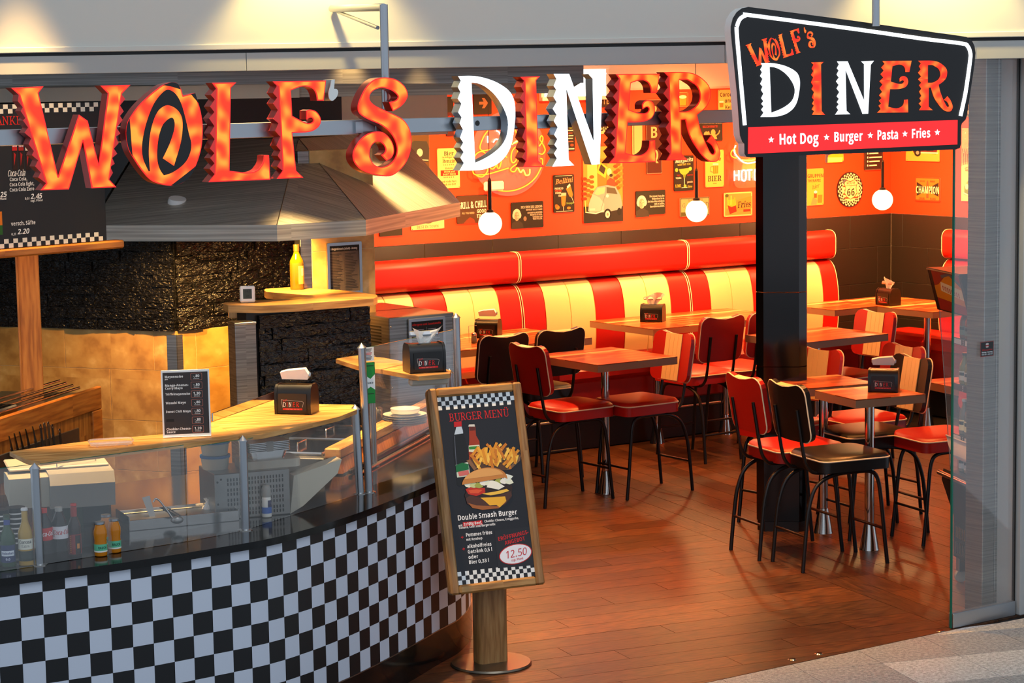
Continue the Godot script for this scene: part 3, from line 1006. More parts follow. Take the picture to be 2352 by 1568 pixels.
func wall_pt(x: float, y: float) -> Vector2:
	var n := Vector3(sin(RY), 0, cos(RY))
	var p := at_pl(x, y, n * WALL, n)
	return Vector2(p.x * cos(RY) - p.z * sin(RY), p.y)
func side_pt(x: float, y: float) -> Vector2:         # on the side wall: (w, h)
	var n := Vector3(cos(RY), 0, -sin(RY))
	var p := at_pl(x, y, n * CORNER, n)
	return Vector2(p.x * sin(RY) + p.z * cos(RY), p.y)

func plank(fl: Node3D, rest: Array, kinds: Array, c: Vector3, ln: float, wd: float, turn: float, edge_w: float, placed: int) -> int:
	# keep only what lies inside the diner; cut along the granite
	var b := Basis(Vector3.UP, turn)
	var poly := PackedVector2Array()
	for s in [[-1, -1], [1, -1], [1, 1], [-1, 1]]:
		var p: Vector3 = c + b * Vector3(s[0] * (ln / 2 - 0.0015), 0, s[1] * (wd / 2 - 0.0015))
		poly.append(Vector2(p.x * cos(RY) - p.z * sin(RY), p.x * sin(RY) + p.z * cos(RY)))
	var room_poly := pv([3.2, -13.14, 13.4, -13.14, 13.4, -9.2, 8.6, edge_w, 3.2, edge_w])
	var cut := Geometry2D.intersect_polygons(poly, room_poly)
	if cut.is_empty():
		return placed
	var pts := []
	var mid := Vector3.ZERO
	for q in cut[0]:
		var p := uw(q.x, 0, q.y)
		pts.append(p)
		mid += p / cut[0].size()
	# the counter's inside and what the camera cannot see are left bare
	if mid.x < -0.9:
		return placed
	var k := rng.randi_range(0, 4)
	var lift := rng.randf_range(-0.0006, 0.0)
	var seen := placed < 290 and mid.z > -14.6 and absf(mid.x - 1.0) < 2.2
	var inv := b.inverse()
	var st: SurfaceTool = new_st() if seen else rest[k]
	var pl := PackedVector2Array()
	if seen:
		for p in pts:
			var q: Vector3 = inv * (p - mid)
			pl.append(Vector2(q.x, -q.z))
		slab(st, pl, -0.012, lift, Transform3D(Basis(Vector3.RIGHT, Vector3.FORWARD, Vector3.UP), Vector3.ZERO), [], true, false, true)
		var mi := sub("plank", st, kinds[k], fl)
		mi.position = mid
		mi.rotation.y = turn
		return placed + 1
	for p in pts:
		pl.append(Vector2(p.x, -p.z))
	slab(st, pl, -0.012, lift, Transform3D(Basis(Vector3.RIGHT, Vector3.FORWARD, Vector3.UP), Vector3.ZERO), [], true, false, true)
	return placed

# ---- the mall side -----------------------------------------------------------------------------
func mall() -> void:
	var fl := structure("floor_mall", "grey granite tile floor of the shopping mall")
	var st := new_st()
	plan_slab(st, [Vector3(-7, 0, 3), Vector3(9, 0, 3), Vector3(9, 0, -9.2), uw(8.95, 0, -7.6), uw(-0.6, 0, -7.62), Vector3(-7, 0, -8.4)], -0.25, -0.012)
	sub("tile_bed", st, mats.granite_grey, fl)
	var yaw := deg_to_rad(17.0)
	var clip := PackedVector2Array()
	for q in [[2.0, -7.648], [8.0, -7.648], [8.6, -7.5], [9.5, -7.3], [9.5, -4.0], [2.0, -4.0]]:
		clip.append(Vector2(q[0], q[1]))
	for i in range(-4, 6):
		for j in range(-1, 8):
			var poly := PackedVector2Array()
			for s in [[0, 0], [1, 0], [1, 1], [0, 1]]:
				var p := uw(4.2 + (i + s[0]) * 0.4 + (0.0012 if s[0] == 0 else -0.0012), 0, -9.64 + (j + s[1]) * 0.4 + (0.0012 if s[1] == 0 else -0.0012), yaw)
				poly.append(Vector2(p.x * cos(RY) - p.z * sin(RY), p.x * sin(RY) + p.z * cos(RY)))
			for cut in Geometry2D.intersect_polygons(poly, clip):
				var pl := PackedVector2Array()
				var near := true
				for q in cut:
					var p := uw(q.x, 0, q.y)
					pl.append(Vector2(p.x, -p.z))
				st = new_st()
				slab(st, pl, -0.012, 0.0, Transform3D(Basis(Vector3.RIGHT, Vector3.FORWARD, Vector3.UP), Vector3.ZERO), [], true, false, true)
				sub("tile", st, mats.granite_pale if (i * 3 + j * 5) % 7 in [1, 4] else mats.granite_grey, fl)
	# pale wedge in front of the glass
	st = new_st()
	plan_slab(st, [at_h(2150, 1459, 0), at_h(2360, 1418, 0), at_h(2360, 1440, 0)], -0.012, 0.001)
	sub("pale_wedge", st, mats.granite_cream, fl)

# ---- front: bulkhead, lintels, glass, pillars -----------------------------------------------------
func facade() -> void:
	var z := -10.9
	var up := structure("wall_front", "cream plaster bulkhead over the shop front")
	var st := new_st()
	box2(st, Vector3(-7.5, 2.915, z - 0.22), Vector3(7.5, 7.5, z))
	sub("plaster_field", st, mats.plaster, up)
	st = new_st()
	box2(st, Vector3(-7.5, 2.888, z - 0.2), Vector3(7.5, 2.915, z + 0.012), 0.003)
	sub("edge_bead", st, mats.plaster, up)
	var li := structure("trim_1", "pale grey metal lintel band under the bulkhead")
	var xs := [-7.5, -1.26, 1.05, 3.2, 7.5]
	for i in 4:
		st = new_st()
		box2(st, Vector3(xs[i] + 0.001, 2.785, z - 0.06), Vector3(xs[i + 1] - 0.001, 2.872, z - 0.002), 0.002)
		sub("panel", st, mats.grey_panel, li)
	st = new_st()
	box2(st, Vector3(-7.5, 2.872, z - 0.2), Vector3(7.5, 2.888, z - 0.03))
	sub("shadow_gap", st, mats.black_metal, li)
	var sb := structure("trim_2", "brushed steel soffit beam behind the lintel")
	st = new_st()
	var poly := pv([-4.0, 2.725, -2.55, 2.733, -1.0, 2.718, 0.383, 2.70, 0.383, 2.79, -4.0, 2.79])
	slab(st, poly, -11.55, -11.4, Transform3D())
	sub("steel_face", st, mats.steel, sb)
	st = new_st()
	poly = pv([-4.0, 2.65, 0.29, 2.65, 0.375, 2.70, 0.385, 2.735, -4.0, 2.735])
	slab(st, poly, -12.0, -11.6, Transform3D())
	sub("lower_face", st, mats.hood_steel, sb)
	st = new_st()
	box2(st, Vector3(-4.0, 2.648, -11.605), Vector3(-1.07, 2.722, -11.585), 0.003)
	sub("plaster_strip", st, mats.plaster, sb)
	# the shop window: a glass leaf, a steel post behind it and the pillar beside it
	var g0 := Vector2(7.925, -7.68)
	var g1 := Vector2(8.366, -7.65)
	var gl := structure("window_1", "frameless glass leaf at the entrance with a grey foot rail", uw(g0.x, 0, g0.y), RY)
	var gw := g1.x - g0.x
	st = new_st()
	box2(st, Vector3(0.004, 0.075, -0.006), Vector3(gw, 2.86, 0.006))
	sub("pane", st, mats.pane, gl)
	st = new_st()
	box2(st, Vector3(-0.003, 0.0, -0.006), Vector3(0.003, 2.86, 0.006))
	sub("pane_edge", st, mats.pane_edge, gl)
	st = new_st()
	box2(st, Vector3(0.0, 0.0, -0.018), Vector3(gw, 0.075, 0.018), 0.003)
	sub("foot_rail", st, mats.aluminium, gl)
	st = new_st()
	box2(st, Vector3(gw - 0.002, 0.06, -0.008), Vector3(gw + 0.004, 2.86, 0.008))
	sub("seal", st, mats.black_metal, gl)
	var cp := structure("column", "brushed steel post behind the entrance glass", uw(8.27, 0, -7.80), RY)
	st = new_st()
	box2(st, Vector3(0.0, 0, -0.12), Vector3(0.085, 2.80, 0.0), 0.003)
	sub("face", st, mats.steel, cp)
	st = new_st()
	box2(st, Vector3(0.089, 0, -0.12), Vector3(0.16, 2.80, 0.0), 0.003)
	sub("face", st, mats.steel, cp)
	var fp := structure("column", "smooth grey metal pillar at the edge of the shop front", uw(8.375, 0, -7.66), RY)
	st = new_st()
	box2(st, Vector3(0.0, 0, -0.3), Vector3(0.7, 2.87, 0.02), 0.006)
	sub("pillar_face", st, mats.grey_panel, fp)
	var wr := structure("wall_side", "grey mall wall past the shop front", Vector3.ZERO, 0)
	st = new_st()
	var q0 := uw(9.07, 0, -7.68)
	box2(st, Vector3(q0.x - 0.1, 0, q0.z - 0.25), Vector3(7.5, 3.0, q0.z - 0.05))
	sub("wall_core", st, mats.grey_panel, wr)
	# the black pillar among the small tables
	var pc := at_h(1803, 1220, 0) - Vector3(0, 0, 0.0)
	var pil := structure("column", "slim black square pillar standing among the tables", Vector3(pc.x, 0, pc.z - 0.14), deg_to_rad(-8.0))
	var oct := PackedVector2Array()
	for p in [[-0.105, 0.152], [0.105, 0.152], [0.15, 0.10], [0.15, -0.152], [-0.15, -0.152], [-0.15, 0.10]]:
		oct.append(Vector2(p[0], p[1]))
	var tr := Transform3D(Basis(Vector3.RIGHT, Vector3.FORWARD, Vector3.UP), Vector3.ZERO)
	var sec := [[0.0, 0.06], [0.063, 0.995], [1.0, 1.44], [1.445, 3.02]]
	for s in sec:
		st = new_st()
		var o2 := PackedVector2Array()
		for p in oct:
			o2.append(Vector2(p.x, -p.y) * (0.97 if s[0] == 0.0 else 1.0))
		slab(st, o2, s[0], s[1], tr)
		sub("cladding_panel", st, mats.black_gloss if s[0] > 0.0 else mats.black_metal, pil)
	# gooseneck lamps on the bulkhead: arm, drop tube; the heads stand just above the picture
	for s in [[881.0, 9.95, 828.0, 1], [2012.0, 10.55, 1962.0, 0]]:
		var top := at_d(s[0], 2.0, s[1])
		top.y = 3.06 if s[3] else 3.25
		var bot := at_d(s[0], 250.0 if s[3] else 60.0, s[1])
		var lamp := thing("sign_bracket", ["slim grey tube and wall arm that carries the black diner sign", "slim grey tube and wall arm that carries the lit letters by the S"][s[3]], "bracket", Vector3(top.x, 0, top.z))
		st = new_st()
		tube(st, [Vector3(0, bot.y, 0), Vector3(0, top.y, 0)], 0.0185, 14)
		sub("drop_tube", st, mats.aluminium, lamp)
		st = new_st()
		tube(st, [Vector3(0.0, top.y - 0.012, 0), Vector3(-0.3, top.y + 0.015, z - top.z + 0.01)], 0.017, 12)
		sub("wall_arm", st, mats.aluminium, lamp)
		st = new_st()
		tube(st, [Vector3(-0.03, top.y - 0.10, -0.03), Vector3(-0.27, top.y + 0.0, z - top.z + 0.05)], 0.009, 8)
		sub("brace", st, mats.aluminium, lamp)
	for s in [[-0.95, 3.62, 0.18], [2.05, 3.62, 0.15]]:
		spot_lamp("small spotlight washing the cream bulkhead from above", Vector3(s[0], s[1], z + 0.20), Vector3(s[0] + 0.02, 2.55, z + 0.02), Color(1.0, 0.86, 0.52), 2.6, 44.0, 0.5, "bulkhead spotlights")

# ---- the big channel letters ------------------------------------------------------------------------
func letters() -> void:
	var beam := thing("letter_beam", "long grey aluminium bar running behind the large lit letters", "beam", uw(2.6, 2.528, LETTER_W - 0.075), RY)
	for s in [[0.0, 2.55], [2.552, 3.4], [3.402, 4.62]]:
		var st := new_st()
		box2(st, Vector3(s[0], -0.032, -0.04), Vector3(s[1], 0.032, 0.0), 0.002)
		sub("bar", st, mats.aluminium, beam)
	var st2 := new_st()
	lathe(st2, [Vector2(0, 0.001), Vector2(0.0115, 0.001), Vector2(0.0125, 0.0)], 18, Transform3D(Basis(Vector3.RIGHT, Vector3.FORWARD, Vector3.UP).inverse(), Vector3(3.09, 0.002, 0.0008)))
	sub("cable_hole", st2, mats.black_metal, beam)
	var order := [["W", "W", "red"], ["O", "O", "red"], ["L", "L", "red"], ["F", "F", "red"], ["A", "apostrophe", "pale"], ["S", "S", "red"], ["D", "D", "white"], ["I", "I", "red"], ["N", "N", "white"], ["E", "E", "red"], ["R", "R", "red"]]
	var names := {"W": "large glowing red letter W, first of the hanging letters", "O": "large glowing red letter O with a black spiral inside", "L": "large glowing red letter L with a saw-toothed stem", "F": "large glowing red letter F with a curled middle arm", "A": "small unlit white apostrophe between the letters F and S", "S": "large glowing orange letter S with curled ends", "D": "large glowing white letter D with a zigzag stem", "I": "large glowing red letter I between two white letters", "N": "large glowing white letter N with a zigzag stem", "E": "large glowing red letter E with a curled middle arm", "R": "large glowing red letter R, last of the hanging letters"}
	for o in order:
		var g = glyphs[o[0]]
		var at: Vector2 = GLYPH_AT[o[0]]
		var t := thing("channel_letter", names[o[0]], "letter", uw(at.x, at.y, LETTER_W), RY, "hanging diner letters")
		var dp := 0.06 if o[0] != "A" else 0.075
		var side: Material = mats.aluminium if o[2] != "red" else mats.letter_side
		var st := new_st()
		slab(st, g.teeth, -dp, -0.004, Transform3D(), g.holes, false, true, true)
		sub("return_band", st, side, t)
		if o[2] == "red":
			st = new_st()
			slab(st, g.teeth, -0.004, -0.0005, Transform3D(), g.holes)
			sub("edge_face", st, mats.tooth_glow, t)
			st = new_st()
			slab(st, g.core, -0.003, 0.0005, Transform3D(), g.holes)
			sub("rim_face", st, mats.letter_edge, t)
			var inner := Geometry2D.offset_polygon(g.core, -0.0045)
			st = new_st()
			var hs := []
			for h in g.holes:
				var big := Geometry2D.offset_polygon(h, 0.0045)
				hs.append(big[0])
			for p in inner:
				slab(st, p, -0.002, 0.0015, Transform3D(), hs if p.size() == inner[0].size() else [])
			sub("lit_face", st, mats.letter_red, t)
		elif o[2] == "white":
			st = new_st()
			slab(st, g.core, -0.004, 0.001, Transform3D(), g.holes)
			sub("lit_face", st, mats.letter_white, t)
		else:
			st = new_st()
			slab(st, g.core, -0.004, 0.001)
			sub("unlit_face", st, mats.white_plastic, t)
		for b in g.bits:
			st = new_st()
			slab(st, b, 0.0, 0.003)
			sub("black_foil", st, mats.black_paint, t)
		st = new_st()
		var sz: Vector2 = GLYPH_DATA[o[0]].size
		var by := 2.528 - at.y
		if o[0] == "A":
			tube(st, [Vector3(0.02, 0.04, -0.05), Vector3(-0.02, 0.03, -0.05)], 0.005)
		else:
			box2(st, Vector3(sz.x * 0.18, by - 0.025, -0.076), Vector3(sz.x * 0.3, by + 0.025, -dp - 0.0005))
		sub("mounting_clip", st, mats.aluminium, t)

func glyph_part(parent: Node3D, g: String, m: Material, t: Transform3D, z0: float, z1: float, called := "letter") -> void:
	var st := new_st()
	if g == "O":
		slab(st, glyphs.O.core, z0, z1, t)
		sub(called, st, m, parent)
		st = new_st()
		for b in glyphs.O.bits:
			slab(st, b, z1, z1 + 0.004, t)
		sub("letter_gap", st, mats.black_paint, parent)
		return
	slab(st, glyphs[g].teeth, z0, z1, t, glyphs[g].holes)
	sub(called, st, m, parent)

# ---- the black sign --------------------------------------------------------------------------------
func hanging_sign() -> void:
	var yaw := deg_to_rad(18.0)
	var org := at_d(1718, 355, 10.4)
	var n := Vector3(sin(yaw), 0, cos(yaw))
	var t := thing("hanging_sign", "black light-box sign with white neon outline and red menu strip", "sign", org, yaw)
	# the outline, read from the photograph and laid on the sign's own plane
	var f := func(x: float, y: float) -> Vector2:
		var p := at_pl(1640.0 + x / 3.7935, y / 3.7935, org, n) - org
		return Vector2(p.x * cos(yaw) - p.z * sin(yaw), p.y)
	var out := PackedVector2Array()
	for q in [[300, 60], [700, 112], [1200, 178], [1700, 250], [2140, 312], [2200, 322], [2245, 350], [2270, 400], [2279, 460], [2270, 560], [2240, 760], [2205, 1000], [2195, 1040], [2160, 1075], [2155, 1100], [2153, 1255], [2142, 1290], [2110, 1302], [1400, 1328], [320, 1370], [285, 1366], [268, 1340], [266, 1252], [248, 1235], [228, 1180], [200, 800], [148, 280], [148, 230], [165, 160], [200, 105], [245, 72]]:
		out.append(f.call(q[0], q[1]))
	var st := new_st()
	slab(st, out, -0.075, -0.004, Transform3D(), [], false, true, true)
	sub("casing", st, mats.white_metal, t)
	st = new_st()
	slab(st, out, -0.004, 0.0)
	sub("face_panel", st, mats.black_paint, t)
	var ln := []
	for q in [[266, 1090], [240, 800], [197, 300], [200, 225], [225, 165], [275, 135], [330, 135], [1200, 250], [1800, 335], [2150, 378], [2205, 400], [2230, 460], [2228, 530], [2190, 800], [2145, 1010]]:
		var p: Vector2 = f.call(q[0], q[1])
		ln.append(Vector3(p.x, p.y, 0.0))
	st = new_st()
	var sm := smooth_line(ln, 6)
	for i in sm.size() - 1:
		var a: Vector3 = sm[i]
		var b: Vector3 = sm[i + 1]
		var d := (b - a).normalized()
		var q := Vector3(-d.y, d.x, 0) * 0.0085
		quad(st, a - q + Vector3.BACK * 0.006, b - q + Vector3.BACK * 0.006, b + q + Vector3.BACK * 0.006, a + q + Vector3.BACK * 0.006, Vector3.BACK)
		quad(st, a - q, b - q, b - q + Vector3.BACK * 0.006, a - q + Vector3.BACK * 0.006, -q.normalized())
		quad(st, a + q, b + q, b + q + Vector3.BACK * 0.006, a + q + Vector3.BACK * 0.006, q.normalized())
	sub("outline_tube", st, mats.sign_white, t)
	st = new_st()
	var strip := PackedVector2Array()
	for q in [[297, 1108], [2120, 1045], [2118, 1258], [295, 1340]]:
		strip.append(f.call(q[0], q[1]))
	slab(st, strip, 0.0, 0.003)
	sub("menu_strip", st, mats.sign_red, t)
	# the big word
	for w in [["D", 402, 545, 745, 1020, 1], ["I", 845, 540, 965, 1003, 0], ["N", 1055, 530, 1390, 998, 1], ["E", 1420, 528, 1718, 985, 0], ["R", 1775, 525, 2078, 975, 0]]:
		var a: Vector2 = f.call(w[1], w[4])
		var b: Vector2 = f.call(w[3], w[2])
		var sz: Vector2 = GLYPH_DATA[w[0]].size
		var x := Transform3D(Basis.from_scale(Vector3((b.x - a.x) / sz.x, (b.y - a.y) / sz.y, 1)), Vector3(a.x, a.y, 0))
		glyph_part(t, w[0], mats.sign_white if w[5] else mats.sign_letter, x, 0.0, 0.004)
	# the small word climbs to the right
	var tilt := 0.29
	for w in [["W", 328, 592, 205, 0.98], ["O", 492, 545, 205, 0.82], ["L", 602, 507, 205, 0.85], ["F", 712, 470, 205, 0.8], ["A", 790, 290, 50, 0.8], ["S", 830, 428, 145, 0.85]]:
		var a: Vector2 = f.call(w[1], w[2])
		var sz: Vector2 = GLYPH_DATA[w[0]].size
		var k: float = w[3] / 3.7935 / FOCAL * 10.4 / sz.y
		var bs := Basis(Vector3.BACK, tilt) * Basis.from_scale(Vector3(k * w[4] * 0.85, k, 1))
		glyph_part(t, w[0], mats.sign_letter, Transform3D(bs, Vector3(a.x, a.y, 0)), 0.0, 0.003)
	# the strip's wording
	st = new_st()
	var c0: Vector2 = f.call(300, 1222)
	var c1: Vector2 = f.call(2120, 1158)
	var tilt2 := (c1 - c0).angle()
	for w in [["Hot Dog", 738, 373, 100], ["Burger", 1168, 275, 92], ["Pasta", 1510, 200, 92], ["Fries", 1800, 182, 88]]:
		var p: Vector2 = f.call(w[1], 1207 - (w[1] - 738) * 0.044)
		p_text(st, w[0], p.x, p.y, w[3] / 3.7935 / FOCAL * 10.4 * 0.92, 0.0045, Color.WHITE, Transform3D(), w[2] / 3.7935 / FOCAL * 10.4, 0, "bold", 0.0, tilt2)
	for sx in [495, 977, 1358, 1660, 1942]:
		var p: Vector2 = f.call(sx, 1217 - (sx - 495) * 0.044)
		var star := PackedVector2Array()
		for i in 10:
			var r := 0.0155 if i % 2 == 0 else 0.0066
			star.append(p + Vector2(sin(TAU * i / 10), cos(TAU * i / 10)) * r)
		p_poly(st, star, 0.0045, Color.WHITE)
	sub("strip_lettering", st, mats.sign_white, t)

# ---- benches, tables, chairs, napkin boxes, lamps ---------------------------------------------------
# a padded strip: profile of (z, h) drawn along x from x0 to x1, its ends rounded over
func pad(st: SurfaceTool, prof: PackedVector2Array, x0: float, x1: float, r := 0.008) -> void:
	var cw := Geometry2D.is_polygon_clockwise(prof)
	var n := prof.size()
	var nrm := []
	for i in n:
		var d := (prof[(i + 1) % n] - prof[(i - 1 + n) % n]).normalized()
		nrm.append(Vector2(d.y, -d.x) * (-1.0 if cw else 1.0))
	var rings := [[x0, r], [x0 + r * 0.3, r * 0.3], [x0 + r, 0.0], [x1 - r, 0.0], [x1 - r * 0.3, r * 0.3], [x1, r]]
	for k in rings.size() - 1:
		for i in n:
			var j := (i + 1) % n
			var p := []
			var ns := []
			for q in [[k, i], [k, j], [k + 1, j], [k + 1, i]]:
				var v: Vector2 = prof[q[1]] - nrm[q[1]] * rings[q[0]][1]
				p.append(Vector3(rings[q[0]][0], v.y, v.x))
				var e: float = [-0.8, -0.4, 0.0, 0.0, 0.4, 0.8][q[0]]
				ns.append(Vector3(e, nrm[q[1]].y, nrm[q[1]].x).normalized())
			tri_n(st, [p[0], p[1], p[2]], [ns[0], ns[1], ns[2]])
			tri_n(st, [p[0], p[2], p[3]], [ns[0], ns[2], ns[3]])
	for e in [0, 5]:
		var f := fill(prof, [])
		for i in range(0, f.size(), 3):
			tri(st, Vector3(rings[e][0], f[i].y, f[i].x), Vector3(rings[e][0], f[i + 1].y, f[i + 1].x), Vector3(rings[e][0], f[i + 2].y, f[i + 2].x), Vector3(-1 if e == 0 else 1, 0, 0))
var back_prof := PackedVector2Array()
var roll_prof := PackedVector2Array()
func bench_section(label: String, at: Vector3, turn: float, ln: float, stripes: Array, seat0: float, seat1: float) -> void:
	var t := thing("banquette_bench", label, "bench", at, turn, "red and cream banquette benches")
	var st := new_st()
	pad(st, roll_prof, 0.008, ln - 0.008, 0.012)
	sub("headrest", st, mats.red_vinyl, t)
	for s in stripes:
		st = new_st()
		pad(st, back_prof, s[0] + 0.0008 + (0.008 if s[0] < 0.01 else 0.0), s[1] - 0.0008 - (0.008 if s[1] > ln - 0.01 else 0.0), 0.009)
		sub("back_channel", st, mats.red_vinyl if s[2] == 0 else mats.cream_vinyl, t)
	for x in [0.009, ln - 0.009]:
		for pr in [roll_prof, back_prof]:
			var line := []
			for q in pr:
				line.append(Vector3(x, q.y, q.x + 0.001))
			st = new_st()
			tube(st, line, 0.0035, 6, true)
			sub("piping", st, mats.piping, t)
	st = new_st()
	box2(st, Vector3(seat0, 0.50, 0.10), Vector3(seat1, 0.622, 0.62), 0.035)
	sub("seat_cushion", st, mats.red_vinyl, t)
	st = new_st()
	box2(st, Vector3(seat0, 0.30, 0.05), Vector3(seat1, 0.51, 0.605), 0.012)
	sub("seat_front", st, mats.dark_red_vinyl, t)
	st = new_st()
	box2(st, Vector3(seat0, 0.0, 0.03), Vector3(seat1, 0.30, 0.565), 0.004)
	sub("plinth", st, mats.black_paint, t)
	st = new_st()
	tube(st, [Vector3(seat0 + 0.03, 0.235, 0.60), Vector3(seat1 - 0.03, 0.235, 0.60)], 0.011, 8)
	for x in [seat0 + 0.12, seat1 - 0.12]:
		tube(st, [Vector3(x, 0.235, 0.56), Vector3(x, 0.235, 0.60)], 0.007, 6)
	sub("foot_rail", st, mats.steel_plain, t)

func dining() -> void:
	for q in smooth_line([Vector2(0.205, 0.60), Vector2(0.225, 0.78), Vector2(0.222, 0.95), Vector2(0.20, 1.08), Vector2(0.165, 1.165), Vector2(0.11, 1.208), Vector2(0.04, 1.215)], 3):
		back_prof.append(q)
	back_prof.append(Vector2(0.02, 0.60))
	for q in round_rect(0.03, 1.222, 0.19, 1.452, 0.06, 4):
		roll_prof.append(q)
	var full := [[0.0, 0.21, 0], [0.21, 0.442, 1], [0.442, 0.67, 1], [0.67, 0.945, 0], [0.945, 1.175, 1], [1.175, 1.40, 1], [1.40, 1.60, 0]]
	bench_section("long red bench section with cream stripes, next to the kitchen partition", uw(7.85, 0, WALL), RY, 1.6, full, 0.0, 1.6)
	bench_section("long red bench section with cream stripes, middle one behind the square table", uw(9.45, 0, WALL), RY, 1.6, full, 0.0, 1.6)
	bench_section("red bench section with cream stripes, ending at the tiled corner", uw(11.05, 0, WALL), RY, 1.56, [[0.0, 0.20, 0], [0.20, 0.42, 1], [0.42, 0.635, 1], [0.635, 0.93, 0], [0.93, 1.16, 1], [1.16, 1.385, 1], [1.385, 1.56, 0]], 0.0, 1.70)
	bench_section("red bench on the side wall, cream stripes half hidden by the glass", uw(CORNER, 0, -12.95), RY - PI / 2, 1.75, [[0.0, 0.28, 0], [0.28, 0.49, 1], [0.49, 0.70, 1], [0.70, 1.0, 0], [1.0, 1.22, 1], [1.22, 1.44, 1], [1.44, 1.75, 0]], -0.45, 1.75)
	# tables
	table("small square wood-strip table at the front, carrying a napkin box", 6.90, -10.86, 0.462, 0.442, TY)
	table("small square wood-strip table just behind the front one, touching the black pillar", 6.915, -11.39, 0.458, 0.44, TY)
	table("square wood-strip table between two red chairs, left of the black pillar", 8.805, -11.65, 0.648, 0.71, RY)
	table("wood-strip table at the long bench, carrying a napkin box, beside two red chairs", 10.332, -13.03, 0.662, 0.768, RY)
	table("wood-strip table at the long bench, joined to the table with the napkin box", 11.0, -13.03, 0.664, 0.768, RY)
	table("wood-strip table half behind the black pillar with a cream-striped chair", 10.64, -11.615, 0.78, 0.62, RY)
	table("wood-strip table by the kitchen shelf, with salt shaker and napkin box", 9.02, -12.935, 0.68, 0.81, RY)
	table("wood-strip table by the kitchen shelf, farther left along the bench", 8.33, -12.935, 0.68, 0.81, RY)
	table("corner wood-strip table along the back wall, under the round globe lamp", 12.38, -12.99, 1.08, 0.54, RY)
	table("corner wood-strip table along the side wall, beside the right bench", 12.60, -12.405, 0.65, 0.60, RY, Vector2(-0.2, 0.12))
	var r0 := at_h(2131, 871, 0.80)
	table("wood-strip table seen through the glass, behind the black striped chair", 0, 0, 0.72, 0.66, TY, Vector2(-0.2, -0.1), 0.80, r0 + Basis(Vector3.UP, TY) * Vector3(0.30, 0, 0.33))
	# chairs
	var red := make_chair("red", mats.red_vinyl)
	var black := make_chair("black", mats.black_vinyl)
	var face_u := 0.0
	var rows := [
		[red, "red vinyl chair seen from behind, left of the black pillar", 6.52, -11.045, TY, TY],
		[black, "black vinyl chair with cream piping seen from behind, nearest the camera", 6.575, -10.66, TY, TY],
		[black, "black chair with a cream stripe facing us, behind the front tables", 7.13, -11.27, TY, TY + PI],
		[red, "red chair with a broad cream stripe, tucked behind the small rear table", 6.87, -11.80, TY, TY + PI + 0.28],
		[red, "red chair whose seat shows through the glass, back hidden by the fridge", 7.43, -10.95, TY, TY + PI],
		[red, "red chair with cream stripe peeking out behind the black striped chair", 7.40, -11.74, TY, TY + PI + 0.08],
		[red, "dark red chair seen from behind at the left of the square table", 8.515, -11.64, RY, RY],
		[red, "red chair with a cream stripe at the right of the square table", 8.97, -11.53, RY, RY + PI],
		[black, "black chair seen from behind, nearer the burger menu stand", 8.40, -12.56, RY, RY + PI / 2],
		[black, "black chair seen from behind, second from the burger menu stand", 8.87, -12.56, RY, RY + PI / 2],
		[red, "dark red chair seen from behind at the long bench table", 10.18, -12.42, RY, RY + PI / 2],
		[red, "dark red chair seen from behind, partly covered by the black pillar", 10.62, -12.42, RY, RY + PI / 2],
		[red, "red chair with a cream stripe right of the pillar, before the bench", 10.86, -11.59, RY, RY + PI],
	]
	var used := {}
	for r in rows:
		var at := uw(r[2], 0, r[3], r[4])
		if not used.has(r[0]):
			used[r[0]] = true
			r[0].position = at
			r[0].rotation.y = r[5]
			r[0].set_meta("label", r[1])
		else:
			copy_of(r[0], r[1], at, r[5])
	# napkin boxes
	var nb := napkin_box()
	var boxes := [
		["black napkin box with a diner logo on the front table", 2.127, -12.732, 0.914, -0.26],
		["black napkin box with a diner logo on the table at the long bench", 1.053, -16.603, 0.914, -0.32],
		["black napkin box with a diner logo beside the salt shaker", -0.166, -15.731, 0.914, -0.30],
		["black napkin box turned sideways on the corner table", 2.959, -17.522, 0.914, -1.0],
	]
	var b1 := at_h(682, 948, 1.263)
	boxes.append(["black napkin box with white paper on the long wooden counter shelf", b1.x, b1.z, 1.2632, -0.24])
	var b2 := at_h(975, 853, 1.42)
	boxes.append(["black napkin box with crumpled paper on the small wooden shelf", b2.x, b2.z, 1.4205, 0.35])
	for i in boxes.size():
		var b = boxes[i]
		var at := Vector3(b[1], b[3] + 0.0005, b[2])
		if i == 0:
			nb.position = at
			nb.rotation.y = b[4]
			nb.set_meta("label", b[0])
		else:
			var o := copy_of(nb, b[0], at, b[4])
			if i in [1, 3, 5]:
				for c in o.get_children():
					if String(c.name) == "napkin":
						c.free()
				var st := new_st()
				napkin_tuft(st, i)
				sub("napkin", st, mats.paper, o)
	# salt shaker in a wire stand
	var sp := at_h(1089, 788, 0.914)
	var sh := thing("salt_shaker", "small glass salt shaker with a metal lid beside the napkin box", "shaker", sp)
	var st := new_st()
	lathe_s(st, [Vector2(0, 0.001), Vector2(0.02, 0.001), Vector2(0.021, 0.02), Vector2(0.018, 0.055), Vector2(0, 0.055)], 16)
	sub("jar", st, mats.pale_glass, sh)
	st = new_st()
	lathe_s(st, [Vector2(0.019, 0.053), Vector2(0.02, 0.062), Vector2(0.014, 0.074), Vector2(0, 0.077)], 16)
	sub("lid", st, mats.chrome, sh)
	st = new_st()
	tube(st, [Vector3(-0.035, 0.004, 0.0), Vector3(-0.035, 0.12, 0.0), Vector3(0.02, 0.12, -0.02)], 0.0018, 6)
	sub("wire_handle", st, mats.chrome, sh)
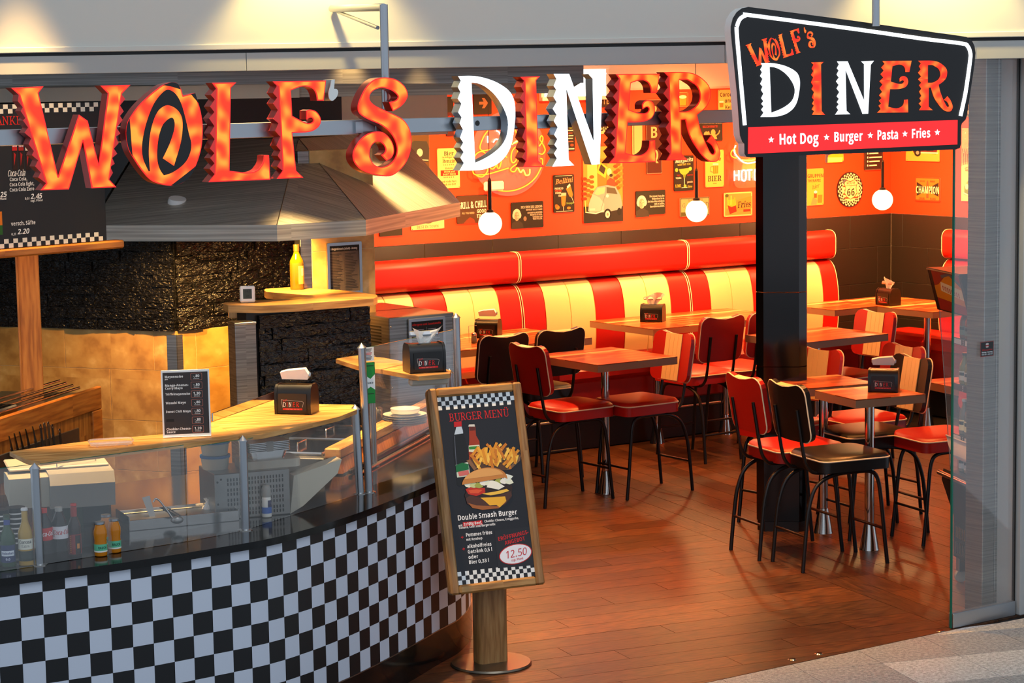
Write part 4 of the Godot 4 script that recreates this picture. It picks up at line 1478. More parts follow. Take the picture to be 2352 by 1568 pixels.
	# globe pendants over the bench tables
	for p in [[8.832, "glowing white globe pendant hanging left, before the grill poster"], [10.701, "glowing white globe pendant hanging in the middle, before the licence plate"], [12.614, "glowing white globe pendant hanging right, near the tiled corner"]]:
		var l := thing("globe_pendant", p[1], "pendant lamp", uw(p[0], 1.72, -13.0), 0.0, "globe pendants over the bench")
		st = new_st()
		ball(st, Vector3.ZERO, Vector3.ONE * 0.083, 28, 16)
		sub("globe", st, mats.globe, l)
		st = new_st()
		lathe(st, [Vector2(0, 0.078), Vector2(0.028, 0.078), Vector2(0.026, 0.095), Vector2(0.014, 0.1), Vector2(0.0135, 0.30), Vector2(0.006, 0.32), Vector2(0, 0.32)], 14)
		sub("socket_tube", st, mats.black_metal, l)
		st = new_st()
		tube(st, [Vector3(0, 0.31, 0), Vector3(0, 1.30, 0)], 0.003, 6)
		sub("cable", st, mats.black_metal, l)
		omni(l, Vector3.ZERO, Color(1.0, 0.78, 0.5), 1.0, 0.07)

func table(label: String, u: float, w: float, su: float, sw: float, yaw: float, pole := Vector2.ZERO, h := 0.914, at_world := Vector3.INF) -> void:
	var at := uw(u, 0, w, yaw)
	if at_world != Vector3.INF:
		at = Vector3(at_world.x, 0, at_world.z)
	var t := thing("dining_table", label, "table", at, yaw)
	var st := new_st()
	box2(st, Vector3(-su / 2, h - 0.006, -sw / 2), Vector3(su / 2, h, sw / 2), 0.0008)
	sub("laminate_top", st, mats.table_top, t)
	st = new_st()
	box2(st, Vector3(-su / 2, h - 0.05, -sw / 2), Vector3(su / 2, h - 0.006, sw / 2), 0.001)
	sub("edge_core", st, mats.table_edge, t)
	st = new_st()
	var x := Transform3D(Basis.IDENTITY, Vector3(pole.x, 0, pole.y))
	lathe(st, [Vector2(0.0, 0.0), Vector2(0.058, 0.0), Vector2(0.056, 0.008), Vector2(0.03, 0.15), Vector2(0.0275, 0.152), Vector2(0.0275, h - 0.056), Vector2(0.0, h - 0.056)], 24, x)
	sub("pole", st, mats.chrome, t)
	st = new_st()
	box2(st, Vector3(pole.x - 0.09, h - 0.056, pole.y - 0.09), Vector3(pole.x + 0.09, h - 0.05, pole.y + 0.09), 0.001)
	sub("mounting_plate", st, mats.black_metal, t)

# a diner chair: the sitter looks along +x, the origin lies under the middle of the seat
func make_chair(shade: String, vinyl: Material) -> Node3D:
	var t := thing("diner_chair", shade + " chair", "chair", Vector3.ZERO, 0.0)
	# seat
	var st := new_st()
	var plan := round_rect(-0.22, -0.195, 0.225, 0.195, 0.05, 4)
	var tr := Transform3D(Basis(Vector3.RIGHT, Vector3.FORWARD, Vector3.UP), Vector3.ZERO)
	slab(st, plan, 0.545, 0.607, tr, [], false, true, true)
	var c := Vector2(0.0, 0.0)
	var levels := [[1.0, 0.607], [0.985, 0.622], [0.93, 0.634], [0.7, 0.645], [0.35, 0.650], [0.0, 0.651]]
	for k in levels.size() - 1:
		for i in plan.size():
			var j := (i + 1) % plan.size()
			var p := []
			var ns := []
			for q in [[k, i], [k, j], [k + 1, j], [k + 1, i]]:
				var v: Vector2 = c + (plan[q[1]] - c) * levels[q[0]][0]
				p.append(Vector3(v.x, levels[q[0]][1], -v.y))
				var o := (plan[q[1]] - c).normalized()
				var lean: float = [0.9, 0.6, 0.22, 0.08, 0.03, 0.0][q[0]]
				ns.append(Vector3(o.x * lean, 1.0 - lean * 0.5, -o.y * lean).normalized())
			tri_n(st, [p[0], p[1], p[2]], [ns[0], ns[1], ns[2]])
			tri_n(st, [p[0], p[2], p[3]], [ns[0], ns[2], ns[3]])
	sub("seat", st, vinyl, t)
	st = new_st()
	var ring := []
	for q in plan:
		ring.append(Vector3(q.x * 1.004, 0.608, -q.y * 1.004))
	tube(st, ring, 0.0045, 6, true)
	sub("seat_piping", st, mats.piping, t)
	# backrest: a bowed panel, in its own frame (x across, y up, z to the front), leaning back
	var bt := Transform3D(Basis(Vector3.UP, PI / 2) * Basis(Vector3.RIGHT, -0.17), Vector3(-0.295, 0.72, 0))
	var outline := PackedVector2Array()
	for q in [[-0.15, 0.0], [0.15, 0.0]]:
		outline.append(Vector2(q[0], q[1]))
	outline = PackedVector2Array()
	for i in 5:
		var f := PI + PI / 2 * i / 4.0
		outline.append(Vector2(-0.145 + cos(f) * 0.05, 0.05 + sin(f) * 0.05))
	for i in 5:
		var f := -PI / 2 + PI / 2 * i / 4.0
		outline.append(Vector2(0.145 + cos(f) * 0.05, 0.05 + sin(f) * 0.05))
	for i in 5:
		var f := PI / 2 * i / 4.0
		outline.append(Vector2(0.137 + cos(f) * 0.06, 0.265 + sin(f) * 0.06))
	outline.append(Vector2(0.07, 0.312))
	outline.append(Vector2(0.0, 0.306))
	outline.append(Vector2(-0.07, 0.312))
	for i in 5:
		var f := PI / 2 + PI / 2 * i / 4.0
		outline.append(Vector2(-0.137 + cos(f) * 0.06, 0.265 + sin(f) * 0.06))
	st = new_st()
	bowed(st, outline, -0.022, 0.014, bt)
	sub("backrest", st, vinyl, t)
	# cream stripe with sewn channels on its front and over the top
	for k in 4:
		st = new_st()
		var x0 := -0.085 + k * 0.0425
		var cell := pv([x0 + 0.0008, 0.004, x0 + 0.0417, 0.004, x0 + 0.0417, 0.309, x0 + 0.0008, 0.309])
		bowed(st, cell, 0.006, 0.0195, bt)
		bowed(st, pv([x0 + 0.0004, 0.300, x0 + 0.0421, 0.300, x0 + 0.0421, 0.3135, x0 + 0.0004, 0.3135]), -0.019, 0.0185, bt)
		sub("stripe_channel", st, mats.cream_vinyl, t)
	st = new_st()
	ring = []
	for q in outline:
		ring.append(bt * Vector3(q.x * 1.004, (q.y - 0.15) * 1.004 + 0.15, -0.018 + bow(q.x)))
	tube(st, ring, 0.0042, 6, true)
	sub("back_piping", st, mats.piping, t)
	# tubular frame: an arch each side, two low bars, two flat uprights behind the back
	for s in [-1.0, 1.0]:
		st = new_st()
		var z: float = 0.165 * s
		var line := smooth_line([Vector3(-0.335, 0.0, z * 1.0), Vector3(-0.315, 0.20, z * 0.99), Vector3(-0.292, 0.36, z * 0.97), Vector3(-0.24, 0.475, z * 0.94), Vector3(-0.13, 0.527, z * 0.92), Vector3(0.02, 0.534, z * 0.92), Vector3(0.115, 0.525, z * 0.92), Vector3(0.155, 0.475, z * 0.94), Vector3(0.175, 0.34, z * 0.97), Vector3(0.192, 0.17, z * 0.99), Vector3(0.212, 0.0, z)], 5)
		tube(st, line, 0.0115, 10)
		sub("side_frame", st, mats.black_metal, t)
		st = new_st()
		tube(st, smooth_line([Vector3(-0.345, 0.90, z * 0.72), Vector3(-0.325, 0.78, z * 0.72), Vector3(-0.300, 0.64, z * 0.72), Vector3(-0.275, 0.575, z * 0.72), Vector3(-0.225, 0.542, z * 0.72), Vector3(-0.10, 0.538, z * 0.72)], 5), 0.0105, 8)
		sub("back_upright", st, mats.black_metal, t)
	for x in [[-0.315, 0.2], [0.19, 0.2]]:
		st = new_st()
		tube(st, [Vector3(x[0], x[1], -0.165), Vector3(x[0], x[1], 0.165)], 0.0085, 8)
		sub("cross_bar", st, mats.black_metal, t)
	return t
func bow(x: float) -> float:
	return 0.020 * (x / 0.195) * (x / 0.195)
func bowed(st: SurfaceTool, outline: PackedVector2Array, z0: float, z1: float, t: Transform3D) -> void:
	# thin slices so that the panel can bend
	var lo := INF
	var hi := -INF
	for q in outline:
		lo = minf(lo, q.x)
		hi = maxf(hi, q.x)
	var n := maxi(1, int(ceil((hi - lo) / 0.03)))
	var strips := []
	for i in n:
		var a := lerpf(lo, hi, float(i) / n)
		var b := lerpf(lo, hi, float(i + 1) / n)
		for piece in Geometry2D.intersect_polygons(outline, pv([a, -1, b, -1, b, 1, a, 1])):
			strips.append(piece)
	for p in strips:
		var f := fill(p, [])
		for i in range(0, f.size(), 3):
			for s in [[z1, Vector3.BACK], [z0, Vector3.FORWARD]]:
				var vv := []
				var nn := []
				for k in 3:
					var q: Vector2 = f[i + k]
					vv.append(t * Vector3(q.x, q.y, s[0] + bow(q.x)))
					nn.append((t.basis * (s[1] + Vector3(-0.2 * q.x / 0.195, 0, 0) * s[1].z)).normalized())
				tri_n(st, vv, nn)
	var m := outline.size()
	var cw := Geometry2D.is_polygon_clockwise(outline)
	for i in m:
		var a := outline[i]
		var b := outline[(i + 1) % m]
		var d := (b - a).normalized()
		var nr := Vector3(d.y, -d.x, 0) * (-1.0 if cw else 1.0)
		quad(st, t * Vector3(a.x, a.y, z0 + bow(a.x)), t * Vector3(b.x, b.y, z0 + bow(b.x)), t * Vector3(b.x, b.y, z1 + bow(b.x)), t * Vector3(a.x, a.y, z1 + bow(a.x)), (t.basis * nr).normalized())

func napkin_tuft(st: SurfaceTool, sd: int) -> void:
	var r := RandomNumberGenerator.new()
	r.seed = sd * 13
	# a sheet pulled up into a leaning fold
	var n := 8
	var g := []
	for i in n + 1:
		var row := []
		for j in n + 1:
			var a := float(i) / n * 2.0 - 1.0
			var b := float(j) / n
			var sp := 0.02 + 0.055 * b
			row.append(Vector3(a * sp + 0.02 * b + r.randf_range(-0.004, 0.004) * b, 0.115 + b * (0.085 + 0.02 * sin(a * 2.0 + sd)), 0.012 * sin(a * 5.0 + sd) * (0.3 + b) + 0.012 * b))
		g.append(row)
	for i in n:
		for j in n:
			var nn: Vector3 = (g[i + 1][j] - g[i][j]).cross(g[i][j + 1] - g[i][j]).normalized()
			quad(st, g[i][j], g[i + 1][j], g[i + 1][j + 1], g[i][j + 1], nn)
func napkin_box() -> Node3D:
	var t := thing("napkin_dispenser", "napkin box", "napkin box", Vector3.ZERO, 0.0, "black napkin boxes")
	var w := 0.085
	# ends with a rounded shoulder; the body between them
	var side := PackedVector2Array()
	for q in [[-0.055, 0.0], [0.055, 0.0], [0.058, 0.03], [0.056, 0.09], [0.047, 0.118], [0.03, 0.132], [-0.03, 0.132], [-0.047, 0.118], [-0.056, 0.09], [-0.058, 0.03]]:
		side.append(Vector2(-q[0], q[1]))
	for s in [-1.0, 1.0]:
		var st := new_st()
		slab(st, side, w - 0.012, w, Transform3D(Basis(Vector3.FORWARD * s, Vector3.UP, Vector3.RIGHT * s), Vector3.ZERO))
		sub("end_cheek", st, mats.black_plastic, t)
	var st2 := new_st()
	var inner := PackedVector2Array()
	for q in side:
		inner.append(Vector2(q.x * 0.95, 0.004 + q.y * 0.95))
	slab(st2, inner, -w + 0.012, w - 0.012, Transform3D(Basis(Vector3.FORWARD, Vector3.UP, Vector3.RIGHT), Vector3.ZERO))
	sub("body", st2, mats.black_plastic, t)
	st2 = new_st()
	box(st2, Vector3(0, 0.112, 0.047), Vector3(w * 2 - 0.03, 0.026, 0.012), 0.005, Transform3D(Basis(Vector3.RIGHT, -0.5), Vector3(0, 0.052, 0.014)))
	sub("chrome_lip", st2, mats.aluminium, t)
	st2 = new_st()
	var z := 0.0575
	p_poly(st2, round_rect(-0.066, 0.016, 0.066, 0.094, 0.006), z, Color(0.105, 0.095, 0.10))
	var z2 := z + 0.0004
	for l in [[[-0.046, 0.032], [-0.052, 0.066], [0.044, 0.060], [0.052, 0.056], [0.047, 0.034]]]:
		var pts := []
		for q in l:
			pts.append(Vector2(q[0], q[1]))
		p_line(st2, pts, 0.0012, z2, Color(0.75, 0.73, 0.72))
	p_rect(st2, -0.045, 0.021, 0.046, 0.029, z2, Color(0.72, 0.05, 0.05))
	p_text(st2, "Hot Dog * Burger * Pasta * Fries", 0.0, 0.025, 0.003, z2 + 0.0003, Color(0.9, 0.6, 0.55), Transform3D(), 0.08)
	p_text(st2, "WOLF'S", -0.034, 0.063, 0.008, z2, Color(0.75, 0.08, 0.06), Transform3D(), 0.02, 0, "bold", 0.0, 0.2)
	var lx := -0.044
	for q in [["D", 1], ["I", 0], ["N", 1], ["E", 0], ["R", 0]]:
		var sz: Vector2 = GLYPH_DATA[q[0]].size
		var k := 0.022 / sz.y
		var tx := Transform3D(Basis.from_scale(Vector3(k * 0.82, k, 1)), Vector3(lx, 0.034, 0))
		var outl: PackedVector2Array = glyphs[q[0]].core
		var f := fill(outl, glyphs[q[0]].holes)
		var col := Color(0.92, 0.9, 0.88) if q[1] else Color(0.74, 0.09, 0.06)
		for i in range(0, f.size(), 3):
			ptri(st2, tx * Vector3(f[i].x, f[i].y, z2 + 0.0003), tx * Vector3(f[i + 1].x, f[i + 1].y, z2 + 0.0003), tx * Vector3(f[i + 2].x, f[i + 2].y, z2 + 0.0003), Vector3.BACK, col.srgb_to_linear())
		lx += sz.x * k * 0.82 + 0.004
	print_part(st2, t, "logo_panel")
	st2 = new_st()
	var fold := PackedVector2Array()
	for q in [[-0.062, 0.128], [0.058, 0.128], [0.064, 0.152], [0.05, 0.178], [-0.03, 0.170], [-0.068, 0.160]]:
		fold.append(Vector2(q[0], q[1]))
	slab(st2, fold, -0.012, 0.010, Transform3D(Basis(Vector3.RIGHT, 0.25), Vector3(0, 0.03, -0.03)))
	sub("napkin", st2, mats.paper, t)
	return t

# ---- kitchen behind the counter ------------------------------------------------------------------
# stones of a cladding laid on a plane: origin, direction along, outward normal, length, heights
func cladding(parent: Node3D, o: Vector3, along: Vector3, out_n: Vector3, ln: float, h0: float, h1: float, sd: int) -> void:
	var r := RandomNumberGenerator.new()
	r.seed = sd
	var y := h0
	var b := Basis(along, Vector3.UP, out_n)
	while y < h1 - 0.02:
		var rh := minf(r.randf_range(0.045, 0.075), h1 - y)
		var x := -r.randf_range(0.0, 0.2)
		while x < ln:
			var sl := r.randf_range(0.16, 0.42)
			var a := maxf(x, 0.0)
			var e := minf(x + sl, ln)
			if e - a > 0.02:
				var st := new_st()
				var d := r.randf_range(0.012, 0.032)
				# a rough face: a small grid with uneven depth
				var nx := maxi(2, int((e - a) / 0.055))
				var ny := 2
				var g := []
				for i in nx + 1:
					var col := []
					for j in ny + 1:
						var edge: bool = i == 0 or i == nx or j == 0 or j == ny
						col.append(Vector3(lerpf(0.0015, e - a - 0.0015, float(i) / nx), lerpf(0.001, rh - 0.001, float(j) / ny), d + r.randf_range(-0.006, 0.006) - (0.004 if edge else 0.0)))
					g.append(col)
				for i in nx:
					for j in ny:
						var p := [b * g[i][j], b * g[i + 1][j], b * g[i + 1][j + 1], b * g[i][j + 1]]
						var n1: Vector3 = (p[1] - p[0]).cross(p[2] - p[0]).normalized()
						var n2: Vector3 = (p[2] - p[0]).cross(p[3] - p[0]).normalized()
						tri(st, p[0], p[1], p[2], n1 if n1.dot(out_n) > 0 else -n1)
						tri(st, p[0], p[2], p[3], n2 if n2.dot(out_n) > 0 else -n2)
				for j in ny:
					for i in [0, nx]:
						var p: Vector3 = g[i][j]
						var q: Vector3 = g[i][j + 1]
						quad(st, b * p, b * q, b * Vector3(q.x, q.y, 0), b * Vector3(p.x, p.y, 0), along * (-1.0 if i == 0 else 1.0))
				for i in nx:
					for j in [0, ny]:
						var p: Vector3 = g[i][j]
						var q: Vector3 = g[i + 1][j]
						quad(st, b * p, b * q, b * Vector3(q.x, q.y, 0), b * Vector3(p.x, p.y, 0), Vector3.UP * (-1.0 if j == 0 else 1.0))
				var mi := sub("stone", st, mats.rock, parent)
				mi.position = o + along * a + Vector3.UP * y
			x += sl
		y += rh
func tiles_on(parent: Node3D, o: Vector3, along: Vector3, out_n: Vector3, ln: float, rows: Array, x0: float, tw: float, m: Material, shift := 0.5) -> void:
	var b := Basis(along, Vector3.UP, out_n)
	var st := new_st()
	box2(st, Vector3(0, rows[0], -0.10), Vector3(ln, rows[rows.size() - 1], 0.004), 0.0, Transform3D(b, o))
	sub("grout", st, mats.pale_grout, parent)
	for k in rows.size() - 1:
		var x: float = x0 - tw * (shift if k % 2 == 1 else 0.0) - tw * 8
		while x < ln:
			var a := maxf(x + 0.0012, 0.0)
			var e := minf(x + tw - 0.0012, ln)
			if e - a > 0.02:
				st = new_st()
				box2(st, Vector3(a, rows[k] + 0.0012, 0.0), Vector3(e, rows[k + 1] - 0.0012, 0.0062), 0.001, Transform3D(b, o))
				sub("tile", st, m, parent)
			x += tw
func kitchen() -> void:
	var warm := Color(1.0, 0.74, 0.40)
	# the chimney block: stone above, beige tiles below, a steel guard on its corner
	var c := at_d(405, 760, 12.2)
	c.y = 0.0
	var la := deg_to_rad(-20.0)
	var ra := deg_to_rad(40.0)
	var ld := Vector3(cos(la), 0, -sin(la))
	var rd := Vector3(cos(ra), 0, -sin(ra))
	var ln := Vector3(sin(la), 0, cos(la))
	var rn := Vector3(sin(ra), 0, cos(ra))
	var kb := structure("wall_kitchen", "kitchen wall with black stone cladding over beige tiles")
	var st := new_st()
	plan_slab(st, [c, c - ld * 2.3, c - ld * 2.3 - ln * 0.25, c - ln * 0.3 - rn * 0.1, c + rd * 1.15 - rn * 0.25, c + rd * 1.15], 0.0, 3.02)
	sub("wall_core", st, mats.black_metal, kb)
	cladding(kb, c - ld * 2.0, ld, ln, 2.0, 1.385, 2.12, 5)
	cladding(kb, c, rd, rn, 1.12, 1.385, 2.12, 6)
	tiles_on(kb, c - ld * 2.2, ld, ln, 2.2, [0.32, 0.60, 0.882, 1.165, 1.385], 2.2 - 0.42, 0.56, mats.beige_tile)
	tiles_on(kb, c, rd, rn, 1.1, [0.32, 0.60, 0.882, 1.165, 1.385], 0.40, 0.56, mats.beige_tile)
	st = new_st()
	box2(st, Vector3(-0.055, 0.3, 0.004), Vector3(0.006, 1.365, 0.012), 0.001, Transform3D(Basis(ld, Vector3.UP, ln), c))
	box2(st, Vector3(-0.004, 0.3, 0.004), Vector3(0.032, 1.365, 0.012), 0.001, Transform3D(Basis(rd, Vector3.UP, rn), c))
	sub("corner_guard", st, mats.steel, kb)
	# plaster block over the hood
	var cb := structure("wall_chimney", "white plaster chimney block above the steel hood")
	var cc := at_d(682, 260, 12.9)
	cc.y = 0
	st = new_st()
	plan_slab(st, [cc, cc - ld * 2.6, cc - ld * 2.6 - ln * 1.2, cc + rd * 1.1 - rn * 0.9, cc + rd * 1.1], 2.40, 3.02)
	sub("plaster_field", st, mats.white_paint, cb)
	# the hood
	var hd := thing("extractor_hood", "large brushed steel extractor hood below the letters, sloped sides", "extractor hood", Vector3.ZERO)
	var a0 := at_h(213, 554, 1.93)
	var b0 := at_h(637, 554, 1.93)
	var c0 := at_h(841, 541, 1.93)
	var e0 := at_h(1057, 497, 1.93)
	var ta := at_h(330, 322, 2.42)
	var tb := at_h(686, 318, 2.42)
	var te := at_h(912, 301, 2.42)
	var back_l := a0 + Vector3(-0.1, 0, -1.5)
	var rise := Vector3(0, 0.083, 0)
	var bl_top := ta + Vector3(-0.05, 0, -0.6)
	var rim_pts := [back_l, a0, b0, c0, e0]
	st = new_st()
	for i in 4:
		var p: Vector3 = rim_pts[i]
		var q: Vector3 = rim_pts[i + 1]
		var nn := Vector3.UP.cross(q - p).normalized() * -1.0
		if nn.dot(EYE - p) < 0:
			nn = -nn
		quad(st, p, q, q + rise, p + rise, nn)
		quad(st, p, q, q - nn * 0.03, p - nn * 0.03, Vector3.DOWN)
	sub("rim_band", st, mats.hood_steel, hd)
	var faces := [[a0, b0, tb, ta], [b0, c0, tb, tb], [c0, e0, te, tb], [back_l, a0, ta, bl_top]]
	for f in faces:
		st = new_st()
		var p: Vector3 = f[0] + rise
		var q: Vector3 = f[1] + rise
		var nn: Vector3 = (q - p).cross(f[2] - p).normalized()
		if nn.dot(EYE - p) < 0:
			nn = -nn
		tri(st, p, q, f[2], nn)
		if f[2] != f[3]:
			tri(st, p, f[2], f[3], nn)
		# inner skin, so that the sheet has thickness
		var w := nn * -0.012
		tri(st, p + w, q + w, f[2] + w, -nn)
		if f[2] != f[3]:
			tri(st, p + w, f[2] + w, f[3] + w, -nn)
		sub("sloped_panel", st, mats.hood_steel, hd)
	for s in [[b0, tb], [c0, tb]]:
		st = new_st()
		tube(st, [s[0] + rise, s[1]], 0.003, 6)
		sub("fold_edge", st, mats.steel_plain, hd)
	st = new_st()
	tri(st, ta, tb, te, Vector3.UP)
	tri(st, ta, te, te + Vector3(-1.2, 0, -0.3), Vector3.UP)
	sub("top_plate", st, mats.steel_plain, hd)
	# the half wall with its V-shaped wooden ledge
	var h0 := at_h(524, 704, 1.575)
	var hw := structure("wall_half", "half-height wall clad in black stone under the wooden ledge")
	var fx := Vector3(cos(RY), 0, -sin(RY))
	var fn := Vector3(sin(RY), 0, cos(RY))
	var s0 := at_d(590, 730, 11.28)
	s0.y = 0
	st = new_st()
	box2(st, Vector3(-0.06, 0.0, -0.10), Vector3(0.655, 1.578, 0.0), 0.0, Transform3D(Basis(fx, Vector3.UP, fn), s0))
	sub("wall_core", st, mats.black_metal, hw)
	cladding(hw, s0, fx, fn, 0.66, 0.80, 1.578, 9)
	var sp := thing("steel_post", "square brushed steel post below the wooden ledge corner", "post", Vector3(at_d(556, 740, 11.12).x, 0, -11.12), deg_to_rad(26))
	st = new_st()
	box2(st, Vector3(-0.055, 0.6, -0.06), Vector3(0.055, 1.535, 0.05), 0.002)
	sub("post_body", st, mats.steel, sp)
	st = new_st()
	box2(st, Vector3(-0.057, 1.535, -0.062), Vector3(0.057, 1.547, 0.052), 0.002)
	sub("post_cap", st, mats.steel_plain, sp)
	var ld_t := thing("wooden_ledge", "thick V-shaped pale wooden ledge on the black stone half wall", "ledge", Vector3.ZERO)
	st = new_st()
	var vv := []
	for q in [[513, 697], [524, 701], [600, 702], [690, 698], [790, 690], [858, 685], [867, 681], [866, 677], [820, 670], [765, 664.6], [665, 659], [609, 663], [607, 666], [612, 670], [725, 679], [640, 687], [516, 694]]:
		vv.append(at_h(q[0], q[1], 1.62))
	plan_slab(st, vv, 1.583, 1.62)
	sub("board", st, mats.oak, ld_t)
	st = new_st()
	box(st, Vector3(h0.x + 0.02, 1.545, h0.z - 0.06), Vector3(0.05, 0.072, 0.06), 0.004)
	sub("corner_block", st, mats.oak_upright, ld_t)
	# pale partition beyond it with a framed notice, and its steel edge
	var pw := structure("wall_partition", "pale tiled partition between kitchen and dining room")
	var p0 := at_d(716, 600, 12.1)
	p0.y = 0
	tiles_on(pw, p0, fx, fn, 0.395, [0.3, 0.94, 1.54, 1.815, 2.36], 0.0, 0.42, mats.pale_tile, 0.0)
	st = new_st()
	box2(st, Vector3(-0.07, 0.3, -0.06), Vector3(-0.002, 2.36, 0.004), 0.002, Transform3D(Basis(fx, Vector3.UP, fn), p0))
	sub("steel_edge", st, mats.steel, pw)
	framed_notice("silver-framed grey allergen notice on the pale partition by the oil bottle", at_pl(790, 616, p0 + fn * 0.008, fn), RY, 0.218, 0.285, "Allergenhinweis (Inhalt) - Auszug", false)
	# oil bottle and the little thermometer
	var ob := thing("oil_bottle", "tall glass bottle of golden olive oil with a yellow label", "bottle", at_h(683, 664, 1.62), 0.5)
	st = new_st()
	lathe_s(st, [Vector2(0, 0.0), Vector2(0.036, 0.0), Vector2(0.0385, 0.006), Vector2(0.0385, 0.135), Vector2(0.036, 0.155), Vector2(0.020, 0.185), Vector2(0.0145, 0.2), Vector2(0.0145, 0.218), Vector2(0, 0.218)], 28)
	sub("body", st, mats.olive_oil, ob)
	st = new_st()
	lathe_s(st, [Vector2(0.016, 0.205), Vector2(0.0165, 0.207), Vector2(0.0165, 0.238), Vector2(0.015, 0.242), Vector2(0, 0.242)], 20)
	sub("cap", st, mats.gold_cap, ob)
	st = new_st()
	label_band(st, 0.0392, 0.03, 0.128, -0.2, 1.1, Color(0.93, 0.80, 0.33))
	label_band(st, 0.0396, 0.075, 0.115, 0.25, 0.8, Color(0.97, 0.92, 0.7))
	sub("label", st, mats.print, ob)
	var th := thing("thermometer", "small white digital thermometer standing on the wooden ledge", "thermometer", at_h(569, 696, 1.62), 0.12)
	st = new_st()
	var lean := Transform3D(Basis(Vector3.RIGHT, -0.18), Vector3.ZERO)
	box2(st, Vector3(-0.038, 0.004, -0.012), Vector3(0.038, 0.088, 0.004), 0.006, lean)
	sub("case", st, mats.white_plastic, th)
	st = new_st()
	p_rect(st, -0.022, 0.022, 0.022, 0.072, 0.0045, Color(0.20, 0.22, 0.17), lean)
	p_text(st, "24.1", 0.0, 0.060, 0.011, 0.005, Color(0.12, 0.13, 0.10), lean, 0.036)
	p_text(st, "41", 0.0, 0.036, 0.011, 0.005, Color(0.12, 0.13, 0.10), lean, 0.03)
	sub("display", st, mats.print, th)
	# pizza oven
	var po := thing("pizza_oven", "boxy stainless oven with side vents behind the wooden shelf", "oven", at_d(893, 730, 12.0) * Vector3(1, 0, 1), RY)
	var oh := at_d(893, 730, 12.0).y
	st = new_st()
	box2(st, Vector3(0.0, 0.55, -0.75), Vector3(0.42, oh, 0.0), 0.004)
	sub("body", st, mats.steel, po)
	for i in 2:
		for j in 6:
			st = new_st()
			box2(st, Vector3(-0.0015, oh - 0.06 - j * 0.017, -0.08 - i * 0.2), Vector3(0.001, oh - 0.052 - j * 0.017, -0.24 - i * 0.2))
			sub("vent_slot", st, mats.black_metal, po)
	st = new_st()
	box2(st, Vector3(0.0, oh, -0.36), Vector3(0.42, oh + 0.0015, -0.355))
	sub("seam", st, mats.black_metal, po)
	for y in [oh - 0.05, oh - 0.38]:
		st = new_st()
		ball(st, Vector3(0.012, y, 0.001), Vector3.ONE * 0.006, 10, 6)
		sub("screw", st, mats.chrome, po)
	framed_notice("silver-framed allergen notice with red heading on the oven front", uw(0, 0, 0) + po.position + Basis(Vector3.UP, RY) * Vector3(0.235, oh - 0.165, 0.004), RY, 0.235, 0.30, "Allergene und Zusatzstoffe", true)
	var pe := thing("pizza_peel", "round wooden pizza board standing beside the oven", "pizza board", at_d(1012, 765, 12.2), RY)
	st = new_st()
	slab(st, ellipse(0, 0, 0.075, 0.075), -0.008, 0.008)
	sub("board", st, mats.oak_upright, pe)
	st = new_st()
	box2(st, Vector3(-0.012, -0.22, -0.008), Vector3(0.012, -0.07, 0.008), 0.003)
	sub("handle", st, mats.oak_upright, pe)
	# left: post, drink board, grill cabinet
	var wc := at_d(70, 700, 11.0)
	var col := structure("column_wood", "warm wooden post carrying the drinks board", Vector3(wc.x, 0, wc.z), deg_to_rad(15))
	st = new_st()
	box2(st, Vector3(-0.058, 0.7, -0.05), Vector3(0.046, 1.925, 0.04), 0.004)
	sub("post_body", st, mats.column_wood, col)
	st = new_st()
	box2(st, Vector3(-0.066, 0.7, 0.02), Vector3(-0.054, 1.925, 0.05), 0.003)
	sub("corner_strip", st, mats.column_wood, col)
	drinks_board()
	var g0 := at_h(-60, 979, 1.225)
	var g1 := at_h(233, 886, 1.225)
	var gd := (g1 - g0)
	var gl := gd.length()
	gd = gd.normalized()
	var gn := Vector3(-gd.z, 0, gd.x)
	if gn.dot(EYE - g0) < 0:
		gn = -gn
	var cab := thing("grill_cabinet", "wooden panelled grill counter at the left with rails on top", "cabinet", Vector3(g0.x, 0, g0.z), atan2(-gd.z, gd.x))
	st = new_st()
	box2(st, Vector3(0, 0.3, -0.55), Vector3(gl - 0.005, 1.19, -0.025), 0.003)
	sub("body", st, mats.steel_plain, cab)
	st = new_st()
	box2(st, Vector3(0, 1.11, -0.025), Vector3(gl, 1.225, 0.0), 0.006)
	sub("top_rail", st, mats.cabinet_wood, cab)
	st = new_st()
	box2(st, Vector3(gl - 0.11, 0.35, -0.025), Vector3(gl, 1.11, 0.0), 0.004)
	sub("end_stile", st, mats.cabinet_wood, cab)
	st = new_st()
	box2(st, Vector3(0.0, 0.35, -0.03), Vector3(gl - 0.11, 1.11, -0.014), 0.002)
	sub("panel", st, mats.column_wood, cab)
	for k in 4:
		st = new_st()
		tube(st, [Vector3(0.05, 1.235 + k * 0.004, -0.05 - k * 0.06), Vector3(gl - 0.15 + k * 0.05, 1.235 + k * 0.004, -0.05 - k * 0.06)], 0.007, 8)
		sub("chrome_rail", st, mats.chrome, cab)
	st = new_st()
	box2(st, Vector3(0.05, 1.19, -0.56), Vector3(gl - 0.04, 1.275, -0.545), 0.002)
	sub("splash_plate", st, mats.steel, cab)
	st = new_st()
	box2(st, Vector3(0.25, 1.20, -0.16), Vector3(0.55, 1.245, -0.06), 0.01)
	sub("steel_tray", st, mats.chrome, cab)
	# knives and ladles hung below the rail
	var bar := thing("knife_rail", "dark wall rail holding knives and ladles at the grill", "rail", cab.position, cab.rotation.y)
	st = new_st()
	box2(st, Vector3(0.05, 0.93, 0.004), Vector3(gl - 0.3, 1.06, 0.014), 0.002)
	sub("rail_strip", st, mats.steel_plain, bar)
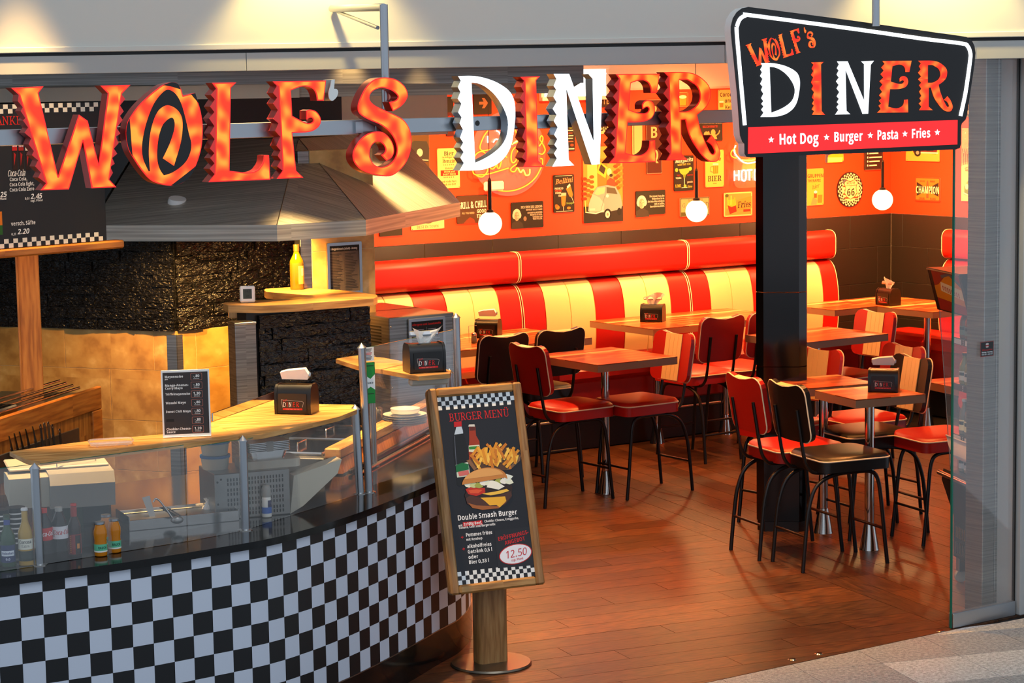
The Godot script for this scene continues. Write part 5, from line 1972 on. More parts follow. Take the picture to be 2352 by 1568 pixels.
	var tools := [[20, 1000, 0], [32, 994, 0], [44, 990, 0], [58, 984, 0], [74, 978, 0], [92, 974, 1], [101, 970, 2], [110, 968, 2], [119, 974, 1], [136, 984, 1]]
	for i in tools.size():
		var q = tools[i]
		var at := at_pl(q[0], q[1], g0 + gn * 0.03, gn)
		var kn := thing(["kitchen_knife", "ladle", "spatula"][q[2]], ["polished steel knife on the grill rail", "long steel ladle handle on the grill rail", "steel spatula handle on the grill rail"][q[2]] + ", " + ["first", "second", "third", "fourth", "fifth", "sixth", "seventh", "eighth", "ninth", "tenth"][i] + " tool from the left", ["knife", "ladle", "spatula"][q[2]], at, cab.rotation.y, ["knives on the grill rail", "ladles on the grill rail", "spatulas on the grill rail"][q[2]])
		var tilt := Transform3D(Basis(Vector3.BACK, 0.16), Vector3.ZERO)
		st = new_st()
		if q[2] == 0:
			slab(st, pv([-0.004, 0.0, 0.006, -0.004, 0.030, -0.10, 0.034, -0.24, 0.016, -0.25, 0.006, -0.1]), -0.0012, 0.0012, tilt)
			sub("blade", st, mats.chrome, kn)
		else:
			slab(st, round_rect(-0.010, -0.20, 0.010, 0.0, 0.009), -0.0015, 0.0015, tilt, [ellipse(0, -0.013, 0.005, 0.006, 12)])
			sub("handle", st, mats.chrome if q[2] == 1 else mats.steel_plain, kn)
			st = new_st()
			if q[2] == 1:
				ball(st, tilt * Vector3(0, -0.225, 0.01), Vector3(0.032, 0.03, 0.02), 16, 8)
			else:
				slab(st, round_rect(-0.03, -0.29, 0.03, -0.2, 0.008), -0.001, 0.001, tilt)
			sub("head", st, mats.steel_plain, kn)
	# lamps under the hood and over the work tops
	for s in [[-1.75, 2.02, -11.75, -1.9, 0.9, -12.05, 3.0], [-1.2, 2.02, -11.8, -1.35, 0.9, -12.3, 3.0]]:
		spot_lamp("small spotlight under the steel hood lighting the beige tiles", Vector3(s[0], s[1], s[2]), Vector3(s[3], s[4], s[5]), warm, s[6], 60.0, 0.7, "spotlights under the hood")
	for s in [[-1.75, -9.7, 6.5], [-1.15, -9.95, 6.5], [-0.62, -10.55, 6.0], [-0.80, -11.4, 7.0], [-0.5, -12.6, 5.0], [-0.45, -11.3, 4.5], [-2.35, -10.75, 5.0]]:
		spot_lamp("small spotlight shining down on the counter boards", Vector3(s[0], 4.3 if s[1] > -10.9 else 2.96, s[1] + 0.25 if s[1] > -10.9 else s[1]), Vector3(s[0], 1.2, s[1]), Color(1.0, 0.80, 0.50), s[2] * (4.6 if s[1] > -10.9 else 1.5), 15.0 if s[1] > -10.9 else 28.0, 0.6, "spotlights over the counter")
	st = new_st()

func framed_notice(label: String, at: Vector3, yaw: float, w: float, h: float, head: String, red_head: bool) -> void:
	var t := thing("framed_notice", label, "notice", at, yaw)
	var st := new_st()
	slab(st, round_rect(-w / 2, -h / 2, w / 2, h / 2, 0.006), 0.0, 0.012, Transform3D(), [pv([-w / 2 + 0.016, -h / 2 + 0.016, w / 2 - 0.016, -h / 2 + 0.016, w / 2 - 0.016, h / 2 - 0.016, -w / 2 + 0.016, h / 2 - 0.016])])
	sub("frame", st, mats.aluminium, t)
	st = new_st()
	var x0 := -w / 2 + 0.014
	var x1 := w / 2 - 0.014
	var y0 := -h / 2 + 0.014
	var y1 := h / 2 - 0.014
	p_rect(st, x0, y0, x1, y1, 0.004, Color(0.10, 0.095, 0.1) if red_head else Color(0.36, 0.32, 0.31))
	if not red_head:
		p_rect(st, x0, y1 - 0.035, x1, y1, 0.0044, Color(0.10, 0.09, 0.09))
	p_text(st, head, 0, y1 - 0.02, 0.011, 0.005, Color(0.85, 0.12, 0.08) if red_head else Color(0.93, 0.92, 0.9), Transform3D(), w - 0.05)
	var r := RandomNumberGenerator.new()
	r.seed = head.length()
	var y := y1 - 0.05
	while y > y0 + 0.01:
		for s in [0, 1]:
			var a := lerpf(x0, x1, 0.03 + s * 0.5)
			var e := a + (x1 - x0) * r.randf_range(0.2, 0.43)
			p_rect(st, a, y, e, y + 0.0032, 0.005, Color(0.62, 0.6, 0.6) if red_head else Color(0.18, 0.16, 0.16))
		y -= 0.0085
	p_rect(st, -0.0005, y0, 0.0005, y1 - 0.036, 0.0052, Color(0.7, 0.68, 0.66) if red_head else Color(0.2, 0.18, 0.18))
	sub("print", st, mats.print_dull, t)

# a printed strip round a bottle: angles in turns of radians from +z
func label_band(st: SurfaceTool, r: float, y0: float, y1: float, a0: float, a1: float, col: Color) -> void:
	st.set_color(col.srgb_to_linear())
	var n := maxi(3, int(absf(a1 - a0) / 0.22))
	for i in n:
		var f := lerpf(a0, a1, float(i) / n)
		var g := lerpf(a0, a1, float(i + 1) / n)
		var d0 := Vector3(sin(f), 0, cos(f))
		var d1 := Vector3(sin(g), 0, cos(g))
		tri_n(st, [d0 * r + Vector3.UP * y0, d1 * r + Vector3.UP * y0, d1 * r + Vector3.UP * y1], [d0, d1, d1])
		tri_n(st, [d0 * r + Vector3.UP * y0, d1 * r + Vector3.UP * y1, d0 * r + Vector3.UP * y1], [d0, d1, d0])
# lettering bent round a bottle
func label_text(st: SurfaceTool, s: String, r: float, y: float, hgt: float, col: Color, wmax: float, turn := 0.0, font := "bold", slant := 0.0) -> void:
	var w = word(s, font)
	var v: PackedVector3Array = w[0]
	var k: float = hgt / w[2]
	var kx := minf(k, wmax / w[1])
	st.set_color(col.srgb_to_linear())
	for i in range(0, v.size(), 3):
		var p := []
		var n := []
		for j in 3:
			var x: float = (v[i + j].x - w[1] / 2) * kx + slant * v[i + j].y * k
			var f: float = turn + x / r
			var d := Vector3(sin(f), 0, cos(f))
			n.append(d)
			p.append(d * r + Vector3.UP * (y + (v[i + j].y - w[2] / 2) * k))
		tri_n(st, p, n)

func drinks_board() -> void:
	var yaw := deg_to_rad(48.0)
	var o := at_d(0, 405, 10.6)
	var n := Vector3(sin(yaw), 0, cos(yaw))
	var t := thing("drinks_board", "black drinks price board with checkered borders, behind the letter W", "menu board", o, yaw)
	var f := func(x: float, y: float) -> Vector2:
		var p := at_pl(x, y, o, n) - o
		return Vector2(p.x * cos(yaw) - p.z * sin(yaw), p.y)
	var tl: Vector2 = f.call(0, 240)
	var bl: Vector2 = f.call(0, 571)
	var right: Vector2 = f.call(236, 300)
	var x0 := -0.55
	var x1 := right.x
	var st := new_st()
	box2(st, Vector3(x0, bl.y, -0.02), Vector3(x1, tl.y, 0.0), 0.001)
	sub("panel", st, mats.black_paint, t)
	st = new_st()
	var cw := 0.0265
	var ch := 0.0215
	var i := 0
	var x := x0
	while x < x1 - cw:
		for r in 2:
			if (i + r) % 2 == 0:
				p_rect(st, x, tl.y - (r + 1) * ch, x + cw, tl.y - r * ch, 0.001, Color(0.9, 0.86, 0.78))
				p_rect(st, x, bl.y + r * ch, x + cw, bl.y + (r + 1) * ch, 0.001, Color(0.9, 0.86, 0.78))
		x += cw
		i += 1
	var tx := [["GETRÄNKE", 48, 276, 0.040, Color(0.80, 0.10, 0.08), 1, 0.36, "serif"], ["Coca-Cola", 37, 397, 0.030, Color(0.93, 0.9, 0.86), 0, 0.1, "serif_bold"], ["Coca Cola,", 22, 412, 0.017, Color(0.9, 0.88, 0.85), -1, 0.1, "bold"], ["Coca Cola light,", 22, 424, 0.017, Color(0.9, 0.88, 0.85), -1, 0.14, "bold"], ["Coca Cola Zero", 22, 436, 0.017, Color(0.9, 0.88, 0.85), -1, 0.14, "bold"], ["0,5l", 57, 456, 0.011, Color(0.9, 0.88, 0.85), -1, 0.03, "bold"], ["2.45", 70, 451, 0.025, Color(0.95, 0.93, 0.9), -1, 0.07, "bold"], ["zzgl. Pfand", 70, 461, 0.010, Color(0.9, 0.88, 0.85), -1, 0.07, "bold"], ["1.25", 14, 446, 0.025, Color(0.95, 0.93, 0.9), 1, 0.07, "bold"], ["zzgl. Pfand", 14, 456, 0.010, Color(0.9, 0.88, 0.85), 1, 0.07, "bold"], ["versch. Säfte", 25, 514, 0.019, Color(0.9, 0.88, 0.85), -1, 0.14, "bold"], ["0,2l", 26, 538, 0.011, Color(0.9, 0.88, 0.85), -1, 0.03, "bold"], ["2.20", 40, 532, 0.025, Color(0.95, 0.93, 0.9), -1, 0.07, "bold"]]
	for q in tx:
		var p: Vector2 = f.call(q[1], q[2])
		p_text(st, q[0], p.x, p.y, q[3], 0.0012, q[4], Transform3D(), q[6], q[5], q[7], 0.2 if q[0] in ["Coca-Cola", "2.45", "2.20", "1.25"] else 0.0)
	for k in 3:
		var p: Vector2 = f.call(33 + k * 15, 340)
		var w := 0.014
		var body := Color(0.12, 0.04, 0.03)
		p_poly(st, pv([p.x - w, p.y - 0.105, p.x + w, p.y - 0.105, p.x + w, p.y + 0.03, p.x - w, p.y + 0.03]), 0.0012, body)
		p_rect(st, p.x - w, p.y - 0.012, p.x + w, p.y + 0.035, 0.0014, [Color(0.75, 0.06, 0.05), Color(0.62, 0.05, 0.05), Color(0.85, 0.78, 0.7)][k])
		p_text(st, "Coca-Cola", p.x, p.y + 0.01, 0.008, 0.0016, [Color.WHITE, Color.WHITE, Color(0.7, 0.05, 0.05)][k], Transform3D(), w * 1.8, 0, "serif_bold", 0.2)
		p_poly(st, pv([p.x - 0.006, p.y - 0.085, p.x + 0.006, p.y - 0.03, p.x - 0.005, p.y - 0.02]), 0.0014, Color(0.7, 0.08, 0.05))
	var jb: Vector2 = f.call(0, 510)
	p_rect(st, jb.x - 0.02, jb.y - 0.05, jb.x + 0.012, jb.y + 0.05, 0.0012, Color(0.85, 0.45, 0.05))
	p_rect(st, jb.x - 0.02, jb.y - 0.06, jb.x + 0.012, jb.y - 0.015, 0.0014, Color(0.15, 0.35, 0.12))
	sub("print", st, mats.print_dull, t)
	st = new_st()
	box2(st, Vector3(x0, bl.y - 0.045, -0.06), Vector3(x1 + 0.1, bl.y - 0.004, 0.015), 0.008)
	sub("wooden_trim", st, mats.cabinet_wood, t)

# ---- the checkered counter ----------------------------------------------------------------------------
const TOP := 0.872
var front_line := []
func counter() -> void:
	var px := [[-330, 1375], [-160, 1350], [0, 1329], [134, 1311.5], [268, 1294], [361, 1280], [460, 1264], [608, 1239], [707, 1214.6], [790, 1189], [860, 1164], [944, 1131], [1003, 1106]]
	var ctl := []
	for q in px:
		ctl.append(at_h(q[0], q[1], TOP))
	ctl.append(Vector3(-0.262, TOP, -10.52))
	ctl.append(Vector3(-0.212, TOP, -10.80))
	ctl.append(Vector3(-0.225, TOP, -11.10))
	ctl.append(Vector3(-0.29, TOP, -11.40))
	front_line = smooth_line(ctl, 6)
	var t := thing("curved_counter", "curved counter with black and white checkered front and granite top", "counter", Vector3.ZERO)
	# granite top
	var st := new_st()
	var plan := []
	for p in front_line:
		plan.append(p)
	for q in [[-0.62, -12.0], [-1.0, -11.4], [-1.35, -10.75], [-1.9, -10.35], [-2.8, -9.9]]:
		plan.append(Vector3(q[0], 0, q[1]))
	plan_slab(st, plan, TOP - 0.03, TOP)
	sub("granite_top", st, mats.granite_black, t)
	# shell, kick plate and the checks
	var arc := 0.0
	var inset := 0.012
	var inner := []
	for i in front_line.size():
		var a: Vector3 = front_line[maxi(i - 1, 0)]
		var b: Vector3 = front_line[mini(i + 1, front_line.size() - 1)]
		var d := (b - a).normalized()
		var n := Vector3(-d.z, 0, d.x)
		if n.z < 0 and n.x < 0:
			n = -n
		inner.append([front_line[i], n])
	st = new_st()
	var shell := []
	for k in inner:
		shell.append(k[0] - k[1] * (inset + 0.006))
	for i in range(inner.size() - 1, -1, -1):
		shell.append(inner[i][0] - inner[i][1] * 0.09)
	plan_slab(st, shell, 0.0, TOP - 0.03)
	sub("shell", st, mats.black_paint, t)
	st = new_st()
	var kick := []
	for k in inner:
		kick.append(k[0] - k[1] * inset)
	for i in range(inner.size() - 1, -1, -1):
		kick.append(inner[i][0] - inner[i][1] * (inset + 0.006))
	plan_slab(st, kick, 0.0, 0.158)
	sub("kick_plate", st, mats.black_gloss, t)
	st = new_st()
	plan_slab(st, kick, 0.158, 0.163)
	sub("kick_edge", st, mats.steel_plain, t)
	st = new_st()
	plan_slab(st, kick, 0.163 + 0.0905 * 7.5, TOP - 0.03)
	sub("top_band", st, mats.black_paint, t)
	# walk along the line in steps of one check
	var at := []
	var dist := [0.0]
	for i in range(1, inner.size()):
		dist.append(dist[i - 1] + (inner[i][0] as Vector3).distance_to(inner[i - 1][0]))
	var pick := func(s: float) -> Array:
		for i in range(1, dist.size()):
			if dist[i] >= s or i == dist.size() - 1:
				var f: float = clampf((s - dist[i - 1]) / (dist[i] - dist[i - 1]), 0, 1)
				return [(inner[i - 1][0] as Vector3).lerp(inner[i][0], f), (inner[i - 1][1] as Vector3).lerp(inner[i][1], f).normalized()]
		return []
	# phase: one white check begins at x = 40 of the picture's top row
	var s0 := 0.0
	var mark := at_h(40, 1343, TOP - 0.04)
	var best := INF
	for i in inner.size():
		var dd: float = (inner[i][0] as Vector3).distance_to(Vector3(mark.x, TOP, mark.z))
		if dd < best:
			best = dd
			s0 = dist[i]
	var ck := 0.0905
	var first := int(floor(-s0 / ck))
	var total: float = dist[dist.size() - 1]
	var k := first
	while s0 + (k + 1) * ck < total:
		var sa := s0 + k * ck
		if sa >= 0.0:
			var p0 = pick.call(sa + 0.0004)
			var p1 = pick.call(sa + ck - 0.0004)
			var pm = pick.call(sa + ck / 2)
			for r in 8:
				var y0: float = 0.163 + r * ck + 0.0003
				var y1: float = 0.163 + minf(r + 1.0, 7.5) * ck - 0.0003
				var white: bool = (k + 7 - r) % 2 == 0
				st = new_st()
				for e in [[p0, pm], [pm, p1]]:
					var a: Vector3 = e[0][0] - e[0][1] * (inset + 0.0035 if not white else inset + 0.0030)
					var b: Vector3 = e[1][0] - e[1][1] * (inset + 0.0035 if not white else inset + 0.0030)
					a.y = 0
					b.y = 0
					var na: Vector3 = e[0][1]
					var nb: Vector3 = e[1][1]
					var u := Vector3.UP
					tri_n(st, [a + u * y0, b + u * y0, b + u * y1], [na, nb, nb])
					tri_n(st, [a + u * y0, b + u * y1, a + u * y1], [na, nb, na])
					quad(st, a + u * y1, b + u * y1, b + u * y1 - nb * 0.004, a + u * y1 - na * 0.004, Vector3.UP)
					quad(st, a + u * y0, b + u * y0, b + u * y0 - nb * 0.004, a + u * y0 - na * 0.004, Vector3.DOWN)
				sub("check_tile", st, mats.tile_white if white else mats.tile_black, t)
		k += 1
	# glass screen: tapered-tip posts, panes and the boards on top
	var posts := []
	for q in [["first aluminium screen post from the left, beside the cola bottles", 91, 1297, 79, 1062, TOP], ["second aluminium screen post, in the middle of the counter", 564, 1217, 557, 999, TOP], ["short aluminium screen post right beside the tall one", 827, 1133, 815, 928, TOP], ["tall aluminium screen post carrying a green sticker", 848, 1130, 830, 787, TOP]]:
		posts.append(screen_post(q[0], at_h(q[1], q[2], TOP), q[3], q[4]))
	var f1 := at_d(1047, 718, 10.75)
	screen_post("far aluminium screen post behind the burger menu stand", Vector3(f1.x + 0.01, TOP, f1.z), 1047, 718)
	var f2 := at_d(1032, 846, 10.62)
	screen_post("stub aluminium post at the right end of the small wooden shelf", Vector3(f2.x, TOP, f2.z), 1032, 846)
	var f3 := at_d(852, 810, 10.75)
	screen_post("small aluminium post tip behind the tall post with the sticker", Vector3(f3.x, TOP, f3.z), 852, 808)
	var gs := [[at_h(-260, 1352, TOP), at_h(83, 1300, TOP), Vector2(-60, 1083), Vector2(68, 1071), "glass screen pane left of the first counter post"], [at_h(100, 1296, TOP), at_h(430, 1243, TOP), Vector2(100, 1064), Vector2(420, 1030), "wide glass screen pane over the drinks bottles"], [at_h(432, 1243, TOP), at_h(556, 1219, TOP), Vector2(422, 1030), Vector2(549, 1010), "narrow glass screen pane left of the middle post"], [at_h(572, 1214, TOP), at_h(820, 1136, TOP), Vector2(565, 1009), Vector2(810, 947), "glass screen pane over the perforated steel box"]]
	for g in gs:
		var a: Vector3 = g[0]
		var b: Vector3 = g[1]
		var d := b - a
		var gl := d.length()
		var yaw := atan2(-d.z, d.x)
		var gt := thing("glass_screen", g[4], "glass pane", a, yaw)
		var n := Vector3(sin(yaw), 0, cos(yaw))
		var ta := at_pl(g[2].x, g[2].y, a, n)
		var hh := ta.y - a.y
		st = new_st()
		box2(st, Vector3(0.002, 0.002, -0.003), Vector3(gl - 0.002, hh, 0.003))
		sub("pane", st, mats.pane, gt)
		st = new_st()
		box2(st, Vector3(0.002, hh, -0.003), Vector3(gl - 0.002, hh + 0.0015, 0.003))
		sub("pane_edge", st, mats.pane_edge, gt)
	var g5 := thing("glass_screen", "tall glass pane between the stickered post and the far post", "glass pane", posts[3].position, 0.0)
	var pa: Vector3 = posts[3].position
	var pb := Vector3(f1.x, TOP, f1.z)
	var dd := pb - pa
	g5.rotation.y = atan2(-dd.z, dd.x)
	st = new_st()
	box2(st, Vector3(0.03, 0.03, -0.003), Vector3(dd.length() - 0.03, 0.66, 0.003))
	sub("pane", st, mats.pane, g5)
	st = new_st()
	box2(st, Vector3(0.03, 0.66, -0.003), Vector3(dd.length() - 0.03, 0.6615, 0.003))
	sub("pane_edge", st, mats.pane_edge, g5)
	# boards
	board("long pale wooden shelf board on the glass screen, left part", [[22, 1037], [60, 1055], [93, 1059], [250, 1040], [400, 1021], [551, 1001], [484, 970], [373, 997], [205, 1012], [95, 1026]], 1.263, 0.018, mats.oak)
	board("wide pale wooden shelf board on the glass screen, right part", [[551, 1001.5], [600, 997], [700, 976], [780, 956], [818, 941], [822, 934], [812, 929], [738, 928], [626, 918], [560, 942], [484, 970.5]], 1.2632, 0.020, mats.oak)
	board("small pale wooden shelf board carrying a napkin box at the right", [[771, 824], [790, 820], [821, 816], [880, 821], [960, 836], [1036, 850], [1033, 858], [962, 864], [939, 860], [880, 849], [821, 840]], 1.42, 0.02, mats.oak)
	var bk := thing("shelf_bracket", "grey plastic bracket under the small wooden shelf", "bracket", at_h(985, 866, 1.40), 0.3)
	st = new_st()
	box2(st, Vector3(-0.09, -0.035, -0.03), Vector3(0.09, -0.002, 0.02), 0.008)
	sub("bracket_body", st, mats.beige_plastic, bk)
	var up := thing("steel_upstand", "thin steel upstand along the back of the wooden shelf", "upstand", Vector3.ZERO)
	var u0 := at_h(492, 967, 1.265)
	var u1 := at_h(640, 914, 1.265)
	var ud := u1 - u0
	up.position = u0
	up.rotation.y = atan2(-ud.z, ud.x)
	st = new_st()
	box2(st, Vector3(0, 0, -0.012), Vector3(ud.length() + 0.02, 0.035, -0.004), 0.001)
	sub("plate", st, mats.chrome, up)

func screen_post(label: String, base: Vector3, tx: float, ty: float) -> Node3D:
	# tip: same distance as the base, so that the lean of the post comes from its own place
	var tip := at_d(tx, ty, -base.z)
	var t := thing("screen_post", label, "post", base)
	var d := tip - base
	var b := Basis(Vector3.RIGHT, d.normalized(), Vector3.BACK).orthonormalized()
	b.y = d.normalized()
	b.x = b.y.cross(Vector3.BACK).normalized()
	b.z = b.x.cross(b.y)
	var l := d.length()
	var x := Transform3D(b, Vector3.ZERO)
	var st := new_st()
	lathe(st, [Vector2(0.018, 0.003), Vector2(0.018, l - 0.024), Vector2(0.0, l - 0.024)], 20, x)
	sub("shaft", st, mats.aluminium, t)
	st = new_st()
	lathe(st, [Vector2(0.0215, l - 0.026), Vector2(0.0215, l - 0.022), Vector2(0.0, l)], 20, x)
	sub("tip", st, mats.aluminium, t)
	st = new_st()
	lathe(st, [Vector2(0.03, 0.0), Vector2(0.03, 0.003), Vector2(0.018, 0.006)], 20)
	sub("foot_ring", st, mats.chrome, t)
	return t
func board(label: String, px: Array, h: float, th: float, m: Material) -> void:
	var t := thing("shelf_board", label, "shelf", Vector3.ZERO)
	var mid := Vector3.ZERO
	var pts := []
	for q in px:
		var p := at_h(q[0], q[1], h)
		pts.append(p)
		mid += p / px.size()
	t.position = Vector3(mid.x, h - th, mid.z)
	t.rotation.y = deg_to_rad(20.0)
	var inv := Basis(Vector3.UP, deg_to_rad(20.0)).inverse()
	var loc := []
	for p in pts:
		loc.append(inv * (p - t.position))
	var st := new_st()
	plan_slab(st, loc, 0.0, th)
	sub("board", st, m, t)

# ---- what stands on the counter -----------------------------------------------------------------------
func bottle(label: String, x: float, y: float, hgt: float, r: float, prof: Array, liquid: Material, cap_prof: Array, cap_m: Material, group := "", called := "drink_bottle") -> Node3D:
	var p := at_h(x, y, TOP)
	p.y = TOP + 0.0005
	var t := thing(called, label, "bottle", p, atan2(-p.x, -p.z) * 0.0 + 0.18, group)
	var st := new_st()
	var pr := []
	for q in prof:
		pr.append(Vector2(q[0] * r, q[1] * hgt))
	lathe_s(st, pr, 22)
	sub("body", st, liquid, t)
	st = new_st()
	pr = []
	for q in cap_prof:
		pr.append(Vector2(q[0] * r, q[1] * hgt))
	lathe(st, pr, 18)
	sub("cap", st, cap_m, t)
	return t
func counter_goods() -> void:
	var long_neck := [[0, 0.0], [0.94, 0.0], [1.0, 0.02], [1.0, 0.52], [0.93, 0.60], [0.5, 0.74], [0.42, 0.80], [0.40, 0.965], [0.0, 0.965]]
	var crown := [[0.46, 0.955], [0.48, 0.962], [0.44, 1.0], [0.0, 1.0]]
	var pet := [[0, 0.0], [0.9, 0.0], [1.0, 0.04], [1.0, 0.20], [0.93, 0.28], [0.97, 0.36], [0.98, 0.60], [0.9, 0.70], [0.5, 0.86], [0.36, 0.91], [0.36, 0.93], [0.0, 0.93]]
	var screw := [[0.44, 0.92], [0.44, 1.0], [0.0, 1.0]]
	var st: SurfaceTool
	# green beer bottle
	var b := bottle("green beer bottle with a blue oval label, leftmost but one by the pane", 20, 1300, 0.205, 0.030, long_neck, mats.green_glass, crown, mats.green_dark)
	st = new_st()
	label_band(st, 0.0304, 0.02, 0.088, -1.2, 1.2, Color(0.10, 0.17, 0.38))
	label_band(st, 0.0307, 0.045, 0.066, -0.9, 0.9, Color(0.86, 0.89, 0.92))
	label_text(st, "Heineken", 0.031, 0.056, 0.009, Color(0.10, 0.17, 0.45), 0.046)
	label_text(st, "0.0", 0.0308, 0.033, 0.009, Color(0.85, 0.88, 0.95), 0.02)
	label_band(st, 0.0133, 0.165, 0.185, -1.2, 1.2, Color(0.16, 0.25, 0.55))
	sub("label", st, mats.print, b)
	b = bottle("bottle with a white and turquoise label, cut by the left picture edge", -14, 1300, 0.19, 0.030, long_neck, mats.green_glass, crown, mats.green_dark)
	st = new_st()
	label_band(st, 0.0304, 0.02, 0.07, -1.3, 1.3, Color(0.10, 0.45, 0.48))
	label_band(st, 0.0306, 0.085, 0.10, -1.3, 1.3, Color(0.88, 0.9, 0.86))
	sub("label", st, mats.print, b)
	b = bottle("clear long-neck beer bottle with a white label beside the first post", 61, 1297, 0.226, 0.0295, long_neck, mats.beer, crown, mats.white_metal)
	st = new_st()
	label_band(st, 0.0299, 0.066, 0.107, -1.3, 1.3, Color(0.90, 0.89, 0.82))
	label_band(st, 0.0299, 0.02, 0.060, -1.3, 1.3, Color(0.12, 0.17, 0.15))
	label_text(st, "Corona", 0.0303, 0.096, 0.013, Color(0.10, 0.10, 0.16), 0.05, 0.0, "serif_bold")
	label_text(st, "Extra", 0.0303, 0.080, 0.010, Color(0.15, 0.15, 0.2), 0.03, 0.0, "serif")
	sub("label", st, mats.print, b)
	for q in [["cola bottle with red cap and red label, half behind the first post", 104, 1287, 0.208, mats.red_plastic, Color(0.80, 0.06, 0.08), Color.WHITE], ["cola bottle with silver cap and white label, right of the first post", 139, 1283, 0.208, mats.grey_plastic, Color(0.86, 0.85, 0.86), Color(0.78, 0.06, 0.09)]]:
		b = bottle(q[0], q[1], q[2], q[3], 0.034, pet, mats.cola, screw, q[4], "cola bottles on the counter")
		st = new_st()
		label_band(st, 0.0342, 0.085, 0.135, -1.5, 1.5, q[5])
		label_text(st, "Coca-Cola", 0.0346, 0.112, 0.018, q[6], 0.075, 0.35, "serif_bold", 0.2)
		for k in 6:
			label_band(st, 0.0345, 0.094, 0.122, -0.95 + k * 0.07, -0.925 + k * 0.07, Color(0.2, 0.2, 0.22) if q[6] != Color.WHITE else Color(0.9, 0.9, 0.9))
		sub("label", st, mats.print, b)
	b = bottle("slim dark bottle with a red and orange label, next to the cola", 173, 1277, 0.212, 0.0265, long_neck, mats.brown_glass, crown, mats.red_plastic)
	st = new_st()
	label_band(st, 0.0270, 0.012, 0.092, -1.4, 1.4, Color(0.58, 0.09, 0.07))
	label_band(st, 0.0272, 0.012, 0.088, 0.1, 1.0, Color(0.12, 0.05, 0.04))
	for k in 9:
		label_band(st, 0.0273, 0.018 + k * 0.008, 0.0235 + k * 0.008, -0.75, -0.5, Color(0.85, 0.45, 0.15))
	label_band(st, 0.0274, 0.035, 0.055, 0.35, 0.75, Color(0.88, 0.55, 0.12))
	label_band(st, 0.0125, 0.155, 0.20, -1.4, 1.4, Color(0.62, 0.12, 0.07))
	sub("label", st, mats.print, b)
	var jar := [[0, 0.0], [0.86, 0.0], [0.95, 0.03], [0.98, 0.30], [0.9, 0.45], [1.0, 0.62], [0.98, 0.74], [0.72, 0.90], [0.66, 0.94], [0.0, 0.94]]
	var lid := [[0.72, 0.93], [0.74, 0.94], [0.74, 1.0], [0.68, 1.005], [0, 1.005]]
	for q in [["small amber juice bottle with a mint label, left of the pair", 232, 1276], ["small amber juice bottle with a mint label, right of the pair", 264, 1268], ["small amber juice bottle standing behind the front pair", 246, 1258]]:
		b = bottle(q[0], q[1], q[2], 0.137, 0.0265, jar, mats.juice, lid, mats.aluminium, "amber juice bottles", "juice_bottle")
		st = new_st()
		label_band(st, 0.0262, 0.024, 0.050, -1.5, 1.5, Color(0.38, 0.74, 0.58))
		label_band(st, 0.0263, 0.018, 0.024, -1.5, 1.5, Color(0.92, 0.94, 0.88))
		label_text(st, "RAUCH", 0.0265, 0.036, 0.010, Color(0.06, 0.25, 0.20), 0.034, 0.3)
		sub("label", st, mats.print, b)
	# striped cups behind the first bottles
	for q in [["stack of striped paper cups behind the beer bottles", 40, 1262], ["stack of striped paper cups at the left picture edge", 4, 1268]]:
		var p := at_h(q[1], q[2], TOP)
		var cu := thing("paper_cups", q[0], "paper cups", p, 0.0, "stacks of striped cups")
		st = new_st()
		lathe(st, [Vector2(0.0, 0.0), Vector2(0.03, 0.0), Vector2(0.036, 0.17), Vector2(0.038, 0.175), Vector2(0.0, 0.175)], 22)
		sub("cup_stack", st, mats.black_vinyl, cu)
		st = new_st()
		for k in 7:
			label_band(st, 0.0325 + k * 0.0009, 0.03 + k * 0.02, 0.036 + k * 0.02, -1.5, 1.5, Color(0.9, 0.89, 0.87))
		sub("stripes", st, mats.print_dull, cu)
	# the shop scale on its stand
	var sp := at_h(150, 1203, TOP)
	var sc := thing("shop_scale", "grey shop scale with an orange display on a dark stand", "scale", sp, 0.30)
	st = new_st()
	box2(st, Vector3(-0.06, 0.0, -0.16), Vector3(0.19, 0.10, 0.06), 0.01)
	sub("stand", st, mats.black_paint, sc)
	st = new_st()
	box2(st, Vector3(-0.01, 0.0, 0.06), Vector3(0.07, 0.11, 0.066), 0.001)
	sub("green_panel", st, mats.green_dark, sc)
	st = new_st()
	var side := pv([-0.21, 0.10, 0.13, 0.10, 0.135, 0.15, 0.12, 0.205, 0.09, 0.245, -0.20, 0.245, -0.225, 0.2])
	slab(st, side, -0.075, 0.195, Transform3D(Basis(Vector3.FORWARD, Vector3.UP, Vector3.RIGHT), Vector3(0.0, 0.0, -0.04)))
	sub("body", st, mats.grey_plastic, sc)
	st = new_st()
	slab(st, pv([-0.20, 0.11, -0.055, 0.135, 0.055, 0.135, 0.085, 0.16, 0.06, 0.225, -0.02, 0.235, -0.20, 0.235]), -0.24, -0.076, Transform3D(Basis(Vector3.FORWARD, Vector3.UP, Vector3.RIGHT), Vector3(0.0, 0.0, -0.04)))
	sub("left_wing", st, mats.beige_plastic, sc)
	for k in 5:
		st = new_st()
		box2(st, Vector3(-0.20 + k * 0.002, 0.180 + k * 0.010, 0.018 - k * 0.005), Vector3(-0.09, 0.184 + k * 0.010, 0.0225 - k * 0.005))
		sub("vent_slot", st, mats.rubber, sc)
	st = new_st()
	box2(st, Vector3(-0.23, 0.246, -0.23), Vector3(0.19, 0.258, 0.04), 0.005)
	sub("weighing_plate", st, mats.beige_plastic, sc)
	st = new_st()
	tube(st, [Vector3(-0.03, 0.25, 0.045), Vector3(-0.03, 0.292, 0.045), Vector3(0.14, 0.315, -0.02), Vector3(0.14, 0.26, -0.02)], 0.003, 8)
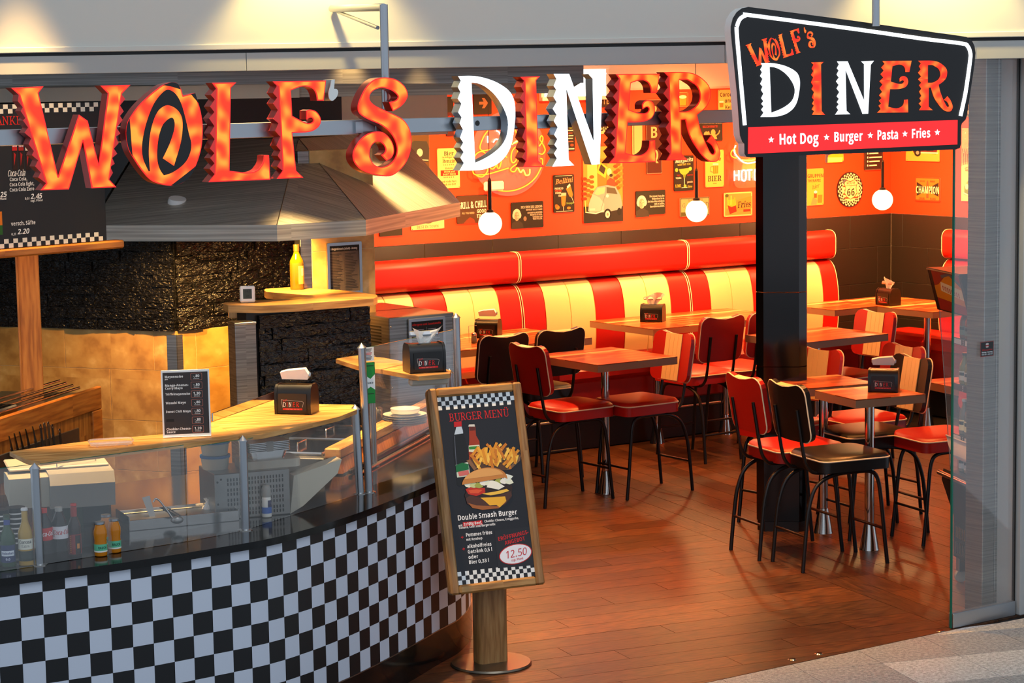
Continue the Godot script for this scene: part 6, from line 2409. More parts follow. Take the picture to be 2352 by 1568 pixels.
	tube(st, [Vector3(0.02, 0.262, -0.04), Vector3(0.025, 0.276, -0.05), Vector3(0.07, 0.282, -0.06), Vector3(0.07, 0.264, -0.06)], 0.004, 8)
	sub("wire_rail", st, mats.chrome, sc)
	var face := Transform3D(Basis(Vector3.RIGHT, -0.27), Vector3(0.0, 0.172, 0.0875))
	st = new_st()
	box2(st, Vector3(-0.042, -0.036, -0.004), Vector3(0.104, 0.036, 0.004), 0.003, face)
	sub("display_bezel", st, mats.black_plastic, sc)
	st = new_st()
	box2(st, Vector3(-0.037, -0.030, 0.004), Vector3(0.099, 0.030, 0.0048), 0.0, face)
	sub("display", st, mats.lcd_orange, sc)
	st = new_st()
	p_text(st, "0.000", -0.012, -0.018, 0.008, 0.0052, Color(0.55, 0.24, 0.0), face, 0.03)
	p_text(st, "0.00", 0.034, -0.016, 0.008, 0.0052, Color(0.55, 0.24, 0.0), face, 0.03)
	p_text(st, "0.00", 0.082, -0.012, 0.008, 0.0052, Color(0.55, 0.24, 0.0), face, 0.03)
	p_text(st, "BIZERBA", 0.150, 0.058, 0.010, 0.0052, Color(0.08, 0.08, 0.09), face, 0.062)
	p_rect(st, 0.122, -0.052, 0.175, 0.026, 0.0052, Color(0.80, 0.80, 0.78), face)
	for k in 8:
		p_rect(st, 0.128 + 0.002 * (k % 3), 0.018 - k * 0.0092, 0.168 - 0.003 * (k % 2), 0.0215 - k * 0.0092, 0.0055, Color(0.75, 0.15, 0.15) if k in [2, 3] else Color(0.15, 0.15, 0.17), face)
	p_rect(st, 0.085, -0.060, 0.1, -0.040, 0.0052, Color(0.1, 0.35, 0.4), face)
	p_rect(st, 0.091, -0.056, 0.101, -0.044, 0.0054, Color(0.75, 0.2, 0.18), face)
	sub("print", st, mats.print_dull, sc)
	# steel pan set with two ladles, small cards before it
	var pp := at_h(405, 1203, TOP)
	var pn := thing("steel_pan_tray", "long stainless pan tray on the granite, ladles resting in it", "tray", pp, 0.42)
	st = new_st()
	for e in [[Vector3(-0.22, 0.0, -0.16), Vector3(0.26, 0.004, 0.06)], [Vector3(-0.22, 0.0, 0.055), Vector3(0.26, 0.045, 0.06)], [Vector3(-0.22, 0.0, -0.16), Vector3(0.26, 0.05, -0.155)], [Vector3(-0.22, 0.0, -0.16), Vector3(-0.215, 0.06, 0.06)], [Vector3(0.255, 0.0, -0.16), Vector3(0.26, 0.05, 0.06)], [Vector3(0.0, 0.0, -0.16), Vector3(0.004, 0.045, 0.06)]]:
		box2(st, e[0], e[1], 0.001)
	sub("pan", st, mats.chrome, pn)
	for k in 2:
		st = new_st()
		box2(st, Vector3(-0.2 + k * 0.225, 0.03, -0.14), Vector3(-0.01 + k * 0.225, 0.034, 0.045), 0.002)
		sub("lid", st, mats.steel_plain, pn)
	var ld := thing("ladle", "bent steel ladle hook standing in the pan tray", "ladle", at_h(400, 1195, TOP + 0.04), 0.3)
	st = new_st()
	tube(st, smooth_line([Vector3(0.0, 0.0, 0.0), Vector3(-0.035, 0.055, 0), Vector3(-0.06, 0.09, 0), Vector3(-0.075, 0.098, 0), Vector3(-0.085, 0.085, 0.003)], 4), 0.004, 8)
	sub("handle", st, mats.chrome, ld)
	st = new_st()
	ball(st, Vector3(0.012, 0.002, 0.0), Vector3(0.028, 0.016, 0.028), 16, 8)
	sub("bowl", st, mats.steel_plain, ld)
	var sg := thing("serving_scoop", "broad steel scoop handle leaning in the pan tray", "scoop", at_h(338, 1188, TOP + 0.03), 0.2)
	st = new_st()
	slab(st, pv([-0.018, 0.085, 0.014, 0.092, 0.036, 0.0, 0.012, -0.004]), -0.006, 0.006, Transform3D(Basis(Vector3.RIGHT, -0.2), Vector3.ZERO))
	sub("handle", st, mats.steel_plain, sg)
	var cd := thing("card_stack", "small stack of menu cards lying by the scale", "cards", at_h(305, 1210, TOP), 0.35)
	for k in 4:
		st = new_st()
		box2(st, Vector3(-0.034 + 0.002 * (k % 2), k * 0.006, -0.025), Vector3(0.036 - 0.003 * (k % 3), k * 0.006 + 0.005, 0.03), 0.0005)
		sub("card_bundle", st, mats.paper if k % 2 else mats.black_plastic, cd)
	st = new_st()
	p_rect(st, -0.03, -0.02, 0.03, 0.02, 0.0, Color(0.85, 0.25, 0.12), Transform3D(Basis(Vector3.RIGHT, -PI / 2), Vector3(0, 0.0245, 0.003)))
	p_rect(st, -0.01, -0.012, 0.024, 0.01, 0.0004, Color(0.95, 0.85, 0.5), Transform3D(Basis(Vector3.RIGHT, -PI / 2), Vector3(0, 0.0245, 0.003)))
	sub("print", st, mats.print_dull, cd)
	# perforated steel box
	var q0 := at_h(496, 1196, TOP)
	var q1 := at_h(668, 1180, TOP)
	var qd := q1 - q0
	var pb := thing("perforated_box", "stainless box with rows of slots behind the middle post", "steel box", q0, atan2(-qd.z, qd.x))
	var bw := qd.length()
	var bh := 0.20
	st = new_st()
	box2(st, Vector3(0, 0.001, -0.26), Vector3(bw, bh, -0.001), 0.003)
	sub("body", st, mats.steel_plain, pb)
	var holes := new_st()
	for i in 19:
		for r in 4:
			for s in 2:
				slab(holes, round_rect(0.054 + i * 0.0135, 0.014 + r * 0.044 + s * 0.0185, 0.0605 + i * 0.0135, 0.0285 + r * 0.044 + s * 0.0185, 0.0031, 3), -0.003, 0.0008, Transform3D(), [], true, false, false)
	sub("slot_field", holes, mats.black_metal, pb).set_meta("kind", "stuff")
	for k in 4:
		st = new_st()
		ball(st, Vector3(0.012 + (k % 2) * 0.016, [0.165, 0.176, 0.07, 0.02][k], 0.0), Vector3(0.005, 0.005, 0.002), 12, 6)
		sub("rivet", st, mats.rubber, pb)
	st = new_st()
	slab(st, pv([bw, 0.0, bw + 0.06, 0.03, bw + 0.22, 0.16, bw + 0.24, 0.22, bw + 0.02, 0.165]), -0.10, -0.006, Transform3D(Basis(Vector3.UP, 0.0), Vector3.ZERO))
	sub("side_panel", st, mats.beige_plastic, pb)
	# trays stacked on it
	var ty := TOP + bh + 0.0005
	var base := pb.position + Vector3(0, bh + 0.0005, 0) + Basis(Vector3.UP, pb.rotation.y) * Vector3(bw * 0.78, 0, -0.12)
	var tb := thing("plastic_tub", "low grey plastic tub on the perforated box under the foil trays", "tub", base, pb.rotation.y)
	st = new_st()
	slab(st, round_rect(-0.12, -0.085, 0.14, 0.085, 0.03), 0.0, 0.035, Transform3D(Basis(Vector3.RIGHT, Vector3.FORWARD, Vector3.UP), Vector3.ZERO))
	sub("tub_body", st, mats.beige_plastic, tb)
	var fs := thing("foil_tray_stack", "stack of crimped aluminium trays with a paper sleeve", "foil trays", base + Vector3(0.0, 0.0355, 0.0), pb.rotation.y + 0.12)
	st = new_st()
	var lo := round_rect(-0.085, -0.06, 0.085, 0.06, 0.02)
	for k in lo.size():
		var m := (k + 1) % lo.size()
		var a := Vector3(lo[k].x * 0.86, 0.0, -lo[k].y * 0.86)
		var c := Vector3(lo[m].x * 0.86, 0.0, -lo[m].y * 0.86)
		var a2 := Vector3(lo[k].x, 0.035, -lo[k].y)
		var c2 := Vector3(lo[m].x, 0.035, -lo[m].y)
		quad(st, a, c, c2, a2, Vector3(lo[k].x + lo[m].x, 0, -lo[k].y - lo[m].y).normalized())
	box2(st, Vector3(-0.073, 0.0, -0.05), Vector3(0.073, 0.001, 0.05))
	sub("crimped_side", st, mats.foil, fs)
	for k in 6:
		st = new_st()
		slab(st, round_rect(-0.096, -0.068, 0.096, 0.068, 0.02), 0.035 + k * 0.0075, 0.039 + k * 0.0075, Transform3D(Basis(Vector3.RIGHT, Vector3.FORWARD, Vector3.UP), Vector3.ZERO))
		sub("tray_rim", st, mats.foil, fs)
	st = new_st()
	box2(st, Vector3(-0.02, 0.036, 0.064), Vector3(0.012, 0.08, 0.070), 0.001)
	sub("sleeve", st, mats.grey_plastic, fs)
	var lt := thing("stacked_tubs", "pair of white tubs with blue lids left of the foil trays", "tubs", base + Basis(Vector3.UP, pb.rotation.y) * Vector3(-0.215, 0, -0.03), pb.rotation.y)
	for k in 2:
		st = new_st()
		lathe(st, [Vector2(0.0, k * 0.062), Vector2(0.055, k * 0.062), Vector2(0.062, k * 0.062 + 0.05), Vector2(0, k * 0.062 + 0.05)], 24)
		sub("tub", st, mats.beige_plastic, lt)
		st = new_st()
		lathe(st, [Vector2(0.0, k * 0.062 + 0.05), Vector2(0.066, k * 0.062 + 0.05), Vector2(0.066, k * 0.062 + 0.061), Vector2(0, k * 0.062 + 0.061)], 24)
		sub("lid", st, mats.blue_plastic, lt)
	for q in [["black-handled pastry brush lying behind the foil trays", 640, 1010, 0.25], ["black-handled knife lying behind the foil trays", 655, 1017, 0.12]]:
		var ut := thing("kitchen_brush", q[0], "kitchen tool", base + Vector3(0.02 if q[3] > 0.2 else -0.01, 0.0845, -0.02 - q[3] * 0.1), q[3] + 0.2)
		st = new_st()
		box2(st, Vector3(-0.06, 0.0, -0.006), Vector3(0.02, 0.012, 0.006), 0.004)
		sub("handle", st, mats.black_plastic, ut)
		st = new_st()
		box2(st, Vector3(0.02, 0.002, -0.01), Vector3(0.075, 0.010, 0.01), 0.003)
		sub("head", st, mats.beige_plastic if q[3] > 0.2 else mats.porcelain, ut)
	# salt tub, plastic bag
	var sb := thing("salt_dispenser", "small white and blue salt dispenser in front of the perforated box", "salt dispenser", at_h(613, 1187, TOP) + Vector3(0, 0.0005, 0), 0.2)
	st = new_st()
	lathe_s(st, [Vector2(0, 0.0), Vector2(0.02, 0.0), Vector2(0.0215, 0.005), Vector2(0.0205, 0.05), Vector2(0.0195, 0.088), Vector2(0.0, 0.088)], 20)
	sub("body", st, mats.porcelain, sb)
	st = new_st()
	lathe_s(st, [Vector2(0.0195, 0.088), Vector2(0.021, 0.096), Vector2(0.020, 0.125), Vector2(0.014, 0.138), Vector2(0, 0.140)], 20)
	sub("dome", st, mats.grey_plastic, sb)
	st = new_st()
	label_band(st, 0.0216, 0.018, 0.045, -1.4, 1.4, Color(0.22, 0.42, 0.75))
	label_band(st, 0.0214, 0.035, 0.075, 0.2, 1.4, Color(0.12, 0.14, 0.35))
	sub("label", st, mats.print, sb)
	var pg := thing("plastic_bag", "crumpled clear plastic bag beside the perforated box", "plastic bag", at_h(478, 1185, TOP), 0.0)
	st = new_st()
	var r := RandomNumberGenerator.new()
	r.seed = 5
	var rows := []
	for i in 7:
		var ring := []
		for k in 14:
			var f := TAU * k / 14
			var rad: float = [0.028, 0.03, 0.03, 0.024, 0.012, 0.008, 0.016][i] * r.randf_range(0.8, 1.15)
			ring.append(Vector3(cos(f) * rad, 0.003 + i * 0.0125, sin(f) * rad))
		rows.append(ring)
	for i in 6:
		for k in 14:
			var m := (k + 1) % 14
			var nn: Vector3 = (rows[i][m] - rows[i][k]).cross(rows[i + 1][k] - rows[i][k]).normalized()
			quad(st, rows[i][k], rows[i][m], rows[i + 1][m], rows[i + 1][k], nn)
	sub("film", st, mats.paper, pg)
	# receiving side: wood-edged display rail, steel trays, plates and pots
	var r0 := at_h(772, 1030, 1.0)
	var r1 := at_h(1015, 908, 1.0)
	var rd := r1 - r0
	var rr := thing("serving_rail", "wood-edged serving rail running back along the counter's right end", "serving counter", Vector3(r0.x, 0, r0.z), atan2(-rd.z, rd.x))
	var rl := rd.length()
	st = new_st()
	box2(st, Vector3(0, 0.95, -0.06), Vector3(rl, 1.0, 0.02), 0.006)
	sub("wooden_edge", st, mats.oak, rr)
	st = new_st()
	slab(st, pv([-0.02, 0.88, 0.03, 0.88, 0.012, 0.945, -0.04, 0.945]), 0.0, rl, Transform3D(Basis(Vector3.FORWARD * -1.0, Vector3.UP, Vector3.RIGHT * -1.0), Vector3(rl, 0, 0)))
	sub("tan_strip", st, mats.column_wood, rr)
	for k in 2:
		st = new_st()
		box2(st, Vector3(0.02, 0.8725 + 0.004, 0.05 + k * 0.05), Vector3(rl - 0.05, 0.897 - k * 0.01, 0.07 + k * 0.05), 0.003)
		sub("slide_track", st, mats.black_plastic if k == 0 else mats.steel_plain, rr)
	st = new_st()
	box2(st, Vector3(0.0, 0.8725, -0.5), Vector3(rl, 0.95, -0.062), 0.003)
	sub("steel_deck", st, mats.steel_plain, rr)
	for k in 4:
		st = new_st()
		box2(st, Vector3(0.06 + k * 0.42, 0.951, -0.42), Vector3(0.42 + k * 0.42, 0.968, -0.09), 0.006)
		sub("pan_lid", st, mats.chrome, rr)
		st = new_st()
		tube(st, [Vector3(0.18 + k * 0.42, 0.968, -0.26), Vector3(0.18 + k * 0.42, 0.99, -0.26), Vector3(0.30 + k * 0.42, 0.99, -0.26), Vector3(0.30 + k * 0.42, 0.968, -0.26)], 0.005, 8)
		sub("lid_handle", st, mats.chrome, rr)
	var pl := at_h(930, 962, 1.0)
	for k in 6:
		var pt := thing("plate", ["white plate at the bottom of the stack by the menu stand", "white plate second from the bottom of the stack", "white plate third from the bottom of the stack", "white plate third from the top of the stack", "white plate just under the topmost bowl", "white bowl on top of the plate stack"][k], "plate", Vector3(pl.x, 0.969 + k * 0.011, pl.z) + Vector3(0.003 * (k % 2), 0, 0.002 * (k % 3)), 0.0, "stack of white plates")
		st = new_st()
		if k < 5:
			lathe_s(st, [Vector2(0.0, 0.002), Vector2(0.06, 0.002), Vector2(0.075, 0.004), Vector2(0.112, 0.0135), Vector2(0.113, 0.0155), Vector2(0.075, 0.0075), Vector2(0.0, 0.005)], 36)
		else:
			lathe_s(st, [Vector2(0.0, 0.004), Vector2(0.04, 0.004), Vector2(0.072, 0.012), Vector2(0.078, 0.034), Vector2(0.0765, 0.034), Vector2(0.068, 0.014), Vector2(0.0, 0.008)], 36)
		sub("plate_body" if k < 5 else "bowl_body", st, mats.porcelain, pt)
	var pq := at_h(861, 958, 1.0)
	var pot := thing("steel_pot", "small steel pot with lid left of the plate stack", "pot", Vector3(pq.x, 0.969, pq.z))
	st = new_st()
	lathe(st, [Vector2(0, 0), Vector2(0.038, 0.0), Vector2(0.04, 0.004), Vector2(0.04, 0.078), Vector2(0.042, 0.08), Vector2(0, 0.08)], 24)
	sub("pot_body", st, mats.steel_plain, pot)
	st = new_st()
	lathe(st, [Vector2(0.042, 0.08), Vector2(0.03, 0.09), Vector2(0.008, 0.095), Vector2(0.008, 0.108), Vector2(0, 0.110)], 24)
	sub("lid", st, mats.chrome, pot)
	# on the boards: price card, acrylic tray; sticker on the tall post
	var cp := at_h(430, 1003, 1.263)
	var card := thing("price_card", "standing acrylic price card listing mayonnaise and sauces", "price card", cp + Vector3(0, 0.001, 0), 0.16)
	var cl := Transform3D(Basis(Vector3.RIGHT, -0.10), Vector3.ZERO)
	st = new_st()
	box2(st, Vector3(-0.100, 0.0, -0.004), Vector3(0.100, 0.280, 0.002), 0.001, cl)
	box2(st, Vector3(-0.100, 0.0, -0.05), Vector3(0.100, 0.003, 0.012), 0.001)
	sub("acrylic_holder", st, mats.white_plastic, card)
	st = new_st()
	p_rect(st, -0.093, 0.012, 0.093, 0.270, 0.0025, Color(0.205, 0.185, 0.185), cl)
	var items := [["Mayonnaise", "", "-,80"], ["Mango-Ananas-", "Curry Mayo", "-,80"], ["Trüffelmayonnaise", "", "1,30"], ["Wasabi Mayo", "", "-,80"], ["Sweet Chili Mayo", "", "-,80"], ["", "", "-,80"], ["Cheddar-Cheese-", "Sauce", "1,20"]]
	for k in 7:
		var y := 0.253 - k * 0.0365
		var wh := Color(0.93, 0.92, 0.9)
		if items[k][0]:
			p_text(st, items[k][0], -0.084, y, 0.0095, 0.003, wh, cl, 0.102, -1)
		else:
			p_rect(st, -0.084, y - 0.006, -0.052, y + 0.006, 0.003, Color(0.1, 0.1, 0.11), cl)
		if items[k][1]:
			p_text(st, items[k][1], -0.084, y - 0.012, 0.0095, 0.003, wh, cl, 0.102, -1)
		elif k == 0:
			p_text(st, "pur", -0.084, y - 0.010, 0.006, 0.003, wh, cl, 0.05, -1)
		p_poly(st, round_rect(0.022, y - 0.018, 0.070, y + 0.012, 0.004), 0.003, Color(0.62, 0.38, 0.32), cl)
		p_poly(st, round_rect(0.024, y - 0.016, 0.068, y + 0.010, 0.003), 0.0034, Color(0.205, 0.185, 0.185), cl)
		p_text(st, items[k][2], 0.046, y, 0.011, 0.0038, wh, cl, 0.038)
		p_text(st, "Portion", 0.046, y - 0.011, 0.005, 0.0038, wh, cl, 0.03, 0, "serif")
	sub("print", st, mats.print_dull, card)
	var tr := thing("acrylic_tray", "shallow tinted acrylic tray lying on the left wooden shelf", "tray", at_h(255, 1022, 1.2635), 0.28)
	st = new_st()
	slab(st, round_rect(-0.085, -0.055, 0.085, 0.055, 0.03), 0.006, 0.009, Transform3D(Basis(Vector3.RIGHT, Vector3.FORWARD, Vector3.UP), Vector3.ZERO))
	sub("tray_floor", st, mats.clear_plastic, tr)
	st = new_st()
	var rg := []
	for q in round_rect(-0.088, -0.058, 0.088, 0.058, 0.032):
		rg.append(Vector3(q.x, 0.018, -q.y))
	tube(st, rg, 0.004, 6, true)
	sub("tray_rim", st, mats.clear_plastic, tr)
	for q in [[-0.06, 0.04], [0.06, 0.04], [-0.06, -0.04], [0.06, -0.04]]:
		st = new_st()
		lathe(st, [Vector2(0.005, 0.0), Vector2(0.005, 0.006), Vector2(0, 0.006)], 8, Transform3D(Basis.IDENTITY, Vector3(q[0], 0, q[1])))
		sub("foot", st, mats.clear_plastic, tr)
	var sk := thing("voucher_sticker", "green and white sticker strip on the glass beside the tall post", "sticker", at_d(850, 880, 10.06), 0.35)
	st = new_st()
	box2(st, Vector3(-0.02, -0.092, -0.0006), Vector3(0.024, 0.096, 0.0006))
	sub("strip", st, mats.green_dark, sk)
	st = new_st()
	p_rect(st, -0.019, -0.091, 0.023, 0.095, 0.0008, Color(0.10, 0.55, 0.20))
	p_poly(st, pv([-0.019, 0.035, 0.002, 0.02, 0.023, 0.04, 0.023, -0.03, 0.002, -0.015, -0.019, -0.03]), 0.0012, Color(0.94, 0.95, 0.93))
	p_text(st, "uxe", 0.002, 0.003, 0.011, 0.0015, Color(0.08, 0.1, 0.09), Transform3D(), 0.036)
	p_rect(st, -0.014, -0.05, 0.018, -0.046, 0.0012, Color(0.06, 0.25, 0.1))
	p_rect(st, -0.014, 0.078, 0.018, 0.082, 0.0012, Color(0.06, 0.25, 0.1))
	p_rect(st, -0.019, 0.102, 0.021, 0.165, 0.0008, Color(0.9, 0.9, 0.88))
	for k in 9:
		p_rect(st, -0.016, 0.155 - k * 0.006, 0.012 - 0.003 * (k % 3), 0.158 - k * 0.006, 0.0012, Color(0.75, 0.15, 0.12) if k in [3, 4] else Color(0.25, 0.25, 0.28))
	sub("print", st, mats.print, sk)

# ---- the burger menu stand ---------------------------------------------------------------------------
func menu_stand() -> void:
	var yaw := deg_to_rad(25.0)
	var lean := deg_to_rad(14.0)
	var foot := at_h(1128, 1524, 0.0)
	var t := thing("menu_stand", "wooden menu stand with a tilted burger poster on a round foot", "menu stand", foot, yaw)
	var st := new_st()
	lathe(st, [Vector2(0.0, 0.0), Vector2(0.19, 0.0), Vector2(0.191, 0.004), Vector2(0.186, 0.012), Vector2(0.0, 0.016)], 48)
	sub("foot_plate", st, mats.foot_metal, t)
	st = new_st()
	slab(st, round_rect(-0.075, -0.05, 0.075, 0.05, 0.028), 0.014, 0.80, Transform3D(Basis(Vector3.RIGHT, Vector3.FORWARD, Vector3.UP), Vector3(0.0, 0, -0.005)))
	sub("post", st, mats.stand_wood, t)
	# the tilted frame
	var o := at_h(1147, 1354, 0.39)
	var bx := Vector3(cos(yaw), 0, -sin(yaw))
	var n0 := Vector3(sin(yaw), 0, cos(yaw))
	var bu := Vector3.UP * cos(lean) - n0 * sin(lean)
	var bn := bx.cross(bu)
	var inv := Basis(Vector3.UP, yaw).inverse()
	var fr := Transform3D(inv * Basis(bx, bu, bn), inv * (o - foot))
	var w := 0.476
	var h := 0.953
	var b := 0.043
	st = new_st()
	slab(st, round_rect(-w / 2, 0, w / 2, h, 0.022), -0.045, -0.026, fr)
	sub("backing", st, mats.stand_wood, t)
	for k in 4:
		st = new_st()
		var q: Array = [[-w / 2, 0.0, -w / 2 + b, h], [w / 2 - b, 0.0, w / 2, h], [-w / 2 + b, h - b, w / 2 - b, h], [-w / 2 + b, 0.0, w / 2 - b, b]][k]
		box2(st, Vector3(q[0], q[1], -0.026), Vector3(q[2], q[3], 0.0), 0.009, fr)
		sub("frame_rail", st, mats.stand_wood if k < 2 else mats.stand_rail, t)
	st = new_st()
	box2(st, Vector3(-w / 2 + b, b, -0.026), Vector3(w / 2 - b, h - b, -0.012), 0.0, fr)
	sub("poster_board", st, mats.black_paint, t)
	# the poster, in picture points of the photograph laid on the board
	var z := -0.0115
	var f := func(x: float, y: float) -> Vector2:
		var p := at_pl(940.0 + x / 2.1528, 840.0 + y / 2.1528, o - bn * 0.012, bn) - o
		return Vector2(p.dot(bx), p.dot(bu))
	st = new_st()
	var x0 := -w / 2 + b
	var x1 := w / 2 - b
	p_rect(st, x0, b, x1, h - b, z, Color(0.095, 0.10, 0.12), fr)
	var cols := 20
	var cw := (x1 - x0) / cols
	for c in cols:
		for r in 3:
			if (c + r) % 2 == 0:
				p_rect(st, x0 + c * cw, h - b - (r + 1) * cw * 1.02, x0 + (c + 1) * cw, h - b - r * cw * 1.02, z + 0.0005, Color(0.93, 0.94, 0.93), fr)
				p_rect(st, x0 + c * cw, b + r * cw * 1.02, x0 + (c + 1) * cw, b + (r + 1) * cw * 1.02, z + 0.0005, Color(0.93, 0.94, 0.93), fr)
	var at := func(s: String, x: float, y: float, hg: float, col: Color, wm: float, al := -1, font := "bold", tilt := 0.0) -> void:
		var p: Vector2 = f.call(x, y)
		p_text(st, s, p.x, p.y, hg, z + 0.001, col, fr, wm, al, font, 0.0, tilt)
	var red := Color(0.80, 0.10, 0.09)
	var wht := Color(0.95, 0.95, 0.95)
	at.call("BURGER MENÜ", 345, 243, 0.036, red, 0.305, 0, "serif")
	at.call("Double Smash Burger", 240, 752, 0.024, wht, 0.30)
	at.call("mit", 243, 790, 0.0105, wht, 0.02)
	var pa: Vector2 = f.call(265, 783)
	p_rect(st, pa.x, pa.y - 0.011, pa.x + 0.098, pa.y + 0.009, z + 0.0008, Color(0.78, 0.10, 0.10), fr)
	at.call("2x100g Beef,", 268, 783, 0.0125, wht, 0.092)
	at.call("Cheddar Cheese, Essiggurke,", 371, 769, 0.0105, wht, 0.175)
	at.call("Tomate, Salat und Burgersoße", 244, 801, 0.0105, wht, 0.185)
	at.call("+", 255, 848, 0.020, red, 0.02)
	at.call("Pommes frites", 280, 836, 0.0165, wht, 0.132)
	at.call("mit Ketchup", 282, 859, 0.0115, wht, 0.08)
	at.call("+", 262, 906, 0.020, red, 0.02)
	at.call("alkoholfreies", 286, 893, 0.0165, wht, 0.122)
	at.call("Getränk 0,5 l", 289, 919, 0.0165, wht, 0.122)
	at.call("oder", 292, 946, 0.0165, wht, 0.05)
	at.call("Bier 0,33 l", 295, 971, 0.0165, wht, 0.10)
	p_poly(st, PackedVector2Array([f.call(421, 815), f.call(600, 795), f.call(620, 985), f.call(438, 1000)]), z + 0.0006, Color(0.125, 0.12, 0.14), fr)
	at.call("ERÖFFNUNGS-", 514, 838, 0.0185, red, 0.158, 0, "bold", 0.12)
	at.call("ANGEBOT", 521, 864, 0.0185, red, 0.105, 0, "bold", 0.12)
	var ce: Vector2 = f.call(525, 930)
	var el := PackedVector2Array()
	var el2 := PackedVector2Array()
	for k in 32:
		var a := TAU * k / 32
		var v := Vector2(cos(a) * 0.085, sin(a) * 0.046)
		el.append(ce + v.rotated(0.10))
		el2.append(ce + (v * Vector2(0.95, 0.92)).rotated(0.10))
	p_poly(st, el, z + 0.0010, red, fr)
	p_poly(st, el2, z + 0.0014, Color(0.93, 0.94, 0.97), fr)
	var pr: Vector2 = f.call(526, 925)
	p_text(st, "12.50", pr.x, pr.y, 0.034, z + 0.0018, red, fr, 0.12, 0, "regular", 0.2, 0.08)
	var pf: Vector2 = f.call(533, 956)
	p_text(st, "zzgl. Pfand", pf.x, pf.y, 0.009, z + 0.0018, red, fr, 0.06, 0, "bold", 0.0, 0.08)
	# drinks, fries and burger
	var poly := func(pts: Array, dz: float, col: Color) -> void:
		var pp := PackedVector2Array()
		for i in range(0, pts.size(), 2):
			pp.append(f.call(pts[i], pts[i + 1]))
		p_poly(st, pp, z + dz, col, fr)
	poly.call([222, 340, 228, 318, 232, 302, 258, 300, 264, 318, 276, 360, 285, 400, 290, 470, 300, 520, 306, 585, 250, 596, 236, 590, 230, 520, 218, 430, 217, 370], 0.0008, Color(0.055, 0.05, 0.065))
	poly.call([222, 340, 228, 318, 232, 302, 258, 300, 264, 318, 266, 334], 0.0012, Color(0.72, 0.80, 0.88))
	poly.call([220, 277, 258, 273, 259, 299, 221, 302], 0.0012, Color(0.72, 0.08, 0.08))
	poly.call([228, 490, 290, 475, 298, 520, 300, 545, 236, 552], 0.0012, Color(0.78, 0.83, 0.78))
	poly.call([228, 492, 262, 478, 292, 486, 294, 512, 232, 526], 0.0014, Color(0.08, 0.42, 0.22))
	poly.call([240, 524, 292, 514, 296, 538, 246, 546], 0.0014, Color(0.80, 0.42, 0.40))
	at.call("Bad Brambacher", 233, 507, 0.012, wht, 0.048, -1, "serif_bold", 0.15)
	poly.call([221, 345, 224, 345, 234, 500, 231, 500], 0.0014, Color(0.35, 0.38, 0.45))
	poly.call([295, 303, 300, 292, 322, 290, 326, 302, 330, 345, 346, 372, 350, 420, 352, 470, 296, 474, 293, 420, 296, 372], 0.0010, Color(0.60, 0.20, 0.06))
	poly.call([297, 300, 323, 297, 326, 318, 298, 320], 0.0012, Color(0.35, 0.12, 0.05))
	poly.call([291, 300, 294, 290, 322, 289, 324, 300], 0.0013, Color(0.80, 0.80, 0.78))
	poly.call([293, 394, 346, 390, 350, 420, 320, 428, 294, 424], 0.0013, Color(0.86, 0.88, 0.78))
	poly.call([294, 400, 344, 396, 346, 411, 295, 413], 0.0015, Color(0.20, 0.52, 0.20))
	at.call("HELLES", 320, 405, 0.008, wht, 0.035, 0)
	# fries basket
	poly.call([280, 468, 330, 455, 470, 395, 553, 440, 546, 466, 500, 506, 478, 515, 330, 520], 0.0016, Color(0.33, 0.21, 0.13))
	poly.call([282, 468, 300, 462, 332, 508, 320, 518], 0.0018, Color(0.52, 0.37, 0.25))
	poly.call([478, 515, 552, 440, 547, 468, 500, 512], 0.0018, Color(0.48, 0.34, 0.22))
	var rf := RandomNumberGenerator.new()
	rf.seed = 8
	for k in 46:
		var u := rf.randf()
		var cx := lerpf(318, 528, u)
		var cy := rf.randf_range(425, 492) - 32.0 * sin(u * PI) * rf.randf()
		var a := rf.randf_range(-0.9, 0.9) + PI / 2
		var l := rf.randf_range(22, 42)
		var dx := cos(a) * l
		var dy := sin(a) * l
		var px := -sin(a) * 6.5
		var py := cos(a) * 6.5
		poly.call([cx - dx - px, cy - dy - py, cx - dx + px, cy - dy + py, cx + dx + px, cy + dy + py, cx + dx - px, cy + dy - py], 0.0020 + k * 0.00003, [Color(0.93, 0.68, 0.20), Color(0.85, 0.56, 0.13), Color(0.97, 0.78, 0.32), Color(0.78, 0.47, 0.10)][k % 4])
	# burger
	poly.call([272, 640, 290, 600, 500, 570, 508, 600, 505, 650, 470, 690, 420, 706, 330, 706, 285, 680], 0.0036, Color(0.17, 0.10, 0.08))
	poly.call([278, 655, 300, 640, 380, 660, 500, 620, 506, 642, 470, 684, 420, 704, 330, 706, 285, 682], 0.0037, Color(0.30, 0.18, 0.12))
	poly.call([290, 678, 330, 690, 430, 694, 480, 672, 440, 704, 360, 712, 310, 702], 0.0038, Color(0.62, 0.36, 0.16))
	poly.call([350, 652, 400, 650, 472, 645, 478, 668, 446, 700, 430, 688, 396, 690, 372, 668], 0.0040, Color(0.93, 0.70, 0.18))
	poly.call([356, 632, 420, 622, 480, 608, 492, 618, 450, 632, 400, 640], 0.0040, Color(0.95, 0.76, 0.28))
	poly.call([276, 610, 300, 600, 372, 604, 374, 626, 330, 644, 290, 634], 0.0041, Color(0.74, 0.16, 0.08))
	poly.call([290, 616, 330, 610, 360, 614, 340, 630, 300, 630], 0.0042, Color(0.86, 0.34, 0.18))
